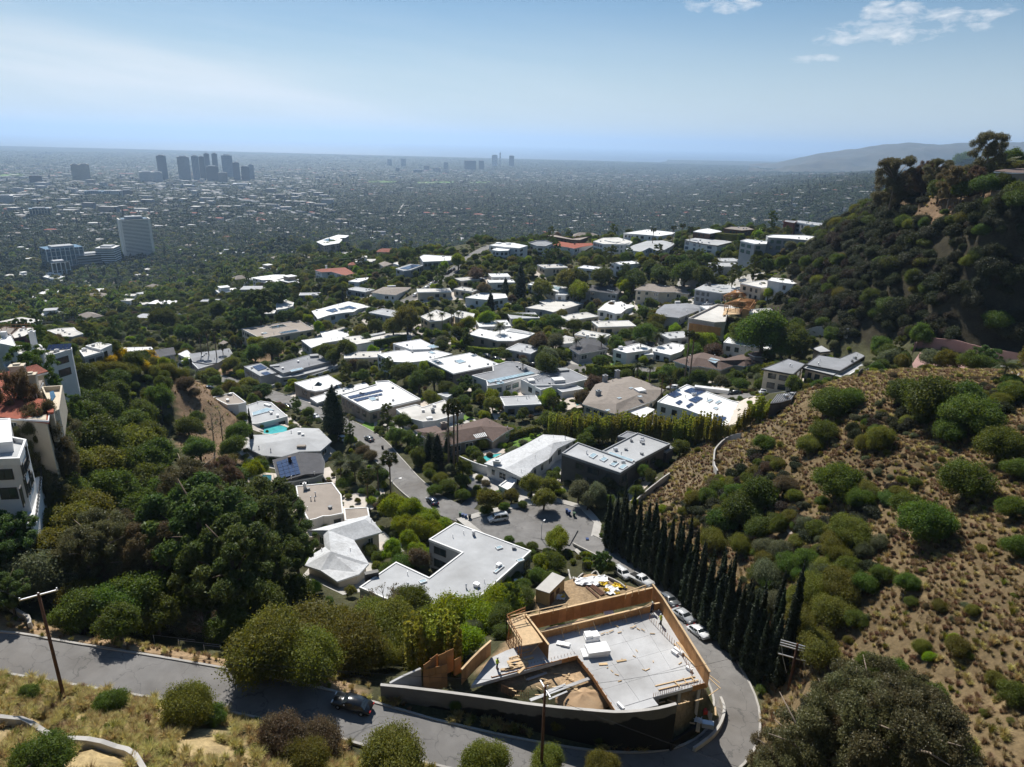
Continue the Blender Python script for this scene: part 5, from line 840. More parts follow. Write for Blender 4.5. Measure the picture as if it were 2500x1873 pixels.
def trunk_mesh(name,h,r0,spread,n,m,seed,base=0.0):
    q = random.Random(seed); b = MB(); lean = (q.uniform(-.05,.05),q.uniform(-.05,.05)); pts = [(lean[0]*t,lean[1]*t,base+h*t) for t in (-.12,.0,.35,.7,1.0)]; b.tube(pts,[r0*1.3,r0*1.1,r0,r0*.8,r0*.5],7)
    for i in range(n):
        a = 2*math.pi*(i+q.random()*.6)/n; z0 = base+h*q.uniform(.4,.95); l = spread*q.uniform(.7,1.1); b.tube([(lean[0],lean[1],z0),(math.cos(a)*l*.5,math.sin(a)*l*.5,z0+l*.45),(math.cos(a)*l,math.sin(a)*l,z0+l*.75)],[r0*.5,r0*.33,r0*.12],5)
    return b.mesh(name,m,smooth=True)
def lobes_ell(n,rx,rz,zc,r0,r1,seed,flat_bottom=True,shell=.75):
    q = np.random.default_rng(seed); out = []
    while len(out) < n:
        d = q.normal(size=3); d /= np.linalg.norm(d)
        if flat_bottom and d[2] <-.35: continue
        k = shell*q.uniform(.55,1.05); r = q.uniform(r0,r1); out.append((d[0]*k*(rx-r*.5),d[1]*k*(rx-r*.5),zc+d[2]*k*(rz-r*.5),r))
    return out
KIND = {}    # kind -> dict(variants=[(crown, trunk)], hc = crown centre height / width, ht = total height / width)
def add_kind(key,crowns,trunks,hc): KIND[key] = dict(v=list(zip(crowns,trunks)),hc=hc)
def mk_round(key,m,n=2,leaves=20000,size=.0205,rz=.42,trunk=.17,nl=42,bark='bark',r=(.07,.19),seed=1,hc=None,core=.55):
    cr,tr = [],[]
    for i in range(n):
        zc = trunk+rz*.85; L = lobes_ell(nl,.5,rz,zc,r[0],r[1],seed*100+i); L.append((0,0,zc,.26)); cr.append(leaf_mesh(key+'_crown',L,leaves,size,m,seed*37+i,core=core)); tr.append(trunk_mesh(key+'_trunk',zc,.035,.32,6,bark,seed*11+i))
    add_kind(key,cr,tr,trunk+rz*.85)
mk_round('oak_dark','leaf_dark',seed=1); mk_round('oak_olive','leaf_olive',seed=2); mk_round('oak_green','leaf_green',seed=3); mk_round('ficus','leaf_bright',seed=4,trunk=.1,nl=34,r=(.10,.17),leaves=22000,size=.018); mk_round('olive_tree','leaf_grey',seed=5,leaves=15000,core=.55); mk_round('brown_tree','leaf_brown',seed=6,leaves=15000,core=.55)
mk_round('shrub_olive','leaf_olive',seed=7,rz=.34,trunk=.03,leaves=40000,size=.0145,nl=60,r=(.09,.19)); mk_round('shrub_dark','leaf_dark',seed=8,rz=.36,trunk=.03,leaves=18000,size=.021,nl=40,r=(.11,.22)); mk_round('shrub_grey','leaf_grey',seed=9,rz=.33,trunk=.03,leaves=18000,size=.02,nl=34,r=(.14,.25)); mk_round('shrub_bright','leaf_bright',seed=10,rz=.36,trunk=.04,leaves=16000,size=.022,nl=32,r=(.14,.24)); mk_round('shrub_brown','leaf_brown',seed=11,rz=.33,trunk=.02,leaves=30000,size=.015,nl=50,r=(.09,.18)); mk_round('shrub_yellow','leaf_yellow',seed=12,rz=.36,trunk=.05,leaves=5000,size=.035,nl=14,r=(.12,.2)); mk_round('shrub_pink','leaf_pink',seed=13,rz=.36,trunk=.05,leaves=5000,size=.035,nl=14,r=(.12,.2),n=1); mk_round('shrub_green','leaf_green',seed=14,rz=.36,trunk=.03,leaves=30000,size=.016,nl=48,r=(.10,.19))
mk_round('chaparral','leaf_chap_shade',seed=21,rz=.34,trunk=.0,leaves=14000,size=.025,nl=44,r=(.08,.2)); mk_round('chaparral_grey','leaf_chap_grey_shade',seed=22,rz=.32,trunk=.0,leaves=14000,size=.024,nl=44,r=(.08,.18)); mk_round('chaparral_brown','leaf_chap_brown_shade',seed=23,rz=.32,trunk=.0,leaves=12000,size=.024,nl=40,r=(.08,.18),core=.5)
def mk_pine(key,m,seed,n=2,H=1.15,leaves=44000):
    cr,tr = [],[]
    for i in range(n):
        q = np.random.default_rng(seed+i); L = []
        for j in range(90):
            t = q.random() ** .8; a = q.uniform(0,6.28); rr = (.5*math.sin(math.pi*min(1,.22+.78*(1-t))))*math.sqrt(q.random()); L.append((rr*math.cos(a),rr*math.sin(a),.32+(H-.38)*t,q.uniform(.04,.105)))
        cr.append(leaf_mesh(key+'_crown',L,leaves,.0135,m,seed+5+i,up=.5,asp=3.2,core=.35,squash=.75)); tr.append(trunk_mesh(key+'_trunk',H*.85,.03,.4,9,'bark',seed+i))
    add_kind(key,cr,tr,.32+(H-.38)*.48)
mk_pine('pine','leaf_pine',300); mk_pine('pine_tall','leaf_dark',320,H=2.0,leaves=24000)
def mk_euc(key,m,seed,n=2,H=1.35,leaves=60000,core=.45):
    cr,tr = [],[]
    for i in range(n):
        q = np.random.default_rng(seed+i); L = []
        for j in range(110):
            t = q.random(); a = q.uniform(0,6.28); rr = .46*math.sqrt(q.random())*(.6+.4*math.sin(math.pi*t)); L.append((rr*math.cos(a),rr*math.sin(a),H*.3+H*.66*t,q.uniform(.04,.10)))
        cr.append(leaf_mesh(key+'_crown',L,leaves,.0098,m,seed+7+i,up=0,asp=2.2,core=core,align=.15)); tr.append(trunk_mesh(key+'_trunk',H*.8,.028,.42,9,'bark_pale',seed+i))
    add_kind(key,cr,tr,H*.63)
mk_euc('eucalyptus','leaf_euc',400); mk_euc('eucalyptus_brown','leaf_brown',420); mk_euc('tall_thin_tree','leaf_grey',440,H=2.4,leaves=3000,core=0)
def mk_spindle(key,m,seed,n=2,H=7.0,leaves=5000,size=.16,fat=1.0):
    cr,tr = [],[]
    for i in range(n):
        L = []
        q = np.random.default_rng(seed+i)
        for j in range(60):
            t = j/59; z = .25+(H-.3)*t; w = .5*(min(1,t*6+.35))*(1-t ** 2.2) ** .8*fat; L.append((q.normal()*.16*w,q.normal()*.16*w,z,max(.05,w*q.uniform(.7,1.1))))
        cr.append(leaf_mesh(key+'_crown',L,leaves,size,m,seed+3+i,up=.4,asp=2.4,core=.8,align=.8)); tr.append(trunk_mesh(key+'_trunk',H*.5,.07,.1,2,'bark',seed+i))
    add_kind(key,cr,tr,H*.5)
mk_spindle('cypress','leaf_cypress',500,4,9.5,22000,.075); mk_spindle('conifer','leaf_cypress',520,2,3.0,9000,.055)
def mk_bamboo(key,m,seed,n=3):
    cr,tr = [],[]
    for i in range(n):
        q = np.random.default_rng(seed+i); L = []; b = MB()
        for j in range(26):
            a = q.uniform(0,6.28); rr = .34*math.sqrt(q.random()); h = q.uniform(1.2,2.3); x,y = rr*math.cos(a),rr*math.sin(a); b.tube([(x*.6,y*.6,-.1),(x,y,h*.6),(x*1.25,y*1.25,h)],[.014,.011,.004],4)
            for t in np.linspace(.35,1,7): L.append((x*(1+.25*t),y*(1+.25*t),h*t,.085*(1.15-.6*t)))
        cr.append(leaf_mesh(key+'_crown',L,5200,.06,m,seed+i,up=-.2,asp=2.4,core=0,align=.2)); tr.append(b.mesh(key+'_culms','leaf_bamboo'))
    add_kind(key,cr,tr,1.1)
mk_bamboo('bamboo','leaf_bamboo',600)
def mk_bare(key,seed,n=2):
    cr,tr = [],[]
    for i in range(n):
        q = random.Random(seed+i); b = MB(); L = []
        for j in range(16):
            a = q.uniform(0,6.28); l = q.uniform(.25,.5); z = q.uniform(.25,.5); p = [(0,0,z),(math.cos(a)*l*.5,math.sin(a)*l*.5,z+.2),(math.cos(a)*l,math.sin(a)*l,z+.2+l*.6)]; b.tube(p,[.014,.009,.004],4); L.append((*p[2],.06))
            for k in range(3): a2 = a+q.uniform(-.8,.8); e = (p[1][0]+math.cos(a2)*.2,p[1][1]+math.sin(a2)*.2,p[1][2]+q.uniform(.1,.25)); b.tube([p[1],e],[.007,.003],3); L.append((*e,.05))
        b.tube([(0,0,-.1),(0,0,.5)],[.03,.02],6); cr.append(leaf_mesh(key+'_crown',L,500,.03,'leaf_brown',seed+i,core=0)); tr.append(b.mesh(key+'_trunk','bark_pale'))
    add_kind(key,cr,tr,.6)
mk_bare('bare_shrub',700)
# palms: every frond is its own object
def frond(fan):
    if fan: # pleated fan leaf on a stalk
        r = MB(); r.tube([(0,0,0),(.35,0,.06),(.6,0,.02)],[.02,.015,.01],4)
        for i in range(11):
            a = math.radians(-70+14*i); e = (.6+.55*math.cos(a),.6*math.sin(a),.02-.22*abs(math.sin(a))-.12); m1 = (.6+.3*math.cos(a-.1),.3*math.sin(a-.1),.04); m2 = (.6+.3*math.cos(a+.1),.3*math.sin(a+.1),.0); r.add([(.58,0,.02),m1,e,m2],[(0,1,2),(0,2,3)])
        return r
    r = MB(); pts = [(t,0,.35*t-.75*t*t) for t in np.linspace(0,1.0,9)]; r.tube(pts,[.018*(1-.8*t) for t in np.linspace(0,1,9)],4)
    for i in range(1,9):
        for s in (-1,1):
            for o in (0,.06): p = Vector(pts[i])-Vector((o,0,0)); l = .34*math.sin(math.pi*min(1,.12+i/9.5))+.05; e = p+Vector((.12,s*l,-.16*l)); q = p+Vector((.055,0,.0)); r.add([p,q,e],[(0,1,2)])
    return r
G['fan_frond'] = frond(True).mesh('fan_frond','leaf_palm'); G['feather_frond'] = frond(False).mesh('feather_frond','leaf_palm'); G['dry_skirt'] = leaf_mesh('dry_skirt',[(0,0,-.35-.3*i,.34-.04*i) for i in range(4)],700,.22,'leaf_dry',5,up=-1,asp=2.5,core=.7)
G['palm_trunk'] = MB().tube([(0,0,-.08),(.0,0,.02),(.01,0,.5),(0,0,1.0)],[1.25,1.1,.9,.8],9).mesh('palm_trunk','palm_bark',smooth=True)
def palm(p,ht,cw,label,fan=True,n=26,skirt=True,name='palm_tree',group='palm trees'):
    q = random.Random(int(p[0]*31+p[1]*17)); g = float(T(p[0],p[1])); o = thing(name,label,'palm tree',(p[0],p[1],g),0,group); rt = .16+ht*.006
    link('trunk',G['palm_trunk'],o,(0,0,0),0,(rt,rt,ht))
    for i in range(n):
        f = link('frond',G['fan_frond' if fan else 'feather_frond'],o,(0,0,ht+.1)); up = 1.1-1.75*((i+.5)/n); f.rotation_euler = (q.uniform(-.2,.2),-up*.8,i*2.4+q.uniform(-.2,.2)); s = cw*.5/1.0*q.uniform(.85,1.1); f.scale = (s,s,s)
    if skirt: link('dry_fronds',G['dry_skirt'],o,(0,0,ht),q.random()*6,(cw*.3,)*3)
    return o
# ---------------------------------------------------------------- placing
MASKS = 4; RM = np.zeros((469,626)); RMT = np.zeros((469,626))
_gy,_gx = np.mgrid[0:469,0:626]
for hs in HOUSES:
    for P,z in hs.polys:
        q = [tuple(c/MASKS for c in project((*p,z))) for p in P]; x0 = max(0,int(min(a[0] for a in q))-1); x1 = min(625,int(max(a[0] for a in q))+2); y0 = max(0,int(min(a[1] for a in q))-1); y1 = min(468,int(max(a[1] for a in q))+2)
        if x1 <= x0 or y1 <= y0: continue
        k = inpoly_np(q,_gx[y0:y1,x0:x1]+.5,_gy[y0:y1,x0:x1]+.5); RM[y0:y1,x0:x1][k] = 1; RMT[y0:y1,x0:x1][k] = math.sqrt(hs.c @ hs.c)
for key in ('hill_road','court_street'):      # keep sight lines to the road surfaces too
    for p in ROADS[key][0][:70 if key == 'court_street' else None]:
        u,v = project(p); x,y = int(u/MASKS),int(v/MASKS)
        if 1 <= x < 624 and 1 <= y < 467: RM[y,x-1:x+2] = 1; RMT[y,x-1:x+2] = math.sqrt(p @ p)
def blocked(u,v,rx,ry,t,frac=.12):
    x0,x1,y0,y1 = [int(c/MASKS) for c in (u-rx,u+rx,v-ry,v+ry)]; x0 = max(0,x0); y0 = max(0,y0); x1 = min(625,x1+1); y1 = min(468,y1+1)
    if x1 <= x0 or y1 <= y0: return False
    s = (RM[y0:y1,x0:x1] > 0) & (RMT[y0:y1,x0:x1] > t); return s.mean() > frac
def on_house(x,y,d=1.0):
    for hs in HOUSES:
        if abs(hs.c[0]-x) > 60 or abs(hs.c[1]-y) > 60: continue
        for P,z in hs.polys:
            if inpoly(offset(P,d),x,y): return True
    return False
def road_near(x,y,d):
    return any(np.min(np.hypot(R[:,0]-x,R[:,1]-y)) < w/2+d for R,w in ROADS.values()) or inpoly(offset(ccw(CUL),d),x,y)
TREES = []   # individual plants: (x, y, z, width, vscale, kind, pxw, note)
def solve(u,v,wpx,kind,vs=1.0):
    hc = KIND[kind]['hc']*vs; r = hit(u,v,hk=hc*wpx/F)
    if r is None: return None
    p,t = r; w = wpx*t/F; return p[0],p[1],float(T(p[0],p[1])),w,t
def plant(kind,k,*c,vs=1.0,note=None,ws=1.0):
    for i in range(0,len(c),3):
        u,v = px(k,c[i],c[i+1]); wp = c[i+2]/ZR[k][2]*ws; r = solve(u,v,wp,kind,vs)
        if not r: continue
        x,y,z,w,t = r
        for _ in range(4):      # a crown must not cover a roof that stands behind it
            cu,cv = project((x,y,z+KIND[kind]['hc']*vs*w)); rp = w*.42*F/t
            if t < 150 or not blocked(cu,cv,rp,rp*.85,t-2,.16): break
            w *= .78
        TREES.append((x,y,z,w,vs,kind,wp,note))
# ---- hollow on the left, below the foreground road
plant('pine','O',430,1170,210,555,1140,190,620,1100,120,500,1245,190,640,1190,100,590,1230,120)
plant('pine','O',12,1160,100,20,1280,70)
plant('shrub_olive','O',580,1400,190,690,1375,190,760,1400,170,850,1370,160,660,1425,160,560,1430,115,910,1415,100,800,1350,130,820,1420,90,720,1430,110)
plant('shrub_bright','O',975,1330,120,1030,1330,110,1085,1300,100,1000,1385,90); plant('shrub_green','O',1130,1290,70,940,1340,100,890,1300,90,1085,1340,80)
plant('bamboo','O',930,1390,60,965,1390,60,900,1400,60,985,1410,50)
plant('bare_shrub','O',830,1290,70,870,1290,60,800,1310,60,440,1350,60)
plant('ficus','O',850,1098,75,885,1108,75,925,1120,75,960,1140,60,905,1140,70,870,1135,60,935,1150,60,885,1170,60,850,1190,60,900,1190,50); plant('shrub_green','O',870,1215,60,840,1230,50,905,1205,50,820,1205,40,800,1190,40)
plant('oak_green','O',290,1290,130,230,1320,110,170,1320,100,335,1320,100,420,1300,100,255,1340,90); plant('shrub_grey','O',60,1255,120,130,1265,100,410,1345,80,20,1290,70); plant('oak_olive','O',150,1130,120,110,1180,100,190,1105,110,175,1290,90)
plant('eucalyptus','O',220,1190,130,270,1160,110,190,1215,110,410,1060,130); plant('eucalyptus_brown','O',310,1215,120,350,1190,90,260,1235,90,480,1040,90); plant('oak_dark','O',390,1110,130,450,1080,120,360,1230,110,400,1270,110,330,1270,90,470,1310,110,560,1300,110,630,1270,90)
plant('oak_green','O',290,1100,110,240,1060,110,310,1040,110,350,1070,100,150,1060,90); plant('oak_dark','O',200,950,120,330,1000,110,260,1000,110,120,960,90); plant('oak_olive','O',220,1010,110,165,1000,90,290,960,110,130,1080,70,110,1120,60)
plant('oak_green','O',300,890,80,285,915,90,320,945,80,345,860,60); plant('shrub_dark','O',408,925,60,425,905,40,470,850,34); plant('oak_dark','O',215,880,90,180,900,80,250,860,80,160,860,70,205,835,60,250,820,60,180,810,60)
plant('eucalyptus','O',118,1000,80,100,1050,70,125,930,70,112,960,70,80,1000,60); plant('eucalyptus_brown','O',40,880,90,75,890,70)
plant('shrub_yellow','O',262,772,44,300,790,46,335,782,40,232,782,36,318,768,32); plant('shrub_olive','O',280,800,50,360,800,45,250,800,50,390,810,40,330,805,40,210,800,40); plant('shrub_brown','O',400,830,45,420,850,30); plant('shrub_bright','O',240,760,30,205,770,30,405,783,26,520,808,24,470,820,20)
plant('oak_dark','O',232,752,58,288,772,62,120,790,50); plant('shrub_green','O',350,812,34,215,790,30,95,800,60); plant('ficus','O',90,800,60,75,830,40)
plant('tall_thin_tree','O',455,905,46,475,910,36,755,905,34); plant('oak_green','O',512,935,60,500,965,60,525,900,30,430,965,70); plant('cypress','O',538,897,13); plant('conifer','O',720,888,42); plant('pine_tall','O',835,880,50,755,930,30); plant('oak_green','O',870,905,55,855,940,50,880,945,45,640,875,24,665,890,30,530,960,40)
plant('shrub_dark','O',800,1060,30,760,1090,30,690,1055,34,660,1050,30,640,1020,34,615,1010,34,560,1000,34,540,1005,36,590,990,40,620,1045,30,660,1075,26); plant('oak_dark','O',500,1030,70,560,1060,80,610,1080,60); plant('shrub_brown','O',785,975,40,800,985,36)
plant('shrub_olive','O',660,1065,40,690,1040,26,830,1080,34,950,1035,40,930,1010,36,1000,995,30,1040,960,40,1070,945,40,1100,930,40); plant('shrub_green','O',970,1050,50,940,1060,40,1000,1040,40,905,1000,30,1020,975,36,890,960,24)
plant('conifer','O',926,960,30,945,975,26,965,955,28); plant('oak_green','O',905,985,45,985,960,40,1000,1010,40); plant('oak_olive','O',1150,1035,80,1105,1055,70,1055,1080,60,1190,1050,50,1175,1075,60); plant('olive_tree','O',1250,1060,60,1290,1065,60,1320,1045,50,1270,1080,50,1340,1090,40); plant('shrub_grey','O',1230,1045,30,1300,1085,40,1340,1060,30,1075,1075,36)
plant('shrub_green','O',1050,1103,30,1090,1095,26,1130,1090,26,1000,1070,36); plant('ficus','O',1205,1165,76,1170,1215,56); plant('shrub_green','O',1195,1215,60,1165,1245,50,1190,1250,50,1110,1245,40,1130,1260,36,1080,1265,40,1150,1180,30,1100,1165,24); plant('shrub_bright','O',1085,1255,44,1060,1268,40)
plant('oak_green','O',1470,965,46,1285,930,60,1240,915,60,1190,905,60,1265,955,50,1390,1020,36,1375,1060,40,1420,1000,30); plant('oak_olive','O',1065,870,46,1165,870,46); plant('shrub_yellow','O',1085,880,30,1078,838,20)
for i,x in enumerate(range(1195,1650,13)): plant('bamboo','O',x,938-abs(x-1430)*.02+(i*37 % 11)-14-max(0,x-1560)*.55,28,vs=1.0)
plant('oak_dark','O',1130,880,56,1000,865,40,1210,880,40); plant('oak_dark','O',875,800,62,905,822,56,938,815,60,965,838,50,845,785,50,985,850,36,1000,840,30); plant('ficus','O',955,800,60,920,795,40); plant('oak_green','O',745,745,70,705,750,60,720,770,40,770,765,40)
plant('oak_olive','O',880,690,70,850,705,50); plant('ficus','O',920,690,40,555,740,46,530,720,36,690,745,40); plant('oak_green','O',585,750,60,550,765,50); plant('oak_dark','O',810,705,40,790,730,30); plant('brown_tree','O',1165,735,56,1130,760,46); plant('olive_tree','O',1200,740,50,1185,770,60); plant('oak_dark','O',1180,790,66,1200,690,60,1240,700,50); plant('oak_olive','O',1215,670,50,1085,740,30)
plant('ficus','O',1080,785,30,1010,700,46,1050,690,46,1085,690,50,1120,690,50); plant('oak_green','O',1350,710,60,1300,720,60,1390,720,60,1270,740,50,1330,740,50); plant('oak_olive','O',1420,690,46,1310,690,50); plant('oak_green','O',1650,722,120,1712,735,85,1605,718,75,1690,755,60,1625,745,70,1665,700,70); plant('ficus','O',1520,735,60,1580,735,40); plant('oak_green','O',1500,760,50,1565,720,40)
plant('shrub_green','O',1590,790,30,1620,795,30,1580,815,30,1640,800,36,1660,770,40); plant('olive_tree','O',1660,800,36,1640,815,30,1800,745,26,1740,745,24); plant('shrub_dark','O',1540,815,40,1600,830,40,1650,830,40,1480,830,40)
plant('conifer','O',1125,612,27,1092,606,24,1060,640,24); plant('pine_tall','O',1560,560,34,1600,565,34,1585,585,34,1630,580,30,1540,590,28,1350,590,30,1320,560,28); plant('oak_dark','O',1300,595,60,1370,600,60,1425,590,60,1480,590,70,1520,600,60,1250,600,60,1650,600,50,1690,590,60); plant('ficus','O',1490,620,40,1350,620,40,1250,630,60,1660,630,40,1430,630,30)
plant('brown_tree','O',1028,590,44,1290,655,24,1270,655,22,1320,660,22,1045,615,50); plant('oak_olive','O',1230,600,70,1170,620,60,1330,665,30); plant('oak_dark','O',440,700,50,400,720,50,470,670,50,350,690,50); plant('pine','O',560,660,70,530,690,60,600,640,50)
plant('oak_dark','O',690,520,36,660,540,36,830,530,40,790,530,36,880,570,40,940,560,36); plant('ficus','O',990,565,40,960,570,36)
# ---- near right hill
plant('shrub_green','O',1790,870,95,1830,860,70,1650,960,50,1780,930,70); plant('shrub_dark','O',2010,868,125,1955,855,85,2085,862,90); plant('shrub_green','O',2100,895,120,2060,855,60,2195,850,50,2050,930,70); plant('shrub_green','O',2090,1040,110,2160,960,95,1810,1045,110,1860,1080,60); plant('shrub_olive','O',1900,950,70,1870,960,50,1750,960,60)
plant('shrub_dark','O',1600,1100,110,1640,1070,90,1560,1130,80,1640,1140,70); plant('shrub_green','O',1530,1075,50,1590,1060,50,1620,1110,60); plant('shrub_brown','O',1700,1050,60,1540,1050,50,1660,1010,40); plant('shrub_olive','O',1500,1080,50,1840,1150,90,1800,1180,70,1540,1170,70,1600,1180,60); plant('shrub_green','O',2000,1130,110,1960,1090,70,1700,1220,60,1740,1210,60,1830,1230,70); plant('shrub_grey','O',1870,1190,40,1740,1130,36,1900,1170,40,1690,1190,60,1660,1240,70)
plant('shrub_olive','O',1820,1270,90,1760,1280,90,1800,1320,100,1730,1340,90,1770,1400,100,1720,1290,60); plant('shrub_green','O',1870,1260,60,1910,1240,50,1960,1260,50,1970,1300,30,1850,1340,50); plant('shrub_grey','O',1680,1300,60,1650,1180,50,1780,1240,50); plant('shrub_green','O',2190,1100,60,2200,1010,60,2200,1180,60,2190,1500,60); plant('shrub_olive','O',2070,1400,50,2030,1310,34,2100,1320,30,1990,1400,40,2150,1470,40); plant('shrub_bright','O',1560,1040,20,1430,1100,26,1490,1070,24,2010,1420,26,2060,1380,26)
plant('eucalyptus','O',1850,1600,210,1740,1640,190,1960,1630,220,1880,1530,150,1960,1540,120,1790,1560,110); plant('eucalyptus_brown','O',1680,1640,110,1830,1650,150,1800,1540,80); plant('shrub_green','O',2010,1500,80,1880,1440,60,1930,1450,60,2070,1620,80); plant('shrub_green','O',1645,1490,26)
# ---- far right hill
plant('eucalyptus','O',1935,385,90,2135,335,66,2030,370,50); plant('eucalyptus_brown','O',2000,385,50,2060,390,60,1965,395,40,2110,380,40); plant('oak_green','O',2085,350,44,2140,362,36); plant('oak_dark','O',1990,400,36,2030,410,50,2080,410,46,2130,400,50,2170,395,40,2190,430,50,1930,415,36,2205,360,30)
# ---- foreground bank
plant('shrub_olive','O',405,1528,112,845,1645,165,655,1635,100); plant('shrub_brown','O',615,1592,120,695,1600,105); plant('shrub_green','O',240,1515,66,90,1640,110,460,1545,60,60,1500,40); plant('shrub_olive','O',1050,1650,110,1180,1655,90,1300,1658,80)
plant('eucalyptus','O',95,960,80,60,985,60,125,1000,60,vs=1.7); plant('eucalyptus_brown','O',45,900,70,vs=1.9)
# cypress row beside the road
CYP = resample(np.array([hit(*px('O',x,y))[0] for x,y in ((1306,1186),(1345,1212),(1420,1268),(1490,1332),(1555,1405),(1610,1462),(1668,1500))]),.72,0)
for i,p in enumerate(CYP):
    q = random.Random(i); d = np.array([1.1,.9])*(.2,1.5,.8,2.4)[i % 4]; w = q.uniform(1.25,1.9); x,y = p[0]+d[0]+q.uniform(-.3,.3),p[1]+d[1]+q.uniform(-.3,.3); TREES.append((x,y,float(T(x,y)),w,q.uniform(.85,1.15)*1.5/w,'cypress',w*F/math.sqrt(p @ p)*4,'row'))
for x in (845,850): plant('cypress','A2',x-100,1330,14)
plant('cypress','A2',332,1470,10); plant('cypress','A1',1718,1165,12,1735,1165,12,1750,1170,12)
# ---------------------------------------------------------------- scattered vegetation
DRYHILL = ccw(area('O',1395,1075,1470,985,1560,940,1680,858,1850,812,2560,800,2560,1800,1640,1800,1650,1480,1560,1330,1440,1200,1350,1140))
DARKHILL = ccw(area('O',1640,700,1700,600,1760,520,1900,430,2560,410,2560,765,2050,755,1900,748,1800,740)); GRASSTOP = ccw(area('O',1940,440,2000,425,2560,440,2560,540,2050,490,1960,475)); KNOLL = ccw(area('O',340,800,430,825,520,900,520,1000,440,1000,380,960,390,900))
VERGE = ccw(area('O',-20,1385,350,1440,640,1490,800,1540,800,1470,500,1420,300,1385,100,1350,-20,1330)); WIDE = offset(ccw(SITE),3)
SCAT = []
def scatter():
    q = np.random.default_rng(11); s = 6.2; CRT = offset(ccw(COURT),7)
    for gx in np.arange(60,420,3.0):
        for gy in np.arange(160,420,3.0):
            x = gx+q.uniform(-1.8,1.8); y = gy+q.uniform(-1.8,1.8)
            if not inpoly(DARKHILL,x,y) or inpoly(CRT,x,y) or (inpoly(GRASSTOP,x,y) and q.random() < .8) or q.random() < .08: continue
            g = float(T(x,y)); D = math.sqrt(x*x+y*y+g*g); kind = q.choice(['chaparral','chaparral_grey','chaparral_brown','shrub_dark','oak_dark','shrub_olive'],p=[.44,.24,.15,.08,.04,.05]); w = q.uniform(3.4,9.0); u,v = project((x,y,g+2))
            if blocked(u,v,w*.5*F/D,w*.4*F/D,D-4,.1) or on_house(x,y,2): continue
            SCAT.append((x,y,g,w,q.uniform(.8,1.3),kind,w*F/D,None))
    GULLY = ccw(area('O',1470,1110,1540,1040,1640,1040,1720,1150,1900,1230,1860,1420,1730,1460,1640,1330,1560,1230))
    for gx in np.arange(10,120,2.4):
        for gy in np.arange(40,142,2.4):
            x = gx+q.uniform(-1.2,1.2); y = gy+q.uniform(-1.2,1.2); g_ = inpoly(GULLY,x,y)
            if not inpoly(DRYHILL,x,y) or float(vnoise(x/13,y/13,91)) < (.36 if g_ else .66) or road_near(x,y,4): continue
            g = float(T(x,y)); w = q.uniform(1.6,4.6); SCAT.append((x,y,g,w,q.uniform(.7,1.2),q.choice(['chaparral','chaparral_grey','shrub_olive','shrub_green','chaparral_brown'],p=[.3,.2,.25,.13,.12]),w*F/math.sqrt(x*x+y*y+g*g),None))
    for gx in np.arange(10,240,2.3):
        for gy in np.arange(10,146,2.3):
            x = gx+q.uniform(-1.1,1.1); y = gy+q.uniform(-1.1,1.1)
            if q.random() > .12+.85*sstep(.5,.72,float(vnoise(x/9,y/9,77))) or not inpoly(DRYHILL,x,y): continue
            g = float(T(x,y)); D = math.sqrt(x*x+y*y+g*g); SCAT.append((x,y,g,q.uniform(.5,1.9),q.uniform(.8,1.3),q.choice(['shrub_brown','shrub_grey','shrub_olive','bare_shrub'],p=[.4,.25,.2,.15]),1,None))
    occ = np.array([(t[0],t[1],t[3]) for t in TREES]); n = 0
    for gx in np.arange(-330,430,s):
        for gy in np.arange(55,720,s):
            x = gx+q.uniform(-.48,.48)*s; y = gy+q.uniform(-.48,.48)*s; g = float(T(x,y)); D = math.sqrt(x*x+y*y+g*g); u,v = project((x,y,g))
            if not (-300 < u < 2800 and 250 < v < 1990): continue
            r = q.random(); kind = None; w = 0
            if inpoly(GRASSTOP,x,y): 
                if r < .10: kind,w = 'shrub_dark',q.uniform(2,4)
            elif inpoly(DARKHILL,x,y): continue
            elif inpoly(DRYHILL,x,y):
                if r < .34: kind = q.choice(['shrub_olive','shrub_grey','shrub_brown','shrub_green'],p=[.25,.3,.35,.1]); w = q.uniform(.7,2.4)
            elif inpoly(KNOLL,x,y):
                if r < .12: kind,w = 'shrub_brown',q.uniform(.8,1.6)
            elif y < 64 or inpoly(WIDE,x,y) or inpoly(VERGE,x,y) or inpoly(offset(ccw(YARD),5),x,y) or inpoly(offset(ccw(COURT),4),x,y): continue
            elif D > 650 or (r < .86):
                kind = q.choice(['oak_dark','oak_olive','oak_green','ficus','olive_tree','shrub_green','shrub_dark','shrub_olive','shrub_bright','brown_tree','pine','pine_tall'],p=[.19,.13,.14,.06,.05,.12,.11,.08,.03,.03,.03,.03]); w = q.uniform(4.0,8.5) if not kind.startswith('shrub') else q.uniform(2.2,4.5)
                if v > 1000 and u > 700: w *= .6
            if kind is None or road_near(x,y,w*.35+.6): continue
            hc = KIND[kind]['hc']*w; cu,cv = project((x,y,g+hc)); rp = w*.5*F/D
            if len(occ) and np.min(np.hypot(occ[:,0]-x,occ[:,1]-y)-occ[:,2]*.38) < 0 and not inpoly(DARKHILL,x,y): continue
            if on_house(x,y,w*.3) : continue
            if blocked(cu,cv,rp,rp*.9,D-4,.10):
                w2 = 1.6; kind = 'shrub_green' if r < .5 else 'shrub_dark'; hc = KIND[kind]['hc']*w2; cu,cv = project((x,y,g+hc)); rp = w2*.5*F/D; w = w2
                if blocked(cu,cv,rp,rp,D-2,.15): continue
            SCAT.append((x,y,g,w,q.uniform(.85,1.25),kind,w*F/D,None))
scatter()
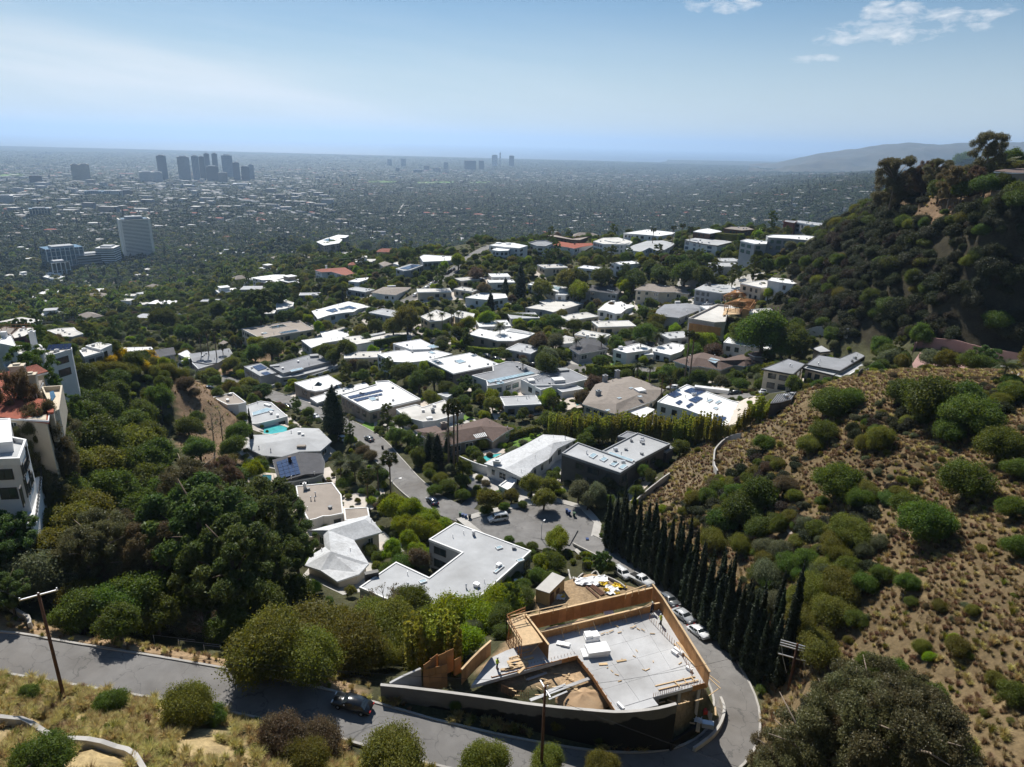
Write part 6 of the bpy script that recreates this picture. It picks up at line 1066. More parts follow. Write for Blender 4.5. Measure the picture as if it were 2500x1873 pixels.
def underplant():
    q = np.random.default_rng(17); s = 3.3
    for gx in np.arange(-190,260,s):
        for gy in np.arange(120,520,s):
            if q.random() > .6: continue
            x = gx+q.uniform(-1.5,1.5); y = gy+q.uniform(-1.5,1.5); g = float(T(x,y)); u,v = project((x,y,g))
            if not (-200 < u < 2700 and 400 < v < 1500) or road_near(x,y,1.0) or inpoly(DRYHILL,x,y) or inpoly(KNOLL,x,y) or inpoly(DARKHILL,x,y) or inpoly(WIDE,x,y) or inpoly(offset(ccw(YARD),3),x,y) or inpoly(offset(ccw(COURT),2),x,y): continue
            D = math.sqrt(x*x+y*y+g*g); w = q.uniform(1.2,3.0); rp = w*.5*F/D; cu,cv = project((x,y,g+w*.3))
            if on_house(x,y,.6) or blocked(cu,cv,rp,rp*.8,D-2,.25): continue
            SCAT.append((x,y,g,w,q.uniform(.7,1.1),q.choice(['shrub_green','shrub_dark','shrub_olive','shrub_bright','shrub_grey','shrub_brown'],p=[.27,.25,.15,.15,.12,.06]),w*F/D*.6,None))
underplant()
SHOWN = [t for t in TREES] ; n_ind = len(SHOWN)
SCAT.sort(key=lambda t:-t[6]); extra = max(0,300-n_ind) if n_ind < 300 else 0
print('manual plants',n_ind,'scattered',len(SCAT))
INDIV = TREES+SCAT[:extra]; REST = SCAT[extra:]

WORD = dict(oak_dark=('broadleaf_tree','dark round tree','tree'),oak_olive=('broadleaf_tree','olive-green tree','tree'),oak_green=('broadleaf_tree','mid-green tree','tree'),ficus=('ficus_tree','bright dense ficus','tree'),olive_tree=('olive_tree','grey-green olive tree','tree'),brown_tree=('broadleaf_tree','brownish-leaved tree','tree'),
    shrub_olive=('shrub','olive-green domed shrub','shrub'),shrub_dark=('shrub','dark green bushy shrub','shrub'),shrub_grey=('shrub','grey-green brush shrub','shrub'),shrub_bright=('shrub','bright yellow-green shrub','shrub'),shrub_brown=('shrub','brown dry shrub','shrub'),shrub_yellow=('shrub','yellow flowering shrub','shrub'),shrub_pink=('shrub','magenta flowering shrub','shrub'),shrub_green=('shrub','mid-green rounded shrub','shrub'),
    pine=('pine_tree','broad dark pine','tree'),pine_tall=('pine_tree','tall narrow pine','tree'),eucalyptus=('eucalyptus_tree','loose grey-leaved eucalyptus','tree'),eucalyptus_brown=('eucalyptus_tree','russet-tinged eucalyptus','tree'),tall_thin_tree=('thin_tree','tall thin open-crowned tree','tree'),cypress=('cypress_tree','slender dark cypress','tree'),conifer=('conifer','thick dark columnar conifer','tree'),chaparral=('shrub','dark chaparral shrub','shrub'),chaparral_grey=('shrub','grey chaparral shrub','shrub'),chaparral_brown=('shrub','brown chaparral shrub','shrub'),bamboo=('bamboo_clump','feathery yellow-green bamboo clump','bamboo'),bare_shrub=('bare_shrub','twiggy half-bare shrub','shrub'))
EXTRA_MARKS = []
def mark(name,p): EXTRA_MARKS.append((name,project(p)))
for nm,k,x,y in (('the foreground road bend','O',300,1460),('the leaning roadside pole','O',120,1440),('the black sedan','O',760,1525),('the grassy foreground bank','O',300,1600),('the dry hill path','O',1690,1170),('the dry hill crest','O',1850,820),('the bare slope under the crest','O',1900,1050),('the pink court','O',2090,790),('the dark hillside','O',1950,620),('the hilltop','O',2080,400),('the foot of the cypress row','O',1600,1400),('the crossarm power pole','O',1720,1420),('the lower right edge','O',2150,1500),('the brown knoll','O',440,900),('the wooded hollow','O',300,1120),('the left white house','O',60,1080),('the red-tiled left house','O',70,860),('the left solar house','O',110,770),('the dark retaining wall','O',1000,1540),('the canyon','O',300,660),('the plywood fence','O',950,1450)): EXTRA_MARKS.append((nm,px(k,x,y)))
def near_mark(u,v):
    c = [('the '+h.short,h.uv) for h in HOUSES]+EXTRA_MARKS; nm,(mu,mv) = min(c,key=lambda q: math.hypot(q[1][0]-u,(q[1][1]-v)*1.3)); dx,dy = u-mu,v-mv
    rel = ('left of' if dx < 0 else 'right of') if abs(dx) > abs(dy)*1.2 else ('below' if dy > 0 else 'above'); return rel,nm
ORD = ['first','second','third','fourth','fifth','sixth','seventh','eighth','ninth','tenth','eleventh','twelfth','thirteenth','fourteenth','fifteenth','sixteenth','seventeenth','eighteenth','nineteenth','twentieth']
TENS = dict(enumerate('twenty thirty forty fifty sixty seventy eighty ninety hundred'.split(),2))
def ordinal(i):
    if i < 20: return ORD[i]
    n = i+1; return (TENS[n // 10]+'-'+ORD[n % 10-1]) if n % 10 else TENS[n // 10].replace('y','ie')+'th'
def unique_labels(items):
    """items: (base phrase, tail phrase, u); number alike ones from the left"""
    grp = {}
    for i,(a,b,u) in enumerate(items): grp.setdefault((a,b),[]).append((u,i))
    out = [None]*len(items)
    for (a,b),l in grp.items():
        l.sort()
        for r,(u,i) in enumerate(l):
            out[i] = '%s %s' % (a,b) if len(l) == 1 else ('%s %s, %s from left' % (a,b,ordinal(r)))
    return out
items = []
for t in INDIV:
    u,v = project((t[0],t[1],t[2]+KIND[t[5]]['hc']*t[3]*t[4])); rel,nm = near_mark(u,v); a = WORD[t[5]][1]
    if t[7] == 'row': items.append(('slender dark cypress in the row beside the road','',u))
    elif t[5] == 'bamboo' and v < 1200: items.append(('feathery yellow-green bamboo clump in the bamboo screen','',u))
    else: items.append((a,'%s %s' % (rel,nm),u))
LAB = [s.replace(' ,',',').strip() for s in unique_labels(items)]
def put_plant(t,lab,grp):
    q = random.Random(int(t[0]*97+t[1]*53)); k = KIND[t[5]]; cr,tr = k['v'][q.randrange(len(k['v']))]; name,_,cat = WORD[t[5]]; o = thing(name,lab,cat,(t[0],t[1],t[2]),0,grp); e = q.uniform(.82,1.2) if t[5] != 'cypress' else 1; s = (t[3]*e,t[3]/e,t[3]*t[4]*q.uniform(.9,1.1)); rz_ = q.random()*6.28
    link('trunk' if t[5] != 'bamboo' else 'culms',tr,o,(0,0,0),rz_,s); link('crown',cr,o,(0,0,0),rz_,s)
GRP = {'tree': 'trees on the slopes and in the gardens','shrub': 'shrubs on the slopes and in the gardens','bamboo': 'bamboo clumps'}
for t,lab in zip(INDIV,LAB): put_plant(t,lab,'cypresses in the roadside row' if t[7] == 'row' else GRP[WORD[t[5]][2]])
# ---------------------------------------------------------------- mass vegetation (stuff): instanced plants
def instancer(name,label,protos,pts,idx,rot,scl):
    colx = bpy.data.collections.new(name+'_sources')
    for i,me in enumerate(protos): colx.objects.link(bpy.data.objects.new('%s_source_%02d' % (name,i),me))
    me = bpy.data.meshes.new(name); me.vertices.add(len(pts)); me.vertices.foreach_set('co',np.asarray(pts,np.float32).ravel())
    for nm,ty,fld,d in (('idx','INT','value',np.asarray(idx,np.int32)),('rot','FLOAT_VECTOR','vector',np.asarray(rot,np.float32)),('scl','FLOAT_VECTOR','vector',np.asarray(scl,np.float32))):
        a = me.attributes.new(nm,ty,'POINT'); a.data.foreach_set(fld,d.ravel())
    o = tag(link(name,me),label,kind='stuff'); ng = bpy.data.node_groups.new(name,'GeometryNodeTree'); ng.interface.new_socket('Geometry',in_out='INPUT',socket_type='NodeSocketGeometry'); ng.interface.new_socket('Geometry',in_out='OUTPUT',socket_type='NodeSocketGeometry')
    N = ng.nodes.new; L = ng.links.new; gi = N('NodeGroupInput'); go = N('NodeGroupOutput'); ci = N('GeometryNodeCollectionInfo'); ci.inputs['Collection'].default_value = colx; ci.inputs['Separate Children'].default_value = True; ci.inputs['Reset Children'].default_value = True
    ip = N('GeometryNodeInstanceOnPoints'); ip.inputs['Pick Instance'].default_value = True; L(gi.outputs[0],ip.inputs['Points']); L(ci.outputs[0],ip.inputs['Instance'])
    def na(nm,ty): q = N('GeometryNodeInputNamedAttribute'); q.data_type = ty; q.inputs['Name'].default_value = nm; return next(s for s in q.outputs if s.enabled and s.name == 'Attribute')
    L(na('idx','INT'),ip.inputs['Instance Index']); e2r = N('FunctionNodeEulerToRotation'); L(na('rot','FLOAT_VECTOR'),e2r.inputs[0]); L(e2r.outputs[0],ip.inputs['Rotation']); L(na('scl','FLOAT_VECTOR'),ip.inputs['Scale']); L(ip.outputs[0],go.inputs[0])
    md = o.modifiers.new('scatter','NODES'); md.node_group = ng; return o
kinds = sorted(set(t[5] for t in REST)); protos = []; pk = {}
for k in kinds:
    for cr,tr in KIND[k]['v'][:2]: pk.setdefault(k,[]).append(len(protos)); protos.append(cr)
q = random.Random(3)
instancer('garden_vegetation','mixed shrubs and trees filling the slopes between the houses',protos,[(t[0],t[1],t[2]-.1*t[3]*(0 if t[5].startswith('shrub') else 1)) for t in REST],[q.choice(pk[t[5]]) for t in REST],[(q.uniform(-.2,.2),q.uniform(-.2,.2),q.random()*6.28) for t in REST],[(t[3]*q.uniform(.75,1.3),t[3]*q.uniform(.75,1.3),t[3]*t[4]) for t in REST])
# ---------------------------------------------------------------- grasses
def tuft(name,n,h,spread,m,seed):
    r = np.random.default_rng(seed); V = []; Tn = []
    for i in range(n):
        a = r.uniform(0,6.28); d = r.uniform(.1,1)*spread; b0 = np.array([math.cos(a),math.sin(a)])*d*.25; hh = h*r.uniform(.6,1.1); w = .018*r.uniform(.7,1.5); tx,ty =-math.sin(a)*w,math.cos(a)*w; m1 = b0+np.array([math.cos(a),math.sin(a)])*d*.35; e = b0+np.array([math.cos(a),math.sin(a)])*d; V += [(b0[0]-tx,b0[1]-ty,-.05),(b0[0]+tx,b0[1]+ty,-.05),(m1[0]+tx,m1[1]+ty,hh*.75),(m1[0]-tx,m1[1]-ty,hh*.75),(e[0],e[1],hh)]; t = r.random(); Tn += [(t,r.random(),0)]*5
    me = bpy.data.meshes.new(name); me.from_pydata(V,[],[f for i in range(n) for f in ((5*i,5*i+1,5*i+2,5*i+3),(5*i+3,5*i+2,5*i+4))]); me.materials.append(MATS[m]); at = me.attributes.new('tint','FLOAT_VECTOR','POINT'); at.data.foreach_set('vector',np.array(Tn,np.float32).ravel()); return me
GT = [tuft('grass_tuft',130,.75,.62,'leaf_straw',1),tuft('grass_tuft',110,.6,.5,'leaf_straw',2),tuft('grass_tuft',100,.5,.45,'leaf_dry',3),tuft('grass_tuft',110,.65,.5,'leaf_olive',4)]
q = np.random.default_rng(5); gp = []; gi = []; gs = []
def grow(n,xr,yr,test,p,smin,smax,dens=6.0,thr=.42,seed=81):
    x = q.uniform(*xr,n); y = q.uniform(*yr,n); k = test(x,y) & (vnoise(x/dens,y/dens,seed)+.3*vnoise(x*1.3,y*1.3,seed+1) > thr)
    for R,w in ROADS.values():
        d,_ = dist_line(R[::2],x,y); k &= d > w/2+.35
    x,y = x[k],y[k]; gp.append(np.stack([x,y,T(x,y)],1)); gi.append(q.choice(4,len(x),p=p)); gs.append(q.uniform(smin,smax,len(x)))
grow(15000,(-85,25),(22,72),lambda x,y: (y < 66+.0*x) & ~inpoly_np(DRYHILL,x,y),[.45,.3,.15,.1],.7,1.5,5,.52)
grow(5000,(-80,5),(50,105),lambda x,y: inpoly_np(VERGE,x,y),[.3,.2,.4,.1],.5,1.0)
grow(70000,(5,190),(10,190),lambda x,y: inpoly_np(DRYHILL,x,y),[.08,.06,.82,.04],.55,1.25,7,.22)
grow(5000,(-130,-20),(100,260),lambda x,y: inpoly_np(KNOLL,x,y),[.05,.1,.8,.05],.5,1.0)
grow(6000,(120,330),(180,380),lambda x,y: inpoly_np(GRASSTOP,x,y),[.1,.1,.7,.1],.8,1.5)
gp = np.concatenate(gp); gi = np.concatenate(gi); gs = np.concatenate(gs)
instancer('dry_grass','dry straw-coloured grass tufts on the bank and the hillsides',GT,gp,gi,np.stack([np.zeros(len(gp)),np.zeros(len(gp)),q.uniform(0,6.28,len(gp))],1),np.stack([gs,gs,gs*q.uniform(.8,1.2,len(gp))],1))
print('grass',len(gp))
# ---------------------------------------------------------------- the plain: trees, houses, towers
lowp = []
for i,m in enumerate(('leaf_far','leaf_far','leaf_far','leaf_far_grey','leaf_far_grey','leaf_cypress')):
    L = lobes_ell(11,.5,.36,.40,.14,.26,900+i); lowp.append(leaf_mesh('far_tree',L,190,.12,m,950+i,core=.8))
L = [(0,0,.2+.16*j,.2-.014*j) for j in range(9)]; lowp.append(leaf_mesh('far_conifer',L,140,.12,'leaf_cypress',980,core=.8))
for i,m in enumerate(('leaf_dark','leaf_green','leaf_olive','leaf_dark','leaf_grey')):
    L = lobes_ell(14,.5,.38,.42,.12,.24,920+i); lowp.append(leaf_mesh('far_tree',L,420,.085,m,970+i,core=.75))
q = np.random.default_rng(21)
def far_density():
    r = 640.0; pts = []
    while r < 13500:
        sp = max(7.2,r*.0056); n = int(1.42*r/sp); a = np.radians(-41+82*(np.arange(n)+q.uniform(-.5,.5,n))/n); rr = r+q.uniform(-.5,.5,n)*sp; pts.append(np.stack([rr*np.sin(a),rr*np.cos(a),np.full(n,sp)],1)); r += sp
    return np.concatenate(pts)
FP = far_density(); FP = FP[(FP[:,1] > 0)]
_r = np.hypot(FP[:,0],FP[:,1]); dens = vnoise(FP[:,0]/160,FP[:,1]/160,61)*.6+vnoise(FP[:,0]/600,FP[:,1]/600,62)*.4
azd = np.degrees(np.arctan2(FP[:,0],FP[:,1])); urban = sstep(-12,-24,azd)*sstep(1900,2400,_r)*(1-sstep(5200,6500,_r)); keep = (q.random(len(FP)) < (.90-.30*(dens > .62))*(1-.45*urban))
keep &= ~((_r < 720) & (FP[:,0] < 430) & (FP[:,0] >-330) & (FP[:,1] < 715))
AVE = [((-2600,2100),(1500,2500)),((-2100,1700),(-1500,5200)),((-900,1900),(-300,5600)),((-3200,3100),(2600,3700)),((-3600,4300),(3000,4900)),((-1500,1500),(-3000,4200)),((-4200,5700),(4000,6400)),((-300,1750),(-1900,3900))]
for (ax,ay),(bx,by) in AVE:
    d,_ = dist_line(np.array([[ax,ay,0],[bx,by,0]],float),FP[:,0],FP[:,1]); keep &= d > 15+_r*.0022; L_ = math.hypot(bx-ax,by-ay); nx,ny = (by-ay)/L_*9,(ax-bx)/L_*9; mb = MB(); n_ = int(L_/60); V = []
    for i in range(n_+1):
        x,y = ax+(bx-ax)*i/n_,ay+(by-ay)*i/n_; z = float(T(x,y))+1.5; V += [(x-nx,y-ny,z),(x+nx,y+ny,z)]
    mb.add(V,[(2*i,2*i+1,2*i+3,2*i+2) for i in range(n_)]); struct('avenue',mb,'far_grey')
FP = FP[keep]; sz = np.clip(FP[:,2]*q.uniform(.8,1.9,len(FP)),5,110); z = T(FP[:,0],FP[:,1])
vz = np.where(sz > 13,13/sz,1.0)*q.uniform(.8,1.35,len(FP))
instancer('city_trees','mass of small trees covering the city plain',lowp,np.stack([FP[:,0],FP[:,1],z],1),np.where(q.random(len(FP)) < np.clip(1.35-np.hypot(FP[:,0],FP[:,1])/1500,0,1),q.choice([7,8,9,10,11],len(FP),p=[.3,.22,.2,.18,.1]),q.choice(7,len(FP),p=[.25,.22,.2,.12,.12,.07,.02])),np.stack([np.zeros(len(FP)),np.zeros(len(FP)),q.uniform(0,6.28,len(FP))],1),np.stack([sz,sz,sz*vz],1))
print('far trees',len(FP))
FARM = ['far_pale','far_tan','roof_offwhite','far_pale','far_pale','far_grey','far_tan','roof_tile','roof_taupe','far_grey']
# individual houses on the slopes and the near plain
def far_house_mesh(kind,wall,roof):
    """returns (wall mesh, roof mesh, list of window transforms) for a unit house about 18 x 12 m"""
    key = (kind,wall,roof)
    if key in G: return G[key]
    w = MB(); r = MB(); wins = []
    if kind == 0: w.prism([(-9,-6),(9,-6),(9,6),(-9,6)],-4,4.2); r.prism([(-9.6,-6.6),(9.6,-6.6),(9.6,6.6),(-9.6,6.6)],4.2,4.6)
    elif kind == 1: w.prism([(-10,-6),(3,-6),(3,-2),(10,-2),(10,6),(-10,6)],-4,3.8); r.prism([(-10.5,-6.5),(3.5,-6.5),(3.5,-2.5),(10.5,-2.5),(10.5,6.5),(-10.5,6.5)],3.8,4.2); w.prism([(-8,-3),(-1,-3),(-1,4),(-8,4)],4.2,7.0); r.prism([(-8.4,-3.4),(-.6,-3.4),(-.6,4.4),(-8.4,4.4)],7.0,7.35)
    else: w.prism([(-9,-5.5),(9,-5.5),(9,5.5),(-9,5.5)],-4,4.6); r.add([(-9.7,-6.2,4.5),(9.7,-6.2,4.5),(9.7,6.2,4.5),(-9.7,6.2,4.5),(-5,0,6.9),(5,0,6.9)],[(0,1,5,4),(2,3,4,5),(1,2,5),(3,0,4),(3,2,1,0)])
    G[key] = (w.mesh('wall',wall),r.mesh('roof',roof)); return G[key]
def _winstrip(b):
    for x in (-6.5,-2.2,2.2,6.5): b.box((x,-6.05 if True else 0,2.3),(2.4,.12,1.6))
FH = []; tries = 0
while len(FH) < 3400 and tries < 40000:
    tries += 1; rr = math.sqrt(q.uniform(560 ** 2,7800 ** 2)) if q.random() < .72 else q.uniform(560,2600); a = math.radians(q.uniform(-39,39)); x,y = rr*math.sin(a),rr*math.cos(a)
    if rr < 730 and -330 < x < 430 and y < 715: 
        if q.random() < .75: continue
    g = float(T(x,y)); u,v = project((x,y,g))
    if not (-30 < u < 2530) or on_house(x,y,8) : continue
    FH.append((x,y,g,rr,u,v))
FH.sort(key=lambda t: t[3])
def vis(x,y,z):
    d = np.array([x,y,z]); s = np.linspace(.25,.985,40); P = d[None]*s[:,None]; return bool(np.all(P[:,2] > T(P[:,0],P[:,1])-.5))
FHv = [t for t in FH if vis(t[0],t[1],t[2]+6)]; near = FHv[:215]; rest = FHv[215:]
WALLW = [('white_stucco','roof_white','white flat-roofed'),('white_stucco','roof_offwhite','off-white flat-roofed'),('cream_stucco','roof_tile','cream tile-roofed'),('grey_stucco','roof_lightgrey','grey flat-roofed'),('cream_stucco','roof_taupe','beige brown-roofed'),('white_stucco','roof_lightgrey','white grey-roofed'),('taupe_stucco','roof_white','taupe white-roofed')]
items = []; recs = []
FARMARK = [('the slab villa at the canyon edge',px('E3',250,765)),('the striped apartment tower',px('A1',1080,900)),('the blue glass office block',px('A1',500,1020)),('the white stepped office',px('A1',850,1020)),('the zigzag knoll house',px('E3',1000,340)),('the black-edged two-level house',px('A2',1570,895)),('the ridge domed-unit house',px('E1',200,480)),('the white ridge villa',px('E2',1560,390)),('the long white ridge house',px('E1',1800,345)),('the far right hill',px('O',1880,430)),('the left canyon wall',px('O',60,640)),('the canyon floor',px('O',330,640)),('the ridge timber house',px('E1',800,375)),('the thin-roof white pavilion',px('E3',850,530)),('the left picture edge below the office block',px('O',40,560)),('the golf course',px('A2',1400,470)),('the straight far street',px('A2',1195,670)),('the far right foothills',px('O',1650,440)),('the grey shingled ridge house',px('E2',660,190))]
for t in near:
    k = int(q.integers(0,3)); wl,rf,word = WALLW[int(q.integers(0,len(WALLW)))]; k = 2 if rf in ('roof_tile','roof_taupe') else (k if k < 2 else 0); nm,(mu,mv) = min(FARMARK,key=lambda c: math.hypot(c[1][0]-t[4],1.6*(c[1][1]-t[5]))); dx,dy = t[4]-mu,t[5]-mv
    rel = ('left of' if dx < 0 else 'right of') if abs(dx) > abs(dy)*1.5 else ('below' if dy > 0 else 'above'); items.append(('small %s house' % word,'%s %s' % (rel,nm),t[4])); recs.append((k,wl,rf))
G['far_windows'] = None
for t,(k,wl,rf),lab in zip(near,recs,unique_labels(items)):
    s = float(q.uniform(.7,1.25))*(1.0 if t[3] < 1800 else 1.15); az = float(q.uniform(-.7,.7)); o = thing('hillside_house',lab,'house',(t[0],t[1],t[2]+1),az,'houses scattered on the slopes and plain'); o.scale = (s,s,s); wm,rm = far_house_mesh(k,wl,rf); link('wall',wm,o); link('roof',rm,o)
    yw =-5.5 if k == 2 else -6
    for x in (-6.5,-2.4,1.4):
        link('window',unit('far_window',lambda b: b.box((0,0,0),(2.6,.14,1.6)),'glass'),o,(x,yw-.05,2.4))
# all remaining houses as one mass
mb = MB()
for t in rest:
    s = float(q.uniform(.8,1.5))*(1+t[3]/9000); a = float(q.uniform(-.8,.8)); mb.mi = 0; ca,sa = math.cos(a),math.sin(a); w,d,hgt = 8*s*q.uniform(.7,1.4),6*s,float(q.uniform(4,7))+t[3]/1500; P = [(t[0]+x*ca-y*sa,t[1]+x*sa+y*ca) for x,y in ((-w,-d),(w,-d),(w,d),(-w,d))]; mb.mi = int(q.choice([0,0,1,9])); z0 = t[2]-3; z1 = t[2]+hgt; mb.add([(*p,z0) for p in P]+[(*p,z1) for p in P],[(i,(i+1) % 4,4+(i+1) % 4,4+i) for i in range(4)]); mb.mi = int(q.choice([2,3,3,4,4,5,5,6,7,8])); 
    if mb.mi in (7,8): c = [(t[0]+x*ca,t[1]+x*sa,z1+2) for x in (-w*.5,w*.5)]; mb.add([(*p,z1) for p in P]+c,[(0,1,5,4),(2,3,4,5),(1,2,5),(3,0,4)])
    else: mb.add([(*p,z1) for p in offset(P,.4)]+[(*p,z1-.3) for p in offset(P,.4)],[(0,1,2,3),(0,4,5,1),(1,5,6,2),(2,6,7,3),(3,7,4,0)])
# low commercial blocks
for i in range(620):
    a = math.radians(q.uniform(-38,-15)) if q.random() < .72 else math.radians(q.uniform(-15,14)); rr = q.uniform(2500,5600) if a < math.radians(-15) else q.uniform(5500,9800); x,y = rr*math.sin(a),rr*math.cos(a); g = float(T(x,y)); w,d = q.uniform(8,26),q.uniform(8,18); hgt = q.choice([7,9,12,16,24],p=[.4,.25,.2,.1,.05]); P = [(x+sx*w,y+sy*d) for sx,sy in ((-1,-1),(1,-1),(1,1),(-1,1))]; mb.mi = int(q.choice([0,0,1,9,4])); mb.prism(P,g-3,g+hgt,False); mb.mi = int(q.choice([2,3,4])); mb.add([(*p,g+hgt+.3) for p in offset(P,-.8)],[(0,1,2,3)])
o = mb.build('city_buildings',FARM); tag(o,'countless low houses and blocks spread over the city plain',kind='stuff')
# pale open patches: golf course and avenue
def far_sheet(name,m,k,*c,lift=9.0):
    mb = MB(); P = ccw(area(k,*c)); drape(mb,P,lift,120); struct(name,mb,m)
far_sheet('golf_course','lawn','A2',930,462,1060,455,1165,462,1150,472,940,470); far_sheet('golf_course','lawn','A2',1320,468,1450,462,1605,462,1600,474,1330,478); far_sheet('golf_course','lawn','A2',1720,464,1895,462,1890,474,1730,476); far_sheet('avenue','concrete','A2',1172,715,1182,715,1220,640,1214,636); far_sheet('golf_course','lawn','A1',0,408,170,402,200,420,10,428)
# towers
def tower(label,k,x0,x1,ytop,ybase,D,depth=None,wall='grey_stucco',gm='glass_blue',floors=None,rz_=0.1,style='strip',name='office_tower',group='towers on the plain',base_z=None,cap=True):
    u0,vt = px(k,x0,ytop); u1,vb = px(k,x1,ybase); d0 = ray((u0+u1)/2,vb); hz = D/math.hypot(d0[0],d0[1]); c = d0*hz; dt = ray((u0+u1)/2,vt); top = dt[2]*D/math.hypot(dt[0],dt[1]); g = float(T(c[0],c[1])); W = (u1-u0)*np.linalg.norm(c)/F*.82; dp = depth or W*.6; H = top-g; o = thing(name,label,'tower' if H > 60 else 'building',(c[0],c[1],g),0,group); a =-math.atan2(c[0],c[1])+rz_; ca,sa = math.cos(a),math.sin(a)
    def R(P): return [(c[0]+x*ca-y*sa,c[1]+x*sa+y*ca) for x,y in P]
    w,d = W/2,dp/2; MB().prism(R([(-w,-d),(w,-d),(w,d),(-w,d)]),g-6,top).build('wall','glass' if style == 'balcony' else (wall if style != 'curtain' else gm),o)
    n = floors or max(4,int(H/4.2)); st = H/n
    if style == 'strip':
        for i in range(n): zb = g+st*i+st*.35; MB().ring(R([(-w-.25,-d-.25),(w+.25,-d-.25),(w+.25,d+.25),(-w-.25,d+.25)]),R([(-w+.1,-d+.1),(w-.1,-d+.1),(w-.1,d-.1),(-w+.1,d-.1)]),zb,zb+st*.5).build('window_band',gm,o)
    elif style == 'balcony':
        for i in range(n): zb = g+st*i; MB().ring(R([(-w-1.8,-d-1.8),(w+1.8,-d-1.8),(w+1.8,d+1.8),(-w-1.8,d+1.8)]),R([(-w+.1,-d+.1),(w-.1,-d+.1),(w-.1,d-.1),(-w+.1,d-.1)]),zb,zb+st*.58).build('balcony',wall,o)
    else:
        m = max(4,int(W/7))
        for i in range(m+1): x =-w+W*i/m; MB().prism(R([(x-.6,-d-.7),(x+.6,-d-.7),(x+.6,-d+.2),(x-.6,-d+.2)]),g-4,top).build('fin',wall,o)
        for i in range(0,n+1,2): MB().box((*R([(0,-d-.3)])[0],g+st*i),(W,.5,.5),a).build('spandrel',wall,o)
    if style == 'balcony':
        for sx in (-1,1): MB().prism(R([(sx*w-2.2,-d-1.5),(sx*w+2.2,-d-1.5),(sx*w+2.2,d+1.5),(sx*w-2.2,d+1.5)]),g,top).build('pier',wall,o)
    if cap: MB().prism(R([(-w*.6,-d*.6),(w*.6,-d*.6),(w*.6,d*.6),(-w*.6,d*.6)]),top,top+H*.035+1.5).build('roof_plant','roof_lightgrey',o)
    return o
mat('tower_cream',(.80,.75,.66),.8,.05,.1)
tower('tall cream apartment tower striped with balconies on every floor','A1',975,1180,735,1045,1580,30,'tower_cream','glass',29,.12,'balcony','apartment_tower')
tower('blue glass office block with white fins left of the apartment tower','A1',375,625,955,1110,1500,40,'trim_white','glass_blue',9,.25,'curtain','office_block'); tower('white stepped office building with dark window bands','A1',785,920,955,1090,1500,34,'white_stucco','glass',9,-.35,'strip','office_block'); tower('low grey wing joining the blue and white office buildings','A1',600,790,1010,1090,1500,34,'grey_stucco','glass',5,.2,'strip','office_block'); tower('low white-finned annex in front of the blue glass block','A1',400,520,1070,1140,1420,26,'trim_white','glass',4,.25,'curtain','office_block')
for lb,x0,x1,yt,yb,D,wl,gm,stl in (('pale twin tower on the left of the pair',565,622,322,425,4600,'cream_stucco','glass','strip'),('pale twin tower on the right of the pair',632,695,320,425,4600,'cream_stucco','glass','strip'),('dark tower standing alone left of the high-rise cluster',1232,1300,255,450,4900,'dark_stucco','glass_blue','strip'),('broad grey slab tower in the high-rise cluster',1388,1478,263,445,4800,'grey_stucco','glass','strip'),('left of two joined triangular towers',1496,1548,258,440,4800,'grey_stucco','glass_blue','curtain'),('right of two joined triangular towers',1552,1594,263,440,4850,'dark_stucco','glass','strip'),('left of the two tallest dark towers in the cluster',1588,1630,240,400,5100,'dark_stucco','glass_blue','strip'),('right of the two tallest dark towers in the cluster',1648,1690,240,400,5150,'dark_stucco','glass_blue','strip'),('pale blue tower behind the dark pair',1720,1802,252,400,5400,'grey_stucco','glass_blue','curtain'),('dark block at the foot of the two tallest towers',1600,1690,335,440,4700,'dark_stucco','glass','strip'),('pink-grey midrise beside the dark block',1688,1758,385,445,4500,'taupe_stucco','glass','strip'),('dark narrow tower right of the pale blue one',1806,1858,308,440,4900,'dark_stucco','glass_blue','strip'),('dark tower with a pale cap on the right of the cluster',1868,1930,338,445,4800,'dark_stucco','glass','strip'),('rightmost grey tower of the cluster',1925,1968,325,442,5000,'grey_stucco','glass_blue','strip'),('long white hotel block below the lone dark tower',1085,1185,378,452,4500,'white_stucco','glass','strip'),('second white block right of the long white hotel',1190,1256,380,452,4450,'white_stucco','glass','strip'),('wide office block with vertical fins on the left plain',668,780,525,572,3300,'trim_grey','glass_blue','curtain'),('wide pale-topped office block right of the finned one',785,938,525,568,3350,'trim_white','glass_blue','curtain'),('dark low cube beside the finned office blocks',945,1022,520,566,3300,'dark_stucco','glass','strip'),('white office below the cluster',1325,1382,505,550,3600,'white_stucco','glass','strip'),('grey finned office below the cluster',1400,1505,482,528,3900,'grey_stucco','glass','curtain'),('low white hospital block right of the cluster foot',1800,1938,468,498,4100,'white_stucco','glass','strip'),('long white terrace block at the left edge of the plain',0,95,560,608,3000,'white_stucco','glass','strip'),('cream arcaded block on the left plain',240,372,658,692,2500,'cream_stucco','glass','curtain'),('dark box on the left plain beyond the white terrace block',240,320,408,446,4300,'dark_stucco','glass','strip')):
    tower(lb,'A1',x0,x1,yt,yb,D,None,wl,gm,min(26,max(5,int((yb-yt)/6))),float(q.uniform(-.08,.08)),stl)
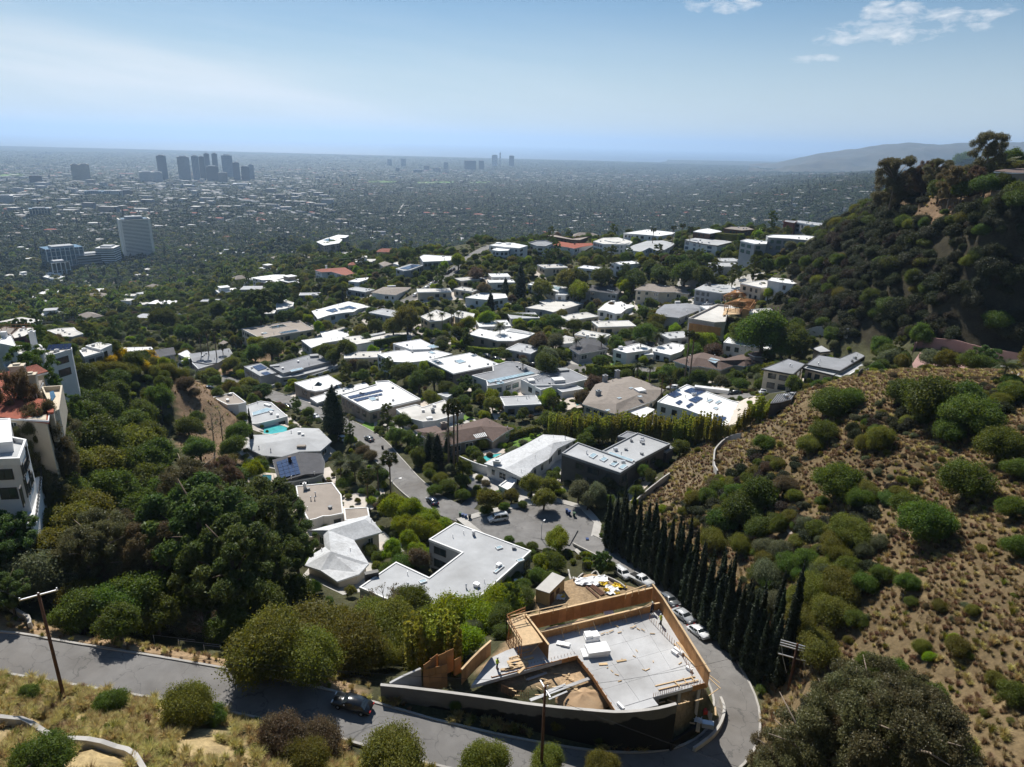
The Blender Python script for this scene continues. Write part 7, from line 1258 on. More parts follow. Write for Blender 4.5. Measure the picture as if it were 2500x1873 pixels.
for lb,x0,x1,yt,yb,D,wl in (('dark wide tower on the distant boulevard',1680,1778,292,360,8000,'dark_stucco'),('pale tower left of the distant dark wide one',1525,1565,305,365,8000,'grey_stucco'),('orange-banded tower on the distant boulevard',1375,1420,330,392,7600,'taupe_stucco'),('grey tower left end of the distant boulevard row',1155,1192,348,425,7200,'grey_stucco'),('pale broad tower on the distant boulevard',1290,1370,360,440,6900,'grey_stucco'),('dark slab right of the distant needle tower',2028,2072,255,320,9500,'dark_stucco'),('needle-thin pale tower on the skyline',1956,1968,232,310,9500,'white_stucco'),('pale block left of the needle tower',1895,1945,250,310,9400,'white_stucco'),('far grey block on the left of the boulevard skyline',1092,1130,282,330,8800,'grey_stucco'),('far grey block in the middle of the boulevard skyline',1195,1238,278,325,8800,'grey_stucco'),('dark midrise on the boulevard left of the wide one',1795,1840,292,345,8100,'dark_stucco'),('white midrise cluster on the boulevard',1440,1510,345,410,7300,'cream_stucco')):
    tower(lb,'A2',x0,x1,yt,yb,D,None,wl,'glass',10,float(q.uniform(-.3,.3)),'strip')
# ---------------------------------------------------------------- the air
def haze():
    m = bpy.data.materials.new('haze'); m.use_nodes = True; nt = m.node_tree; nt.nodes.clear(); o = nt.nodes.new('ShaderNodeOutputMaterial'); v = nt.nodes.new('ShaderNodeVolumePrincipled'); v.inputs['Color'].default_value = (.52,.72,1.0,1); v.inputs['Density'].default_value = HAZE_D; v.inputs['Anisotropy'].default_value = .4; nt.links.new(v.outputs[0],o.inputs['Volume']); MATS['haze'] = m
    b = MB(); b.box((0,31000,45),(130000,63000,730)); tag(b.build('haze','haze'),'pale blue haze over the plain',kind='stuff')
HAZE_D = 6.0e-5
haze()
# ---------------------------------------------------------------- hedges, pools, walls
def hedge(label,k,*c,w=1.4,h=1.8,m='leaf_bright',n=None,top=0.0):
    P = resample(np.array(wline(k,*c)) if not top else np.array([hit(*px(k,c[i],c[i+1]),h0=top)[0] for i in range(0,len(c),2)]),.7,2); L = []; o0 = P[len(P) // 2]; g0 = float(T(o0[0],o0[1]))
    for i,p in enumerate(P):
        g = float(T(p[0],p[1]))-g0
        d = P[min(i+1,len(P)-1)]-P[max(i-1,0)]; d = d[:2]/(np.linalg.norm(d[:2])+1e-9); nn = np.array([d[1],-d[0]])
        for z in np.arange(.35,h,.7):
            for s in ((-.3,.3) if w > 1.1 else (0,)): L.append((p[0]-o0[0]+nn[0]*s*w,p[1]-o0[1]+nn[1]*s*w,g+z*(h-.25)/(h-.2),.5*min(w,1.5)*.8))
    o = thing('hedge',label,'hedge',(o0[0],o0[1],g0)); link('foliage',leaf_mesh('hedge_foliage',L,n or int(min(9000,len(L)*55)),.20,m,len(L),core=.9,align=.9,up=.5),o)
hedge('square yellow-green clipped hedge in front of the white angular house','B3',1600,975,1760,990,1900,985,2010,975,w=2.6,h=4.0); hedge('curved bright hedge sloping down beside the charcoal gable house','B3',1340,790,1400,810,1470,840,1530,840,w=1.8,h=3.2); hedge('bright hedge running below the angled off-white house','B3',525,770,620,785,720,795,830,790,w=1.6,h=2.8); hedge('rounded hedge corner left of the angled off-white house','B3',390,690,430,730,520,725,w=1.8,h=2.6)
hedge('thin bright hedge strip below the white square-roof house','B3',395,990,520,965,640,940,750,925,w=1.2,h=1.6); hedge('clipped ivy wall in front of the pale skylight-row house','E2',385,1080,520,1090,650,1100,770,1110,w=1.4,h=3.4,m='leaf_green'); hedge('bright lime hedge beside the pale skylight-row house','E2',1090,1030,1160,1000,1260,965,w=1.6,h=2.0); hedge('long yellow-green hedge behind the ridge villa','E2',1245,350,1350,315,1500,290,w=2.4,h=3.0,m='leaf_bright')
hedge('dark clipped hedge beside the long grey gravel-roof house','B2',1370,760,1500,745,1650,720,1810,690,w=2.0,h=4.0,m='leaf_dark'); hedge('bright clipped hedge below the white curved-roof solar house','B2',880,480,960,510,1050,545,1100,560,w=1.8,h=2.4,m='leaf_bright'); hedge('tall dark hedge in front of the thin-roof pavilion','E3',720,640,900,640,1100,630,1260,620,w=3,h=6,m='leaf_dark'); hedge('tall dark hedge with a bright top left of the arched house','E3',385,1030,500,1040,650,1050,w=2.4,h=4.4,m='leaf_green')
hedge('rounded clipped hedge on the ridge behind the glass house','E2',650,400,800,410,930,420,1040,415,w=3,h=4.5,m='leaf_olive'); hedge('hedge strip beside the grey stepped house','B3',1530,1090,1620,1065,1720,1035,w=1.4,h=1.8); hedge('low hedge below the grey stepped house','B3',1350,1190,1500,1150,1640,1105,w=1.2,h=1.6,m='leaf_green'); hedge('bright planter hedge beside the ribbon-skylight house','B3',760,1125,830,1105,920,1085,1010,1065,w=1.4,h=1.4); hedge('bright ivy along the left street wall','B1',1290,450,1400,490,1480,475,1600,420,w=1.6,h=2.2); hedge('green hedge in the planter of the stepped grey modern house','B2',410,1060,480,1080,585,1060,w=1.4,h=1.6,m='leaf_green'); hedge('long bright hedge below the grey L-shaped house','B3',690,500,860,490,1000,500,1150,510,w=3,h=4.5,m='leaf_green'); hedge('lime hedge strip right of the grey L-shaped house','B3',1500,400,1600,360,1700,335,w=1.6,h=1.6); hedge('clipped hedge behind the lawn of the white gable house','B6',830,290,950,250,1050,225,1150,200,w=1.6,h=1.8,m='leaf_olive'); hedge('bright hedge strip beside the black-roofed pavilion','B4',1310,1390,1360,1330,1410,1270,w=1.2,h=1.8)
def pool(label,k,pts,deck,m='water'):
    Q = pl(k,*pts); c = hit(*np.mean(np.array(Q),0))[0][:2]; z = float(T(*c))+.2; z = min(max(float(T(*atz(*p,z)[:2])) for p in Q)+.12,z+1.6); W = [tuple(atz(*p,z)[:2]) for p in Q]; dk = ccw([atz(*p,z)[:2] for p in pl(k,*deck)]) if deck else None; o = thing('swimming_pool',label,'pool',(c[0],c[1],z)); W = ccw(W); MB().ring(offset(W,.55),W,z-.8,z+.1).build('coping','deck',o); MB().prism(offset(W,.02),z-.6,z-.02).build('water',m,o)
    if deck: MB().prism(dk,z-2.0,z-.06).build('deck','deck',o)
pool('round turquoise pool behind the pale low-hipped house','B5',[480,215,500,185,545,155,620,138,690,143,740,162,765,185,700,205,600,222],[430,245,450,190,520,140,620,122,720,132,790,165,800,190,650,232]); pool('kidney-shaped pool beside the white gable house','B6',[590,478,620,440,700,408,840,394,780,425,720,455,650,492],[575,492,580,400,700,362,760,345,905,358,840,400,720,470,640,505]); pool('dark teal pool under the slatted pergola','B5',[290,600,420,585,600,590,600,640,480,655,300,640],[280,660,280,580,420,560,620,570,620,650,480,675],'water_deep'); pool('small pool glimpsed under the big pine','B5',[440,1400,480,1375,590,1385,585,1470,480,1490],None,'water'); pool('turquoise lap pool below the grey stepped house','B3',[985,1190,1010,1178,1110,1245,1090,1270,1030,1250],[940,1170,1000,1085,1130,1160,1120,1260,1085,1285]); pool('small pool with a white patio behind the taupe house','B3',[1490,1215,1545,1205,1550,1240,1500,1255],[1340,1250,1420,1185,1560,1160,1660,1180,1560,1265,1420,1290]); pool('blue pool in front of the red-roofed ridge bungalow','E1',[690,545,760,535,860,550,800,560],None); pool('blue pool beside the low charcoal house','B3',[1815,665,1900,650,1925,665,1830,685],None,'water_deep'); pool('pale blue pool of the long white two-wing house','B2',[1455,825,1550,810,1555,840,1490,850],None); pool('infinity pool at the canyon edge of the slab villa','E3',[-40,840,70,825,90,850,-20,865],None); pool('turquoise infinity pool near the cream garden building','E3',[415,605,500,590,515,630,495,665],None)
def wall(label,k,c,h,th=.3,m='concrete',name='retaining_wall',zs=None,below=.6,cap=None,hug=0):
    P = resample(np.array([hit(*px(k,c[i],c[i+1]),h0=hug)[0] for i in range(0,len(c),2)]) if hug else np.array([atz(*px(k,c[i],c[i+1]),zs[i // 2]) for i in range(0,len(c),2)]) if zs else np.array(wline(k,*c)),1.2,3); n = len(P); d = np.gradient(P[:,:2],axis=0); d /= np.linalg.norm(d,axis=1)[:,None]+1e-9; nn = np.c_[d[:,1],-d[:,0]]*th/2; g = T(P[:,0],P[:,1]); tp = P[:,2] if zs else g+h; o = thing(name,label,'wall',(P[n // 2,0],P[n // 2,1],g[n // 2])); b = MB(); V = []
    for i in range(n):
        bt = min(g[i],float(T(P[i,0]-nn[i,0]*3,P[i,1]-nn[i,1]*3)),float(T(P[i,0]+nn[i,0]*3,P[i,1]+nn[i,1]*3)))-below
        for s,z in ((-1,bt),(1,bt),(1,tp[i]),(-1,tp[i])): V.append((P[i,0]+s*nn[i,0],P[i,1]+s*nn[i,1],z))
    b.add(V,[(i*4+a,i*4+(a+1) % 4,i*4+4+(a+1) % 4,i*4+4+a) for i in range(n-1) for a in range(4)]+[(3,2,1,0),tuple(range(n*4-4,n*4))]); b.build('wall_body',m,o)
    if cap:
        V = []
        for i in range(n):
            for s,z in ((-1.03,tp[i]+.003),(1.03,tp[i]+.003),(1.03,tp[i]+.05),(-1.03,tp[i]+.05)): V.append((P[i,0]+s*nn[i,0],P[i,1]+s*nn[i,1],z))
        MB().add(V,[(i*4+a,i*4+(a+1) % 4,i*4+4+(a+1) % 4,i*4+4+a) for i in range(n-1) for a in range(4)]).build('coping',cap,o)
    return o
def tarred():
    """bare concrete with an uneven coat of black waterproofing on its lower part"""
    m = mat('tarred_concrete',(.15,.145,.14),.9,.2,.5,dirt=.4); nt = m.node_tree; N = nt.nodes.new; L = nt.links.new; b = nt.nodes['Principled BSDF']; src = b.inputs['Base Color'].links[0].from_socket; g = N('ShaderNodeNewGeometry'); s = N('ShaderNodeSeparateXYZ'); L(g.outputs['Position'],s.inputs[0]); n = N('ShaderNodeTexNoise'); n.inputs['Scale'].default_value = .35; n.inputs['Detail'].default_value = 6; L(g.outputs['Position'],n.inputs['Vector'])
    a = N('ShaderNodeMath'); a.operation = 'MULTIPLY_ADD'; L(n.outputs['Fac'],a.inputs[0]); a.inputs[1].default_value = 2.6; L(s.outputs[2],a.inputs[2]); r = N('ShaderNodeMapRange'); r.inputs['From Min'].default_value =-64.9; r.inputs['From Max'].default_value =-65.1; L(a.outputs[0],r.inputs['Value']); mx = N('ShaderNodeMix'); mx.data_type = 'RGBA'; L(r.outputs[0],mx.inputs['Factor']); L(src,mx.inputs['A']); mx.inputs['B'].default_value = (.012,.012,.013,1); L(mx.outputs['Result'],b.inputs['Base Color'])
tarred()
wall('tall curved concrete retaining wall with black waterproofing around the building site','S',[929,1672,989,1678,1090,1690,1200,1705,1281,1717,1355,1726,1431,1733,1499,1738,1553,1736,1607,1729,1651,1718],0,.4,'tarred_concrete',zs=[-63.0,-63.4,-64.0,-64.5,-64.7,-64.9,-65,-65,-65,-64.9,-64.8],below=2.5,cap='concrete')
wall('pale curved roadside wall around the debris strip at the hairpin','C4',[2060,1180,2090,1260,2085,1350,2040,1450,1960,1540,1820,1640],1.0,.35,'concrete',zs=[-72.9,-72.7,-72.5,-72.2,-72,-71.7]); wall('low dark curved wall in front of the debris strip','C4',[1610,1590,1700,1530,1780,1480,1855,1420],1.2,.35,'tarred_concrete',zs=[-70.6,-71,-71.3,-71.6])
wall('grey concrete stub wall at the left end of the plywood fence','C3',[250,1400,400,1320,620,1225],2.0,.3,'concrete_new',zs=[-63.2,-63.0,-62.8],below=3)
wall('long stepped concrete wall across the foreground bank','C1',[-60,1345,90,1360,185,1385,450,1480,760,1545,860,1657,950,1780],1.1,.45,'concrete',hug=1.1,below=1.2); wall('short concrete wall end at the left roadside','C1',[-40,610,60,680,165,745,175,790],1.0,.4,'concrete',hug=1.0,below=1); wall('curved dark retaining wall on the dry hill','B7',[920,600,890,520,900,400,960,330,1040,280,1135,258],1.5,.35,'concrete'); wall('long low garden wall behind the dark two-storey house','B7',[190,870,300,770,400,690,490,625],1.8,.3,'concrete'); wall('white boundary wall of the white gable house','B6',[450,490,560,540,660,575,750,600],2.6,.3,'white_stucco','garden_wall'); wall('pale wall sloping down the driveway below the palm forecourt','B3',[180,690,300,640,400,600,470,565],1.6,.3,'white_stucco','garden_wall')
wall('white boundary wall below the stepped grey modern house','B2',[665,1075,800,1055,950,1010,1100,960,1250,890],1.4,.25,'white_stucco','garden_wall'); wall('white planter wall on the street corner','B2',[420,1090,480,1120,560,1110,660,1070],1.3,.25,'white_stucco','garden_wall'); wall('long pink retaining wall behind the court','O',[1972,762,1990,752,2100,768,2230,790],3.2,.35,'pink_court','court_wall'); wall('grey wall in the shadow of the dark hillside','O',[1700,745,1760,725,1830,730],3.5,.35,'concrete'); wall('dark fence along the driveway of the overlapping-roof house','B4',[2190,1000,2300,920,2400,880,2560,790],1.6,.2,'dark_stucco','garden_wall')
for i,(a,b) in enumerate(((700,1005),(705,1045),(690,1095))): wall('timber terrace wall on the dark hillside, %s from the top' % ORD[i],'E6',[360,a+20*i,520,a+20+20*i,680,a+30+20*i],1.4,.3,'stud_wood')
sheet('court','pink_court','O',1970,787,1987,762,2100,778,2110,805,2050,800,lift=.08); sheet('court','roof_white','O',2104,796,2112,780,2230,800,2230,815,2150,808,lift=.1)
# footpaths on the dry hill and foreground
sheet('footpath','rock','C1',880,1420,910,1500,940,1600,950,1680,1010,1680,990,1600,950,1520,910,1420,lift=.05); sheet('footpath','rock','B7',1420,980,1560,1060,1680,1180,1820,1270,1830,1290,1660,1200,1540,1085,1410,1000,lift=.06)
# ---------------------------------------------------------------- building site
def W3(k,x,y,z): return Vector((*map(float,atz(*px(k,x,y),z)),))
def panel_wall(label,pts,h,pw=1.22,base=None,m='plywood',name='formwork_wall',studs=True,plate=True,rows=1,brace=0):
    """plywood formwork: separate sheets with studs behind and a plate on top; pts are top points"""
    o = thing(name,label,'formwork',(*pts[0][:2],pts[0][2]-h)); 
    for a,b in zip(pts[:-1],pts[1:]):
        d = b-a; L = d.xy.length; n = max(1,round(L/pw)); e = d/n; ang = math.atan2(d.y,d.x); nv = Vector((-d.y,d.x,0)).normalized(); nv = nv if nv.y > 0 else -nv
        for i in range(n):
            c = a+e*(i+.5)
            for r in range(rows): hh = h/rows; MB().box((c.x,c.y,c.z-hh*(r+.5)),(L/n-.03,.05,hh-.03),ang).build('plywood_sheet',m,o)
            if studs: p = a+e*(i+.02)+nv*.1; MB().box((p.x,p.y,p.z-h/2),(.09,.12,h-.02),ang).build('stud','stud_wood',o)
            if brace and i % brace == 0: q = c-nv*(h*.8); MB().beam((c.x,c.y,c.z-h*.25),(q.x,q.y,c.z-h+.05),.07).build('brace','lumber',o)
        if plate: MB().beam(a+Vector((0,0,.05)),b+Vector((0,0,.05)),.26,.09).build('top_plate','lumber',o)
    return o
SP = [W3('C4',x,y,SLAB_Z) for x,y in ((-183,1080),(-9,831),(130,765),(320,700),(500,560),(1560,330),(1925,1060),(1450,1190),(1500,1255),(1300,1300),(1110,1300),(900,975),(765,815))]
o = thing('concrete_slab','large new grey concrete floor slab of the building site','slab',(SP[5].x,SP[5].y,-68)); PS = ccw([(p.x,p.y) for p in SP]); MB().prism(PS,-65.85,SLAB_Z-.045).build('slab_edge','concrete_new',o)
Q = [W3('C4',x,y,SLAB_Z) for x,y in ((655,670),(1555,430),(1905,1052),(1135,1285))]
for i in range(4):
    for j in range(4):
        def B(a,b): return (Q[0]*(1-a)+Q[1]*a)*(1-b)+(Q[3]*(1-a)+Q[2]*a)*b
        if i == 3 and j == 3: continue
        c = [B((i+.004)/4,(j+.004)/4),B((i+.996)/4,(j+.004)/4),B((i+.996)/4,(j+.996)/4),B((i+.004)/4,(j+.996)/4)]; MB().prism(ccw([(p.x,p.y) for p in c]),SLAB_Z-.05,SLAB_Z).build('pour_panel','concrete_new',o)
for x,y in ((1880,1090),(1700,1140),(1500,1190),(1200,1330),(900,1000),(300,930)): p = W3('C4',x,y,SLAB_Z-.6); MB().box((p.x,p.y+.5,-68.5),(.4,.4,5.4)).build('column','concrete_new',o)
panel_wall('long plywood formwork wall along the back of the slab',[W3('C4',330,462,-62.9),W3('C4',1446,205,-62.9)],2.4); panel_wall('lower plywood formwork wall across the middle of the slab',[W3('C4',442,602,-64.1),W3('C4',1430,365,-64.1)],1.2,rows=1,brace=2); panel_wall('short plywood formwork stub beside the back right corner',[W3('C4',1465,350,-64.1),W3('C4',1545,332,-64.1)],1.2); panel_wall('braced plywood formwork wall on the left of the slab',[W3('C4',300,432,-62.9),W3('C4',515,718,-62.9)],2.4,brace=2); panel_wall('plywood formwork wall along the road side of the slab',[W3('C4',1447,172,-62.6),W3('C4',1545,300,-62.8),W3('C4',1962,962,-62.9)],2.5); panel_wall('curved plywood form at the left edge of the slab',[W3('C3',1455,900,-63.2),W3('C3',1330,1010,-63.2),W3('C3',1210,1130,-63.2),W3('C3',1105,1245,-63.2)],2.4)
panel_wall('orange plywood fence panel of small sheets near the stub wall',[W3('C3',650,1245,-62.6),W3('C3',935,1178,-62.6)],3.6,pw=.75,rows=3,plate=False); panel_wall('sawtooth-topped orange plywood fence behind the small sheets',[W3('C3',660,1190,-61.9),W3('C3',820,1045,-61.6)],3.4,plate=False); panel_wall('second orange plywood stretch of the sawtooth fence',[W3('C3',828,1075,-61.6),W3('C3',1012,985,-61.4)],3.6,plate=False); panel_wall('single plywood sheet right of the sawtooth fence',[W3('C3',1020,1125,-62.4),W3('C3',1102,1080,-62.4)],2.6,plate=False); panel_wall('orange edge form at the right front corner of the slab',[W3('C4',1810,1085,-65.2),W3('C4',1945,1050,-65.2)],.9,plate=False)
panel_wall('plywood edge form around the left side of the pit',[W3('C4',0,1005,-65.2),W3('C4',765,812,-65.2)],.7,plate=False); panel_wall('dark plywood edge form along the right side of the pit',[W3('C4',768,815,-65.2),W3('C4',905,985,-65.2),W3('C4',1110,1300,-65.2)],.7,plate=False)
# scaffold at the back left corner
o = thing('scaffold','timber scaffold deck with rails at the left end of the formwork','scaffold',W3('C4',200,620,-68)); A = [W3('C4',x,y,-63.2) for x,y in ((135,500),(300,432),(460,690),(270,725))]; MB().prism(ccw([(p.x,p.y) for p in A]),-63.35,-63.2).build('deck','lumber',o)
for a,b in ((A[0],A[1]),(A[0],A[3])):
    for z in (.5,1.0): MB().beam(a+Vector((0,0,z)),b+Vector((0,0,z)),.08).build('rail','stud_wood',o)
    for i in range(7): p = a.lerp(b,i/6); MB().beam((p.x,p.y,-68.4),(p.x,p.y,-62.1),.09).build('post','stud_wood',o)
    for i in range(6): p = a.lerp(b,i/6); q_ = a.lerp(b,(i+1)/6); MB().beam((p.x,p.y,-67.8),(q_.x,q_.y,-64),.06).build('brace','stud_wood',o)
A = [W3('C4',x,y,-61.9) for x,y in ((175,455),(680,345),(1210,240),(1385,180))]; o = thing('guard_rail','timber guard rail along the back formwork wall','railing',(A[0].x,A[0].y,-63))
for a,b in zip(A[:-1],A[1:]):
    if a is A[1]: continue
    for z in (0,-.5): MB().beam(a+Vector((0,0,z)),b+Vector((0,0,z)),.09).build('rail','lumber',o)
    n = max(3,int((b-a).length/2)); [MB().beam(a.lerp(b,i/n)+Vector((0,0,.05)),a.lerp(b,i/n)-Vector((0,0,1.2)),.09).build('post','lumber',o) for i in range(n+1)]
# site cabin
o = thing('site_cabin','tan corrugated container cabin with a cream roof in the site yard','container',W3('C4',530,260,-77.6)); P = ccw([W3('C4',x,y,-74.9).xy for x,y in ((400,213),(548,68),(658,113),(518,250))]); MB().prism(offset(P,.08),-75.0,-74.85).build('roof','roof_offwhite',o); mat('tan_steel',(.50,.37,.21),.6,.1,1.5); MB().prism(P,-77.7,-75.02).build('body','tan_steel',o)
for i in range(4):
    a,b = Vector((*P[i],0)),Vector((*P[(i+1) % 4],0)); n = int((b-a).length/.35)
    if (a+b).normalized().cross((b-a)).z == 0: continue
    for j in range(n): c = a.lerp(b,(j+.5)/n); MB().box((c.x,c.y,-76.35),(.16,.07,2.5),math.atan2(b.y-a.y,b.x-a.x)).build('rib','tan_steel',o)
p = W3('C4',535,310,-76.6); MB().box((p.x+.2,p.y+.25,-76.5),(.12,1.1,2.1),-.6).build('door','brown_wood',o); p = W3('C4',580,225,-76.2); MB().box((p.x+.3,p.y-.1,-76.3),(1.0,.14,.9),.9).build('window','brown_wood',o)
# foam blocks, lumber, pipes, tarps
def boxes(name,label,cat,k,x,y,z,lst,m,rz=.15):
    p = W3(k,x,y,z); o = thing(name,label,cat,p)
    for i,(dx,dy,dz,sx,sy,sz) in enumerate(lst): MB().box((p.x+dx,p.y+dy,p.z+dz+sz/2),(sx-.02,sy-.02,sz-.02),rz+.04*i).build('block',m,o)
boxes('foam_stack','small stack of white foam blocks on the slab','foam blocks','C4',895,660,SLAB_Z,[(0,0,0,2.0,1.3,.45),(-.45,0,.45,1.0,1.2,.4),(.55,.05,.45,1.0,1.2,.42)],'foam'); boxes('foam_stack','large stack of white foam sheets in the middle of the slab','foam blocks','C4',945,800,SLAB_Z,[(-.3,.1,0,3.6,1.6,.35),(.1,.25,.35,3.1,1.9,.3),(.1,.25,.65,3.1,1.9,.3)],'foam'); boxes('foam_scrap','flat white foam pieces left of the foam stacks','foam','C4',645,712,SLAB_Z,[(0,0,0,1.9,.8,.16),(.2,-.2,.16,1.2,.6,.1)],'foam',-.3); boxes('white_bundle','left of two white tied bundles by the road side of the slab','bundle','C4',1645,795,SLAB_Z,[(0,0,0,1.0,.45,.4)],'foam',-.9); boxes('white_bundle','right of two white tied bundles by the road side of the slab','bundle','C4',1680,780,SLAB_Z,[(0,0,0,1.5,.45,.4)],'foam',-.9); boxes('white_bundle','white bundle near the right front edge of the slab','bundle','C4',1775,940,SLAB_Z,[(0,0,0,.9,.4,.4)],'foam',-.9); boxes('white_bundle','white sack at the front tip of the slab','bundle','C4',1160,1275,SLAB_Z,[(0,0,0,1.2,.35,.35)],'foam',-1.0); boxes('lumber_block','short board lying across a slab joint left of centre','lumber','C4',1003,892,SLAB_Z,[(0,0,0,1.2,.4,.12)],'lumber',.1); boxes('lumber_block','short board lying on the slab joint beside the large foam stack','lumber','C4',1168,862,SLAB_Z,[(0,0,0,1.4,.3,.12)],'lumber',.25); boxes('form_box','small open box form on the white sheet behind the lower formwork','box','C4',1055,435,SLAB_Z,[(0,0,0,1.5,.8,.2)],'foam',.2); boxes('site_generator','pale blue tool chest in the debris strip by the hairpin wall','tool chest','C4',1940,1450,-71.3,[(0,0,0,1.5,.8,.7)],'metal',-.2); boxes('red_canister','red canister in the debris strip','canister','C4',1915,1330,-71.3,[(0,0,0,.6,.6,.6)],'red_paint')
def sticks(name,label,cat,k,z,segs,w=.12,m='lumber',part='board',hgt=None):
    A = [W3(k,*s[:2],z) for s in segs]; o = thing(name,label,cat,A[0])
    for i,s in enumerate(segs): MB().beam(W3(k,s[0],s[1],z+.06+.05*(i % 3)),W3(k,s[2],s[3],z+.06+.05*(i % 3)),w,hgt or .08).build(part,m,o)
sticks('lumber_pile','scattered pale boards and sheets on the left part of the slab','lumber','C4',SLAB_Z,[(140,870,290,840),(120,940,300,895),(160,905,330,870),(240,970,330,885),(300,850,380,830),(150,880,260,910),(190,900,300,860),(80,940,200,925)],.35); sticks('timber_ladder_form','ladder-like timber frame on the left part of the slab','lumber','C4',SLAB_Z,[(155,835,365,780),(160,850,370,795),(230,775,345,750),(240,785,345,762),(180,830,190,845),(240,812,250,830),(310,795,320,812)],.12); sticks('pipe_bundle','bundle of grey pipes in the dirt pit','pipes','C4',-66.5,[(310,1030,490,965),(325,1032,500,970),(318,1022,495,962)],.16,'metal','pipe'); sticks('beam_stack','long white beams across the pit beside the mound','beams','C4',-66.3,[(515,1205,680,1135),(500,1130,665,1070),(505,1145,640,1085),(340,1210,880,1010),(350,1220,885,1022)],.25,'concrete_new','beam'); sticks('plank_stack','two long leaning planks at the road side of the slab','planks','C4',SLAB_Z,[(1665,690,1850,900),(1680,690,1860,905),(1640,705,1880,950)],.2,'lumber'); sticks('lumber_pile','boards and debris strewn in the strip by the hairpin wall','lumber','C4',-71.6,[(1880,1300,1850,1500),(1890,1300,1862,1500),(1870,1300,1842,1495),(1940,1310,1965,1400),(1955,1310,1975,1410),(1980,1330,1970,1410),(2010,1270,2015,1350),(1790,1330,1850,1345),(1780,1415,1830,1425)],.22); sticks('plank_stack','dark weathered planks on the sheeting in the site yard','planks','C4',-77.5,[(870,170,990,270),(890,168,1005,262),(905,170,1015,255),(850,190,960,290)],.4,'pole_wood'); sticks('site_debris','boards and offcuts under the right front edge of the slab','debris','C4',-66.5,[(1500,1240,1560,1225),(1680,1250,1780,1225),(1720,1210,1760,1230),(1830,1220,1900,1200),(1580,1210,1640,1230)],.16); sticks('trench_planks','timber props across the trench in the slab','planks','C4',SLAB_Z,[(1470,1085,1830,1000),(1500,1120,1860,1030),(1640,1040,1690,1090),(1720,1015,1760,1065),(1790,1000,1830,1045)],.14); sticks('formwork_braces','long timber raking props outside the road-side formwork','props','C4',-70.5,[(1920,960,2050,1060),(1940,1000,2060,1110),(1890,1220,2040,1110)],.1)
_q = random.Random(8); sticks('scrap_wood','scattered offcuts of wood over the slab and its edges','scrap wood','C4',SLAB_Z,[(x,y,x+_q.uniform(-45,45),y+_q.uniform(-22,22)) for x,y in ((_q.uniform(700,1450),_q.uniform(520,640)) if i % 3 else (_q.uniform(1000,1750),_q.uniform(700,1050)) for i in range(34))],.1); sticks('pit_lumber','loose lumber lying in the dirt pit','lumber','C4',-66.6,[(x,y,x+_q.uniform(-90,90),y+_q.uniform(-30,30)) for x,y in ((_q.uniform(150,800),_q.uniform(920,1180)) for i in range(22))],.14)
def rebar(label,k,pts,z,h=.9,n=24):
    A = [W3(k,x,y,z) for x,y in pts]; o = thing('rebar_row',label,'rebar',A[0])
    for i in range(n):
        t = i/(n-1)*(len(A)-1); j = min(int(t),len(A)-2); p = A[j].lerp(A[j+1],t-j); MB().beam(p,p+Vector((0,0,h)),.05).build('bar','stud_wood',o)
rebar('row of rebar starter bars along the road side of the slab','C4',((1420,490),(1530,610),(1650,730),(1730,850),(1800,1000)),SLAB_Z); rebar('row of rebar starter bars in front of the lower formwork','C4',((500,660),(900,565),(1300,470)),SLAB_Z,.7,20); rebar('row of rebar along the right front edge of the slab','C4',((1455,1185),(1640,1130),(1900,1060)),SLAB_Z,.6,20); rebar('row of rebar along the upper edge of the pit','C4',((60,985),(400,900),(740,815)),-65.8,.7,24); rebar('row of rebar at the lower left of the pit','C4',((90,1140),(200,1190),(330,1200)),-66.6,1.2,18)
def mound(label,k,c,rx,h,m='dirt',name='dirt_mound',rot=0):
    p = hit(*px(k,*c))[0]; g = float(T(p[0],p[1])); o = thing(name,label,'dirt',(p[0],p[1],g)); n = 22; A = np.linspace(0,2*np.pi,n,endpoint=False); b = MB(); V = [(p[0],p[1],g+h)]
    for i,t in enumerate((.2,.4,.6,.8,1.0,1.15)):
        for a in A: r = rx*t*(1+.25*math.sin(3*a+rot)*t); x,y = p[0]+r*math.cos(a),p[1]+r*.75*math.sin(a); V.append((x,y,max(float(T(x,y))-.3,g-.5) if t > 1 else g+h*(1-t) ** .8*(1+.15*math.sin(5*a))-.05))
    b.add(V,[(0,1+i,1+(i+1) % n) for i in range(n)]+[(1+r*n+i,1+(r+1)*n+i,1+(r+1)*n+(i+1) % n,1+r*n+(i+1) % n) for r in range(5) for i in range(n)]); b.build('soil',m,o,True)
mound('ochre dirt mound in the pit of the slab','C4',(830,1190),3.8,.9); mound('brown dirt mound beside the stepped grey modern house','B2',(600,800),9,4.5,rot=1); mound('dug-over dirt heap beside the left street','B2',(200,950),7,2.0,rot=2)
def tarp(label,k,c,sx,sy,m,z,name='tarpaulin'):
    p = W3(k,*c,z); o = thing(name,label,'tarpaulin',p); q_ = np.random.default_rng(int(c[0])); b = MB(); n = 8; V = [(p.x+(i/n-.5)*sx+q_.normal()*.12,p.y+(j/n-.5)*sy+q_.normal()*.12,p.z+.08+abs(q_.normal())*.18) for j in range(n+1) for i in range(n+1)]; b.add(V,[(j*(n+1)+i,j*(n+1)+i+1,(j+1)*(n+1)+i+1,(j+1)*(n+1)+i) for j in range(n) for i in range(n) if not ((i in (0,n-1)) and (j in (0,n-1)))]); b.build('sheet',m,o)
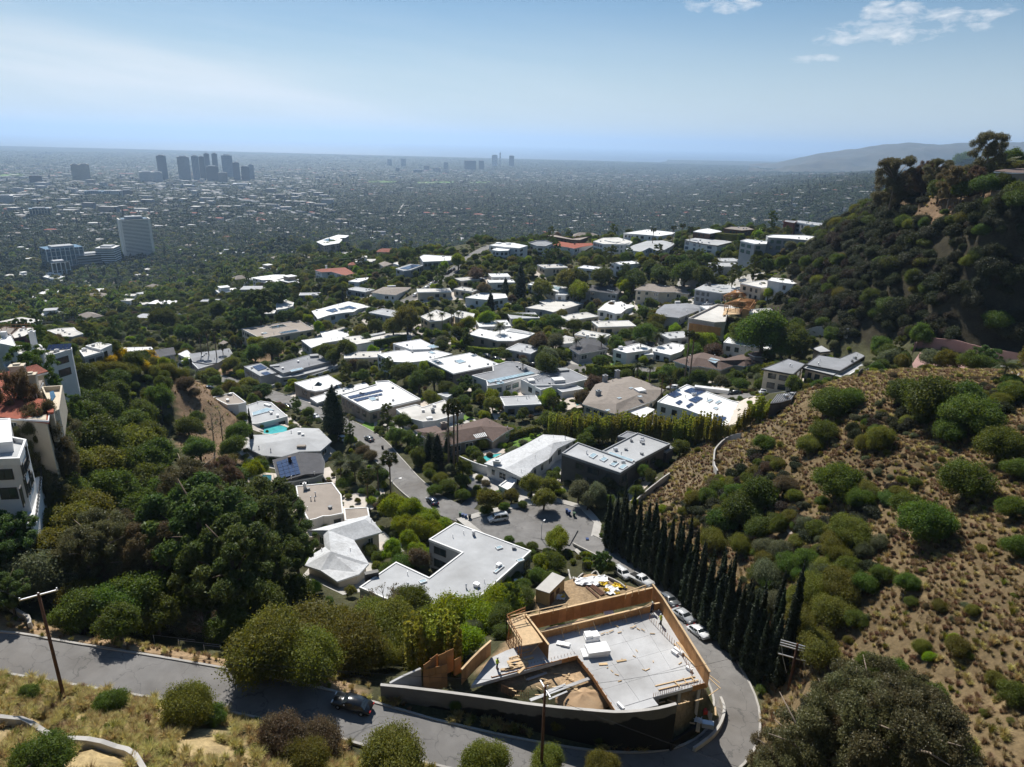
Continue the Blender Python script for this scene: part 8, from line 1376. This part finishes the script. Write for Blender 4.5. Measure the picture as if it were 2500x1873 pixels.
for c,sx,sy,m,lb in (((870,150),5,2.4,'tarp_white','crumpled white sheeting at the back of the site yard'),((960,130),3.5,2,'tarp_white','white sheeting beside the yard kerb'),((1080,230),2.6,2.6,'tarp_white','white sheeting among the planks in the yard'),((1150,190),2.6,1.1,'tarp_yellow','large yellow tarpaulin by the road in the site yard'),((1000,172),1.8,1.0,'tarp_yellow','small yellow tarpaulin on the white sheeting'),((1035,232),1.0,1.0,'tarp_yellow','yellow sheet beside the planks in the yard'),((1125,255),1.0,.9,'tarp_yellow','yellow sheet nearest the formwork in the yard'),((640,285),.8,1.2,'tarp_yellow','yellow sheet beside the site cabin'),((620,300),1.6,1.3,'tarp_white','grey-white rubbish heap beside the site cabin')): tarp(lb,'C4',c,sx,sy,m,-77.5)
tarp('white sheet in the debris strip by the hairpin wall','C4',(1840,1350),1.2,3.0,'tarp_white',-71.5); wall('low timber kerb wall around the site yard','C4',[780,130,935,72,1000,110,1100,150,1200,215],.6,.25,'concrete'); wall('short leaning concrete edge at the yard corner','C4',[690,55,740,140],.5,.3,'concrete')
# second house under construction: timber roof frame on a concrete deck
h = House('timber-framed house under construction with bare orange roof rafters','E2',980,1080,6.5,name='timber_frame_house',short='timber-framed house')
def hip(c,ap,dz):
    C = [W3('E2',x,y,h.z+dz) for x,y in c]; A = [W3('E2',x,y,h.z+dz+1.9) for x,y in ap]
    for i in range(4):
        a,b = C[i],C[(i+1) % 4]; e0,e1 = (A[0],A[1]) if i in (0,) else ((A[1],A[1]) if i == 1 else ((A[1],A[0]) if i == 2 else (A[0],A[0]))); n = max(5,int((b-a).length/.75)); MB().beam(a,b,.2,.3).build('eave_beam','plywood',h.root)
        for j in range(n+1): t = j/n; MB().beam(a.lerp(b,t),e0.lerp(e1,t),.13,.2).build('rafter','plywood',h.root)
        for j in range(0,n,3): p = a.lerp(b,(j+.5)/n); MB().beam((p.x,p.y,p.z-3.2),p,.14).build('stud','stud_wood',h.root)
    MB().beam(A[0],A[1],.22,.25).build('ridge_beam','lumber',h.root)
hip(((810,1085),(1050,1108),(1125,1048),(955,1015)),((965,1048),(1020,1050)),0); hip(((822,1182),(1120,1228),(1185,1138),(1030,1105)),((985,1150),(1060,1160)),-.3)
MB().prism(h.w(pl('E2',1040,1225,1120,1235,1200,1150,1150,1130),-.4),h.g-2,h.z-.8).build('plywood_wall','plywood',h.root); MB().prism(h.w(pl('E2',1110,1060,1330,1085,1220,1130,1150,1110),-.4),h.g-2,h.z-.6).build('plywood_wall','plywood',h.root); MB().prism(h.w(pl('E2',830,1230,1040,1235,1010,1300,800,1310),-3.2),h.z-3.5,h.z-3.2).build('floor_deck','lumber',h.root)
D = h.w(pl('E2',390,1368,735,1200,880,1215,830,1412,700,1420),-4.0); MB().prism(D,h.g-5,h.z-4.0).build('concrete_deck','roof_offwhite',h.root); MB().ring(offset(D,.05),offset(D,-.4),h.z-5.2,h.z-3.2).build('parapet','concrete',h.root)
c0,c1 = [Vector((*atz(*px('E2',x,y),h.z-4.5),)) for x,y in ((400,1390),(780,1450))]; panel_wall('brown plywood shoring wall below the second building site',[c0-Vector((0,.7,.4)),c1-Vector((0,.7,.4))],3.4,pw=2.0,plate=False)
# ---------------------------------------------------------------- vehicles
def paint(name,c,r=.3):
    m = mat(name,c,r,.03,.5,spec=.6); b = m.node_tree.nodes['Principled BSDF']; b.inputs['Coat Weight'].default_value = .5; b.inputs['Coat Roughness'].default_value = .08; return name
for nm,c in (('paint_black',(.008,.009,.011)),('paint_white',(.72,.73,.74)),('paint_silver',(.42,.44,.46)),('paint_grey',(.13,.14,.15)),('paint_red',(.16,.015,.015)),('paint_blue',(.02,.03,.06))): paint(nm,c)
glass('car_glass',(.02,.026,.03),.05); mat('tail_lamp',(.35,.02,.02),.3,.05,1); mat('head_lamp',(.75,.76,.78),.15,.03,1)
PROF = {'sedan': (4.8,1.84,[(-2.4,.45),(-2.38,.85),(-1.75,.98),(-1.0,1.38),(-.2,1.45),(.55,1.38),(1.25,.98),(2.2,.82),(2.4,.6),(2.4,.4)],(3,4,5),(-1.65,1.15)),'suv': (4.7,1.9,[(-2.35,.5),(-2.35,1.05),(-2.15,1.6),(-1.0,1.7),(.0,1.7),(.55,1.62),(1.15,1.1),(2.15,.98),(2.35,.7),(2.35,.45)],(2,3,4,5),(-2.2,1.1)),'van': (4.9,1.9,[(-2.45,.5),(-2.45,1.1),(-2.3,1.8),(-1.0,1.86),(.4,1.84),(.9,1.7),(1.55,1.15),(2.3,.95),(2.45,.65),(2.45,.42)],(2,3,4,5),(-2.3,1.45)),'pickup': (5.6,1.95,[(-2.8,.6),(-2.8,1.1),(-.75,1.1),(-.65,1.72),(.1,1.78),(.65,1.7),(1.3,1.15),(2.6,1.05),(2.8,.7),(2.8,.5)],(3,4,5),(-.7,1.2))}
def car_parts(kind,pm):
    key = ('car',kind,pm)
    if key in G: return G[key]
    L,W,pr,up,belt = PROF[kind]; n = len(pr); b = MB(); hw = W/2
    def ring(y,k): return [(x,y,z) for x,z in pr]
    def half(i,lv): z = pr[i][1]; return hw*(1.0 if z < 1.12 else (.98-.24*min(1,(z-1.12)/.5)))*(lv if i in (0,n-1) else 1)*(.93 if i in (0,n-1,n-2) else 1)
    Vl = [(x,half(i,1),z) for i,(x,z) in enumerate(pr)]; Vr = [(x,-half(i,1),z) for i,(x,z) in enumerate(pr)]; lo = [(x,s*hw*.96,.28) for s in (1,-1) for x in (-L/2+.15,L/2-.15)]
    V = Vl+Vr+lo; b.add(V,[(i,i+1,n+i+1,n+i) for i in range(n-1)]+[tuple(list(range(n-1,-1,-1))+[2*n,2*n+1]),tuple(list(range(n,2*n))+[2*n+3,2*n+2]),(0,n,2*n+2,2*n),(n-1,2*n+1,2*n+3,2*n-1),(2*n,2*n+2,2*n+3,2*n+1)])
    me = b.mesh('body',pm); bm = bmesh.new(); bm.from_mesh(me); bmesh.ops.recalc_face_normals(bm,faces=bm.faces); bmesh.ops.bevel(bm,geom=[e for e in bm.edges if e.calc_length() > .15],offset=.05,segments=2,affect='EDGES'); bm.to_mesh(me); bm.free(); me.polygons.foreach_set('use_smooth',[True]*len(me.polygons)); parts = [('body',me,None)]
    def q(name,pts,m): mm = MB(); mm.add(pts,[(0,1,2,3)]); parts.append((name,mm.mesh(name,m),None))
    i0 = up[-1]; a,c = pr[i0],pr[i0+1]; hh = lambda i: half(i,1)
    def lerp(p,r,t): return tuple(p[k]*(1-t)+r[k]*t for k in range(len(p)))
    def strip(name,i,j,m='car_glass'):  # glass across the car between profile points
        A,B = lerp(pr[i],pr[j],.1),lerp(pr[i],pr[j],.88); wa,wb = (hh(i)*.9+hh(j)*.1)*.86,(hh(i)*.12+hh(j)*.88)*.86; d = (pr[j][0]-pr[i][0],pr[j][1]-pr[i][1]); ln = math.hypot(*d); o = (-d[1]/ln*.02,d[0]/ln*.02); q(name,[(A[0]+o[0],wa,A[1]+o[1]),(B[0]+o[0],wb,B[1]+o[1]),(B[0]+o[0],-wb,B[1]+o[1]),(A[0]+o[0],-wa,A[1]+o[1])],m)
    strip('windscreen',i0,i0+1); strip('rear_window',up[0]-1,up[0])
    zt = pr[up[1]][1]-.08; zb = 1.02 if kind == 'sedan' else 1.14
    segs = [(belt[0],(belt[0]+belt[1])/2-.05),((belt[0]+belt[1])/2+.05,belt[1])]
    for s in (1,-1):
        for x0,x1 in segs:
            k0 = .45 if x0 == belt[0] and kind != 'pickup' else .05; k1 = .5 if x1 == belt[1] else .05; yt = hw*(.98-.24*min(1,(zt-1.12)/.5))+.025; q('side_window',[(x0,s*(hw+.01),zb),(x1,s*(hw+.01),zb),(x1-k1,s*yt,zt),(x0+k0,s*yt,zt)],'car_glass')
        mm = MB(); mm.box((L/2-.05,s*hw*.68,.72),(.16,.42,.16)); parts.append(('headlight',mm.mesh('headlight','head_lamp'),None)); mm = MB(); mm.box((-L/2+.03,s*hw*.74,.86),(.12,.32,.2)); parts.append(('tail_light',mm.mesh('tail_light','tail_lamp'),None)); mm = MB(); mm.box((belt[1]-.35,s*(hw+.1),1.05),(.16,.2,.13)); parts.append(('mirror',mm.mesh('mirror',pm),None))
    if kind == 'pickup': mm = MB(); mm.box((-1.75,0,1.105),(1.9,1.55,.03)); parts.append(('load_bed',mm.mesh('load_bed','rubber'),None))
    if kind == 'van':
        for s in (.5,-.5): mm = MB(); mm.tube([(-2.0,s,1.93),(.4,s,1.93)],.03,5); parts.append(('roof_rail',mm.mesh('roof_rail','metal'),None))
    if 'tyre' not in G: t = MB(); R = [(.22,-.11),(.31,-.11),(.335,-.07),(.335,.07),(.31,.11),(.22,.11)]; t.lathe(R,16); G['tyre'] = t.mesh('tyre','rubber'); t = MB(); t.lathe([(.21,-.09),(.21,.1),(.06,.13)],12); G['rim'] = t.mesh('rim','metal')
    G[key] = (parts,L,hw); return G[key]
def car(kind,pm,label,k,x,y,hx,hy,z=None):
    """x, y: centre of the car; hx, hy: a point its front looks towards"""
    p = hit(*px(k,x,y),h0=.6)[0]; a = hit(*px(k,hx,hy),h0=.6)[0]; ang = math.atan2(a[1]-p[1],a[0]-p[0]); fx,fy = math.cos(ang)*1.5,math.sin(ang)*1.5; gz = [max(float(T(p[0]+s*fx,p[1]+s*fy)),max([R[np.argmin(np.hypot(R[:,0]-p[0]-s*fx,R[:,1]-p[1]-s*fy)),2]+.04 if np.min(np.hypot(R[:,0]-p[0]-s*fx,R[:,1]-p[1]-s*fy)) < w/2+.5 else -999 for R,w in ROADS.values()])) for s in (-1,1)]; g = sum(gz)/2
    if inpoly(CUL,p[0],p[1]): g =-85.96; gz = [g,g]
    o = thing('parked_%s' % {'sedan': 'car','suv': 'car','van': 'van','pickup': 'pickup'}[kind],label,{'sedan': 'car','suv': 'car','van': 'van','pickup': 'pickup'}[kind],(p[0],p[1],g),0,'parked vehicles'); o.rotation_euler = (0,-math.atan2(gz[1]-gz[0],3.0),ang); parts,L,hw = car_parts(kind,pm)
    for nm,me,_ in parts: link(nm,me,o)
    for sx in (-1,1):
        for sy in (-1,1):
            w = link('wheel',G['rim'],o,(sx*L*.30+.05,sy*(hw-.1),.335)); w.rotation_euler = (math.pi/2*-sy,0,0); link('tyre',G['tyre'],w)
car('sedan','paint_black','black sedan on the foreground road beside the retaining wall','C2',1320,1100,1140,1055); car('van','paint_white','white minivan parked at the near side of the turning circle','B6',795,985,700,1000); car('sedan','paint_blue','dark blue car parked on the street beside the palm garden','B5',2045,830,2010,795); car('van','paint_white','white van with roof rails parked above the site yard','C4',1180,80,1250,130); car('pickup','paint_white','white pickup behind the back right corner of the slab','C4',1350,150,1440,195); car('sedan','paint_silver','silver sedan beside the road-side formwork','C4',1725,465,1810,520); car('sedan','paint_white','white coupe with a black roof nearest the hairpin','C4',1870,612,1935,665); car('suv','paint_grey','dark car half hidden behind the road-side formwork','C4',1605,340,1660,385)
for kind,pm,lb,k,x,y,hx,hy in (('sedan','paint_grey','grey car on the street opposite the green lawn','B5',1478,268,1440,245),('sedan','paint_white','white car beside the tall palms on the street','B5',1385,330,1340,300),('suv','paint_white','white car half hidden by the tall thin tree','B5',1245,268,1290,290),('suv','paint_grey','leftmost grey car at the street corner','B2',75,1032,30,1010),('sedan','paint_black','dark car below the leftmost grey one','B2',55,1100,100,1120),('suv','paint_silver','silver car in front of the stepped grey modern house','B2',232,1080,180,1062),('pickup','paint_white','white pickup in front of the corner planter','B2',350,1117,300,1100),('sedan','paint_red','dark red car on the street corner','B2',660,1237,610,1215),('suv','paint_black','black car behind the dark red one','B2',740,1262,790,1285),('sedan','paint_white','white car by the rooflight house driveway','B2',990,1352,1040,1370),('sedan','paint_silver','silver car next to the white one by the driveway','B2',925,1335,970,1352),('sedan','paint_white','upper of two white cars on the rising street','A2',1432,1245,1460,1225),('sedan','paint_white','lower of two white cars on the rising street','A2',1395,1272,1420,1255),('sedan','paint_grey','dark car above the two white cars on the rising street','A2',1462,1224,1490,1206),('sedan','paint_white','white car at the foot of the rising street','A2',1310,1328,1335,1308),('suv','paint_black','lower dark car at the top of the rising street','A2',1556,1160,1580,1140),('suv','paint_black','middle dark car at the top of the rising street','A2',1578,1145,1600,1125),('sedan','paint_blue','upper dark car at the top of the rising street','A2',1602,1130,1620,1112),('suv','paint_black','dark car at the hedge below the angled off-white house','B3',705,810,760,822),('sedan','paint_black','second dark car below the clipped hedge','B3',775,828,830,840),('suv','paint_white','white car beside the charcoal gable house hedge','B3',1335,915,1290,912),('sedan','paint_black','dark car near the magenta bush','B3',1110,882,1060,878),('sedan','paint_blue','dark blue car in front of the charcoal gable house','B3',1640,822,1600,830),('sedan','paint_black','black car on the lane above the white solar house','B4',1085,1137,1030,1140),('pickup','paint_white','white crew-cab pickup on the lane above the white solar house','B4',1335,1140,1260,1135),('suv','paint_white','white car behind the tall twin palms','B4',530,1093,490,1090),('pickup','paint_white','white pickup beside the timber-framed house','E2',625,1182,560,1185)): car(kind,pm,lb,k,x,y,hx,hy)
# ---------------------------------------------------------------- bins, lamps, poles, wires
def wheelie(label,k,x,y,m):
    p = hit(*px(k,x,y),h0=.4)[0]; g =-85.95 if inpoly(CUL,p[0],p[1]) else float(T(p[0],p[1]))+.1; o = thing('wheelie_bin',label,'bin',(p[0],p[1],g),0,'wheelie bins'); z = g
    b = MB(); b.add([(p[0]+sx*w,p[1]+sy*w*1.1,z+hz) for hz,w in ((.05,.24),(1.0,.32)) for sx,sy in ((-1,-1),(1,-1),(1,1),(-1,1))],[(0,1,5,4),(1,2,6,5),(2,3,7,6),(3,0,4,7),(4,5,6,7)]); b.build('body',m,o); MB().box((p[0],p[1],z+1.04),(.7,.78,.09)).build('lid',m,o); MB().tube([(p[0]-.3,p[1]+.3,z+.12),(p[0]+.3,p[1]+.3,z+.12)],.12,8).build('wheels','rubber',o)
for lb,k,x,y,m in (('green bin at the left kerb of the turning circle','B6',455,950,'bin_green'),('first blue bin beside the left green bin','B6',478,962,'bin_blue'),('second blue bin beside the left green bin','B6',505,970,'bin_blue'),('black bin rightmost of the left kerb row','B6',540,975,'rubber'),('left blue bin at the far side of the turning circle','B6',1412,925,'bin_blue'),('right blue bin at the far side of the turning circle','B6',1435,940,'bin_blue'),('green bin at the far side of the turning circle','B6',1478,955,'bin_green'),('blue bin near the cypress row','B6',1595,1185,'bin_blue'),('black bin on the street kerb by the palm garden','B5',1598,348,'rubber'),('blue bin on the drive of the brown ranch house','B4',748,990,'bin_blue')): wheelie(lb,k,x,y,m)
def pole_thing(name,label,cat,base,top,r=.16,m='pole_wood'):
    o = thing(name,label,cat,base); MB().tube([(base[0],base[1],base[2]-.6),tuple(Vector(base).lerp(Vector(top),.5)),top],[r*1.15,r,r*.8],9).build('pole',m,o,True); return o
def vert_top(base,k,x,y):  # height at which the vertical through base meets the sight line
    d = ray(*px(k,x,y)); t = math.hypot(base[0],base[1])/math.hypot(d[0],d[1]); return d[2]*t
b = hit(*px('C1',385,1240))[0]; zt = vert_top(b,'C1',245,605); PL = Vector((b[0],b[1],zt)); o = pole_thing('utility_pole','brown leaning-looking utility pole with a steel crossarm beside the foreground road','utility pole',b,(b[0],b[1],zt)); MB().beam((b[0]-1.35,b[1]-.9,zt-.25),(b[0]+1.35,b[1]+.9,zt-.25),.13).build('crossarm','metal',o)
for s in (-.95,0,.95): MB().lathe([(.06,0),(.1,.08),(.06,.22)],8,(b[0]+1.35*s,b[1]+.9*s,zt-.19)).build('insulator','metal',o)
z =-66.5; b = atz(1320,1900,-68.6); zt = vert_top(b,'C4',480,1090); PC = Vector((b[0],b[1],zt)); o = pole_thing('utility_pole','brown utility pole rising in front of the retaining wall at the bottom edge','utility pole',b,(b[0],b[1],zt),.17); MB().beam((b[0]+.25,b[1]-.3,zt-2.2),(b[0]+.25,b[1]-.3,zt+.4),.09).build('conduit','metal',o); MB().beam((b[0]-.5,b[1]+1.2,zt-.3),(b[0]+.5,b[1]-1.2,zt-.3),.12).build('crossarm','metal',o)
b = hit(*px('C5',830,950))[0]; b = np.array([b[0],b[1],float(T(b[0],b[1]))]); zt = vert_top(b,'C5',905,545); PR = Vector((b[0],b[1],zt)); o = pole_thing('utility_pole','brown power pole with four steel crossarms beside the cypress row','utility pole',b,(b[0],b[1],zt),.18)
for i,(dz,w) in enumerate(((-.15,2.0),(-.55,2.0),(-.95,2.0),(-2.4,2.0))): MB().beam((b[0]-w,b[1]+.7,zt+dz+.1),(b[0]+w,b[1]-.7,zt+dz-.1),.13).build('crossarm','metal',o)
for s in (-.9,.35,.75): MB().tube([(b[0]+2*s,b[1]-.7*s,zt-.9),(b[0]+2*s+.3,b[1]-.7*s-.5,zt-2.6),(b[0]+2*s+.9,b[1]-.7*s-1.0,zt-4.6)],.035,5).build('jumper_cable','metal',o)
def wire(label,a,c,sag=1.2,r=.022):
    a,c = Vector(a),Vector(c); pts = [a.lerp(c,t)-Vector((0,0,sag*4*t*(1-t))) for t in np.linspace(0,1,24)]; o = MB().tube(pts,r,4).build('power_line','black_metal'); tag(o,label,'wire')
wire('single overhead wire sagging from the left pole to the retaining wall end',PL+Vector((1.3,.9,0)),W3('C2',1620,885,-62),1.0); wire('upper of two overhead wires from the left pole across the road',PL+Vector((-.9,-.6,-.6))-Vector((0,0,4.5)),PC+Vector((-.4,1,-.3)),.9); wire('lower of two overhead wires from the left pole across the road',PL+Vector((0,0,-5.3)),PC+Vector((.4,-1,-.4)),.9); wire('overhead wire from the bottom pole to the crossarm pole',PC+Vector((.3,0,-.3)),PR+Vector((-1.6,.5,-.5)),1.0); wire('left service wire running up to the left picture edge',PL+Vector((-1.3,-.9,0)),PL+Vector((-30,10,6)),.8); wire('upper wire leaving the crossarm pole to the right',PR+Vector((1.9,-.7,-.2)),PR+Vector((60,5,22)),2.0); wire('lower wire leaving the crossarm pole to the right',PR+Vector((1.9,-.7,-2.3)),PR+Vector((60,0,17)),2.0); wire('road wire continuing right from the bottom pole',PC+Vector((.4,-1,-.4)),PC+Vector((34,-16,1)),1.0)
def lamp(label,k,x,y,xt,yt,arm):
    b = hit(*px(k,x,y))[0]; zt = vert_top(b,k,xt,yt); o = pole_thing('street_lamp',label,'street lamp',b,(b[0],b[1],zt),.08,'metal'); MB().tube([(b[0],b[1],zt-.1),(b[0]+arm[0]*.5,b[1]+arm[1]*.5,zt+.6),(b[0]+arm[0],b[1]+arm[1],zt+.5)],.05,6).build('arm','metal',o); MB().box((b[0]+arm[0]*1.1,b[1]+arm[1]*1.1,zt+.46),(.7,.3,.16),math.atan2(arm[1],arm[0])).build('lamp_head','metal',o)
lamp('curved-arm street lamp beside the palms on the street','B5',1692,780,1690,640,(1.8,.5)); lamp('slim street lamp in the turning circle behind the bright ficus','B6',1183,1170,1185,1030,(.5,.8)); lamp('street lamp at the left street corner','B1',1620,640,1625,500,(.9,.8)); lamp('street lamp on the rising street','A2',1508,1245,1505,1120,(-1.2,.3))
# fence posts beyond the foreground road
for i,(x,y) in enumerate(((930,915),(1080,945),(1232,975))): b_ = hit(*px('C1',x,y))[0]; o = pole_thing('fence_post','thin steel fence post on the road verge, %s from left' % ORD[i],'fence post',b_,(b_[0],b_[1],b_[2]+1.5),.04,'metal'); MB().tube([(b_[0],b_[1],b_[2]+1.45),(b_[0]+6.0,b_[1]-.6,b_[2]+1.3)],.015,4).build('wire','metal',o)
o = thing('site_gate','dark gate leaf at the entrance of the building site','gate',hit(*px('B6',1590,1440))[0]); p = WLOC[o.name]
for i in range(9): MB().box((p[0]-.9+i*.22,p[1]+i*.02,p[2]+.9),(.16,.05,1.8),.1).build('slat','black_metal',o)
o = thing('site_sign','white notice board on the gate post by the cypress row','sign',hit(*px('B6',1715,1370))[0]); p = WLOC[o.name]; MB().box((p[0],p[1],p[2]+1.4),(1.6,.06,1.3),.5).build('board','trim_white',o); [MB().box((p[0]-.15,p[1]-.12,p[2]+1.75-.22*i),(1.1-.2*(i % 2),.05,.06),.5).build('text_line','trim_grey',o) for i in range(4)]; MB().box((p[0]-.75,p[1]-.3,p[2]+.8),(.2,.2,2.6)).build('post','black_metal',o)
p = hit(*px('E6',1462,500),h0=1.0)[0]; g = float(T(p[0],p[1])); o = thing('parasol','white parasol on the hilltop terrace','parasol',(p[0],p[1],g)); MB().tube([(p[0],p[1],g),(p[0],p[1],g+2.6)],.05,6).build('pole','metal',o); MB().lathe([(1.9,2.1),(1.0,2.5),(.06,2.75)],8,(p[0],p[1],g)).build('canopy','tarp_white',o)
p = hit(*px('B4',1150,745),h0=1.0)[0]; g = float(T(p[0],p[1])); o = thing('parasol','dark blue parasol on the terrace above the brown ranch house','parasol',(p[0],p[1],g)); MB().tube([(p[0],p[1],g),(p[0],p[1],g+2.4)],.05,6).build('pole','metal',o); MB().lathe([(1.7,2.0),(.9,2.3),(.06,2.5)],8,(p[0],p[1],g)).build('canopy','glass_blue',o)
plants_late = True
# palms
for i,(k,x,y,ht,cw,fan,lb) in enumerate((('O',980,875,20,4.2,1,'tallest fan palm of the trio beside the brown hip-roof house'),('O',988,885,19,4.0,1,'right fan palm of the trio beside the brown hip-roof house'),('O',968,885,18,3.8,1,'left fan palm of the trio beside the brown hip-roof house'),('O',841,992,10,4.6,1,'fan palm standing at the kerb below the street bend'),('O',792,1030,8,4.6,1,'fan palm left of the kerbside one'),('O',765,1000,6,7.5,0,'big date palm in the palm garden'),('O',735,1000,5,5.5,0,'date palm at the left of the palm garden'),('O',815,1010,7,4.0,0,'slender palm behind the kerbside fan palm'),('O',1196,868,8,4.4,1,'fan palm above the bamboo screen'),('O',1080,705,8,7,0,'date palm in front of the angled off-white house'),('O',1490,722,20,3.6,1,'left of the twin tall palms by the timber-framed house'),('O',1500,728,19,3.4,1,'right of the twin tall palms by the timber-framed house'),('O',1378,790,7,4.5,0,'palm in front of the white angular house'),('O',1405,795,8,4.0,0,'palm beside the square yellow-green hedge'),('O',1432,815,9,3.4,1,'left palm on the lane behind the taupe house'),('O',1450,822,10,3.4,1,'right palm on the lane behind the taupe house'),('O',955,680,9,4.5,0,'left palm in the circular forecourt'),('O',975,670,9,4.5,0,'tall palm in the circular forecourt'),('O',990,678,8,4.2,0,'right palm in the circular forecourt'),('O',930,682,8,4.2,0,'outer palm left of the circular forecourt'),('O',1130,780,7,4,0,'palm on the slope below the beige house'),('O',1420,725,8,4.5,0,'left palm of the grove below the free-form white roof'),('O',1385,735,8,4.5,0,'middle palm of the grove below the free-form white roof'),('O',1300,730,8,4.8,0,'right-leaning palm of the grove below the free-form white roof'),('O',1245,735,8,4.2,0,'palm beside the dark round tree in the grove'),('O',430,725,15,3.6,1,'left palm of the trio on the left street'),('O',445,718,16,3.6,1,'middle palm of the trio on the left street'),('O',462,722,16,3.6,1,'right palm of the trio on the left street'),('O',520,735,7,4,1,'short palm near the grey palm hut'),('O',480,750,7,4,1,'short palm beside the grey carport house'),('O',1412,497,17,4,1,'tall thin palm standing alone on the ridge'),('O',1455,492,14,4,1,'left palm of the ridge palm group'),('O',1475,488,15,4,1,'middle palm of the ridge palm group'),('O',1492,494,14,4,1,'right palm of the ridge palm group'),('E6',1910,370,6,8,0,'broad date palm beside the hilltop house'),('O',690,615,6,6,0,'date palm beside the white red-tiled house'),('O',745,625,7,4,1,'palm beside the white lower house'),('O',930,945,6,4.5,0,'shaggy palm in the street garden'),('O',970,940,7,4.5,0,'palm under the tall trio'),('O',2175,790,4,5,0,'palm beside the pink court'))):
    r = hit(*px(k,x,y),h0=ht)
    if r: palm(r[0],ht,cw,lb,bool(fan),26 if fan else 30,bool(fan))
# ---------------------------------------------------------------- workers
def person(label,k,x,y,z,vest,face=0.0,lean=.0):
    p = W3(k,x,y,z); o = thing('person',label,'person',p,face); J = [(0,0,.95),(0,0,1.2),(lean*.5,0,1.42),(lean*.8,0,1.53),(lean*.9,0,1.68),(.0,.1,.92),(.08,.12,.5),(0,.13,.06),(.12,.13,.03),(0,-.1,.92),(-.1,-.12,.5),(-.12,-.13,.06),(.0,-.13,.03),(lean*.5,.2,1.4),(.12+lean,.27,1.14),(.32+lean,.2,1.05),(lean*.5,-.2,1.4),(.1+lean,-.26,1.13),(.3+lean,-.16,1.0)]
    E = [(0,1),(1,2),(2,3),(3,4),(0,5),(5,6),(6,7),(7,8),(0,9),(9,10),(10,11),(11,12),(2,13),(13,14),(14,15),(2,16),(16,17),(17,18)]; R = [.15,.15,.16,.06,.105,.1,.075,.05,.05,.1,.075,.05,.05,.07,.05,.038,.07,.05,.038]
    me = bpy.data.meshes.new('body'); me.from_pydata(J,E,[]); me.materials.append(MATS['skin']); b = link('body',me,o); sk = b.modifiers.new('skin','SKIN')
    for i,r in enumerate(R): me.skin_vertices[0].data[i].radius = (r,r*(.8 if i < 3 else 1))
    me.skin_vertices[0].data[0].use_root = True; b.modifiers.new('smooth','SUBSURF').levels = 1; b.modifiers['smooth'].render_levels = 1
    v = MB(); v.lathe([(.20,.88),(.205,1.1),(.22,1.36),(.10,1.48)],12,(lean*.3,0,0)); link('vest',v.mesh('vest',vest,smooth=True),o); t = MB()
    for s,kx in ((1,.04),(-1,-.05)): t.tube([(0,s*.1,.97),(kx*1.6,s*.12,.52),(kx*-.5,s*.13,.08)],[.125,.1,.075],9)
    link('trousers',t.mesh('trousers','trousers',smooth=True),o); hh = MB(); hh.lathe([(.15,1.70),(.125,1.74),(.115,1.80),(.06,1.86)],12,(lean*.9,0,0)); link('hard_hat',hh.mesh('hard_hat','hard_hat',smooth=True),o)
    for s in (1,-1): f = MB(); f.box((.06,s*.13,.04),(.28,.1,.09)); link('boot',f.mesh('boot','rubber'),o)
person('worker in a yellow-green vest bending over on the upper right of the slab','C4',1520,530,SLAB_Z,'hivis',3.6,.18); person('worker in a yellow-green vest on the left part of the slab','C4',50,930,SLAB_Z,'hivis',.6,.05); person('worker in dark clothes at the gap in the lower formwork','C4',1440,425,SLAB_Z,'trousers',2.0,.05); person('worker in a red top behind the back right formwork','C4',1485,345,SLAB_Z,'red_paint',4.0,.12)
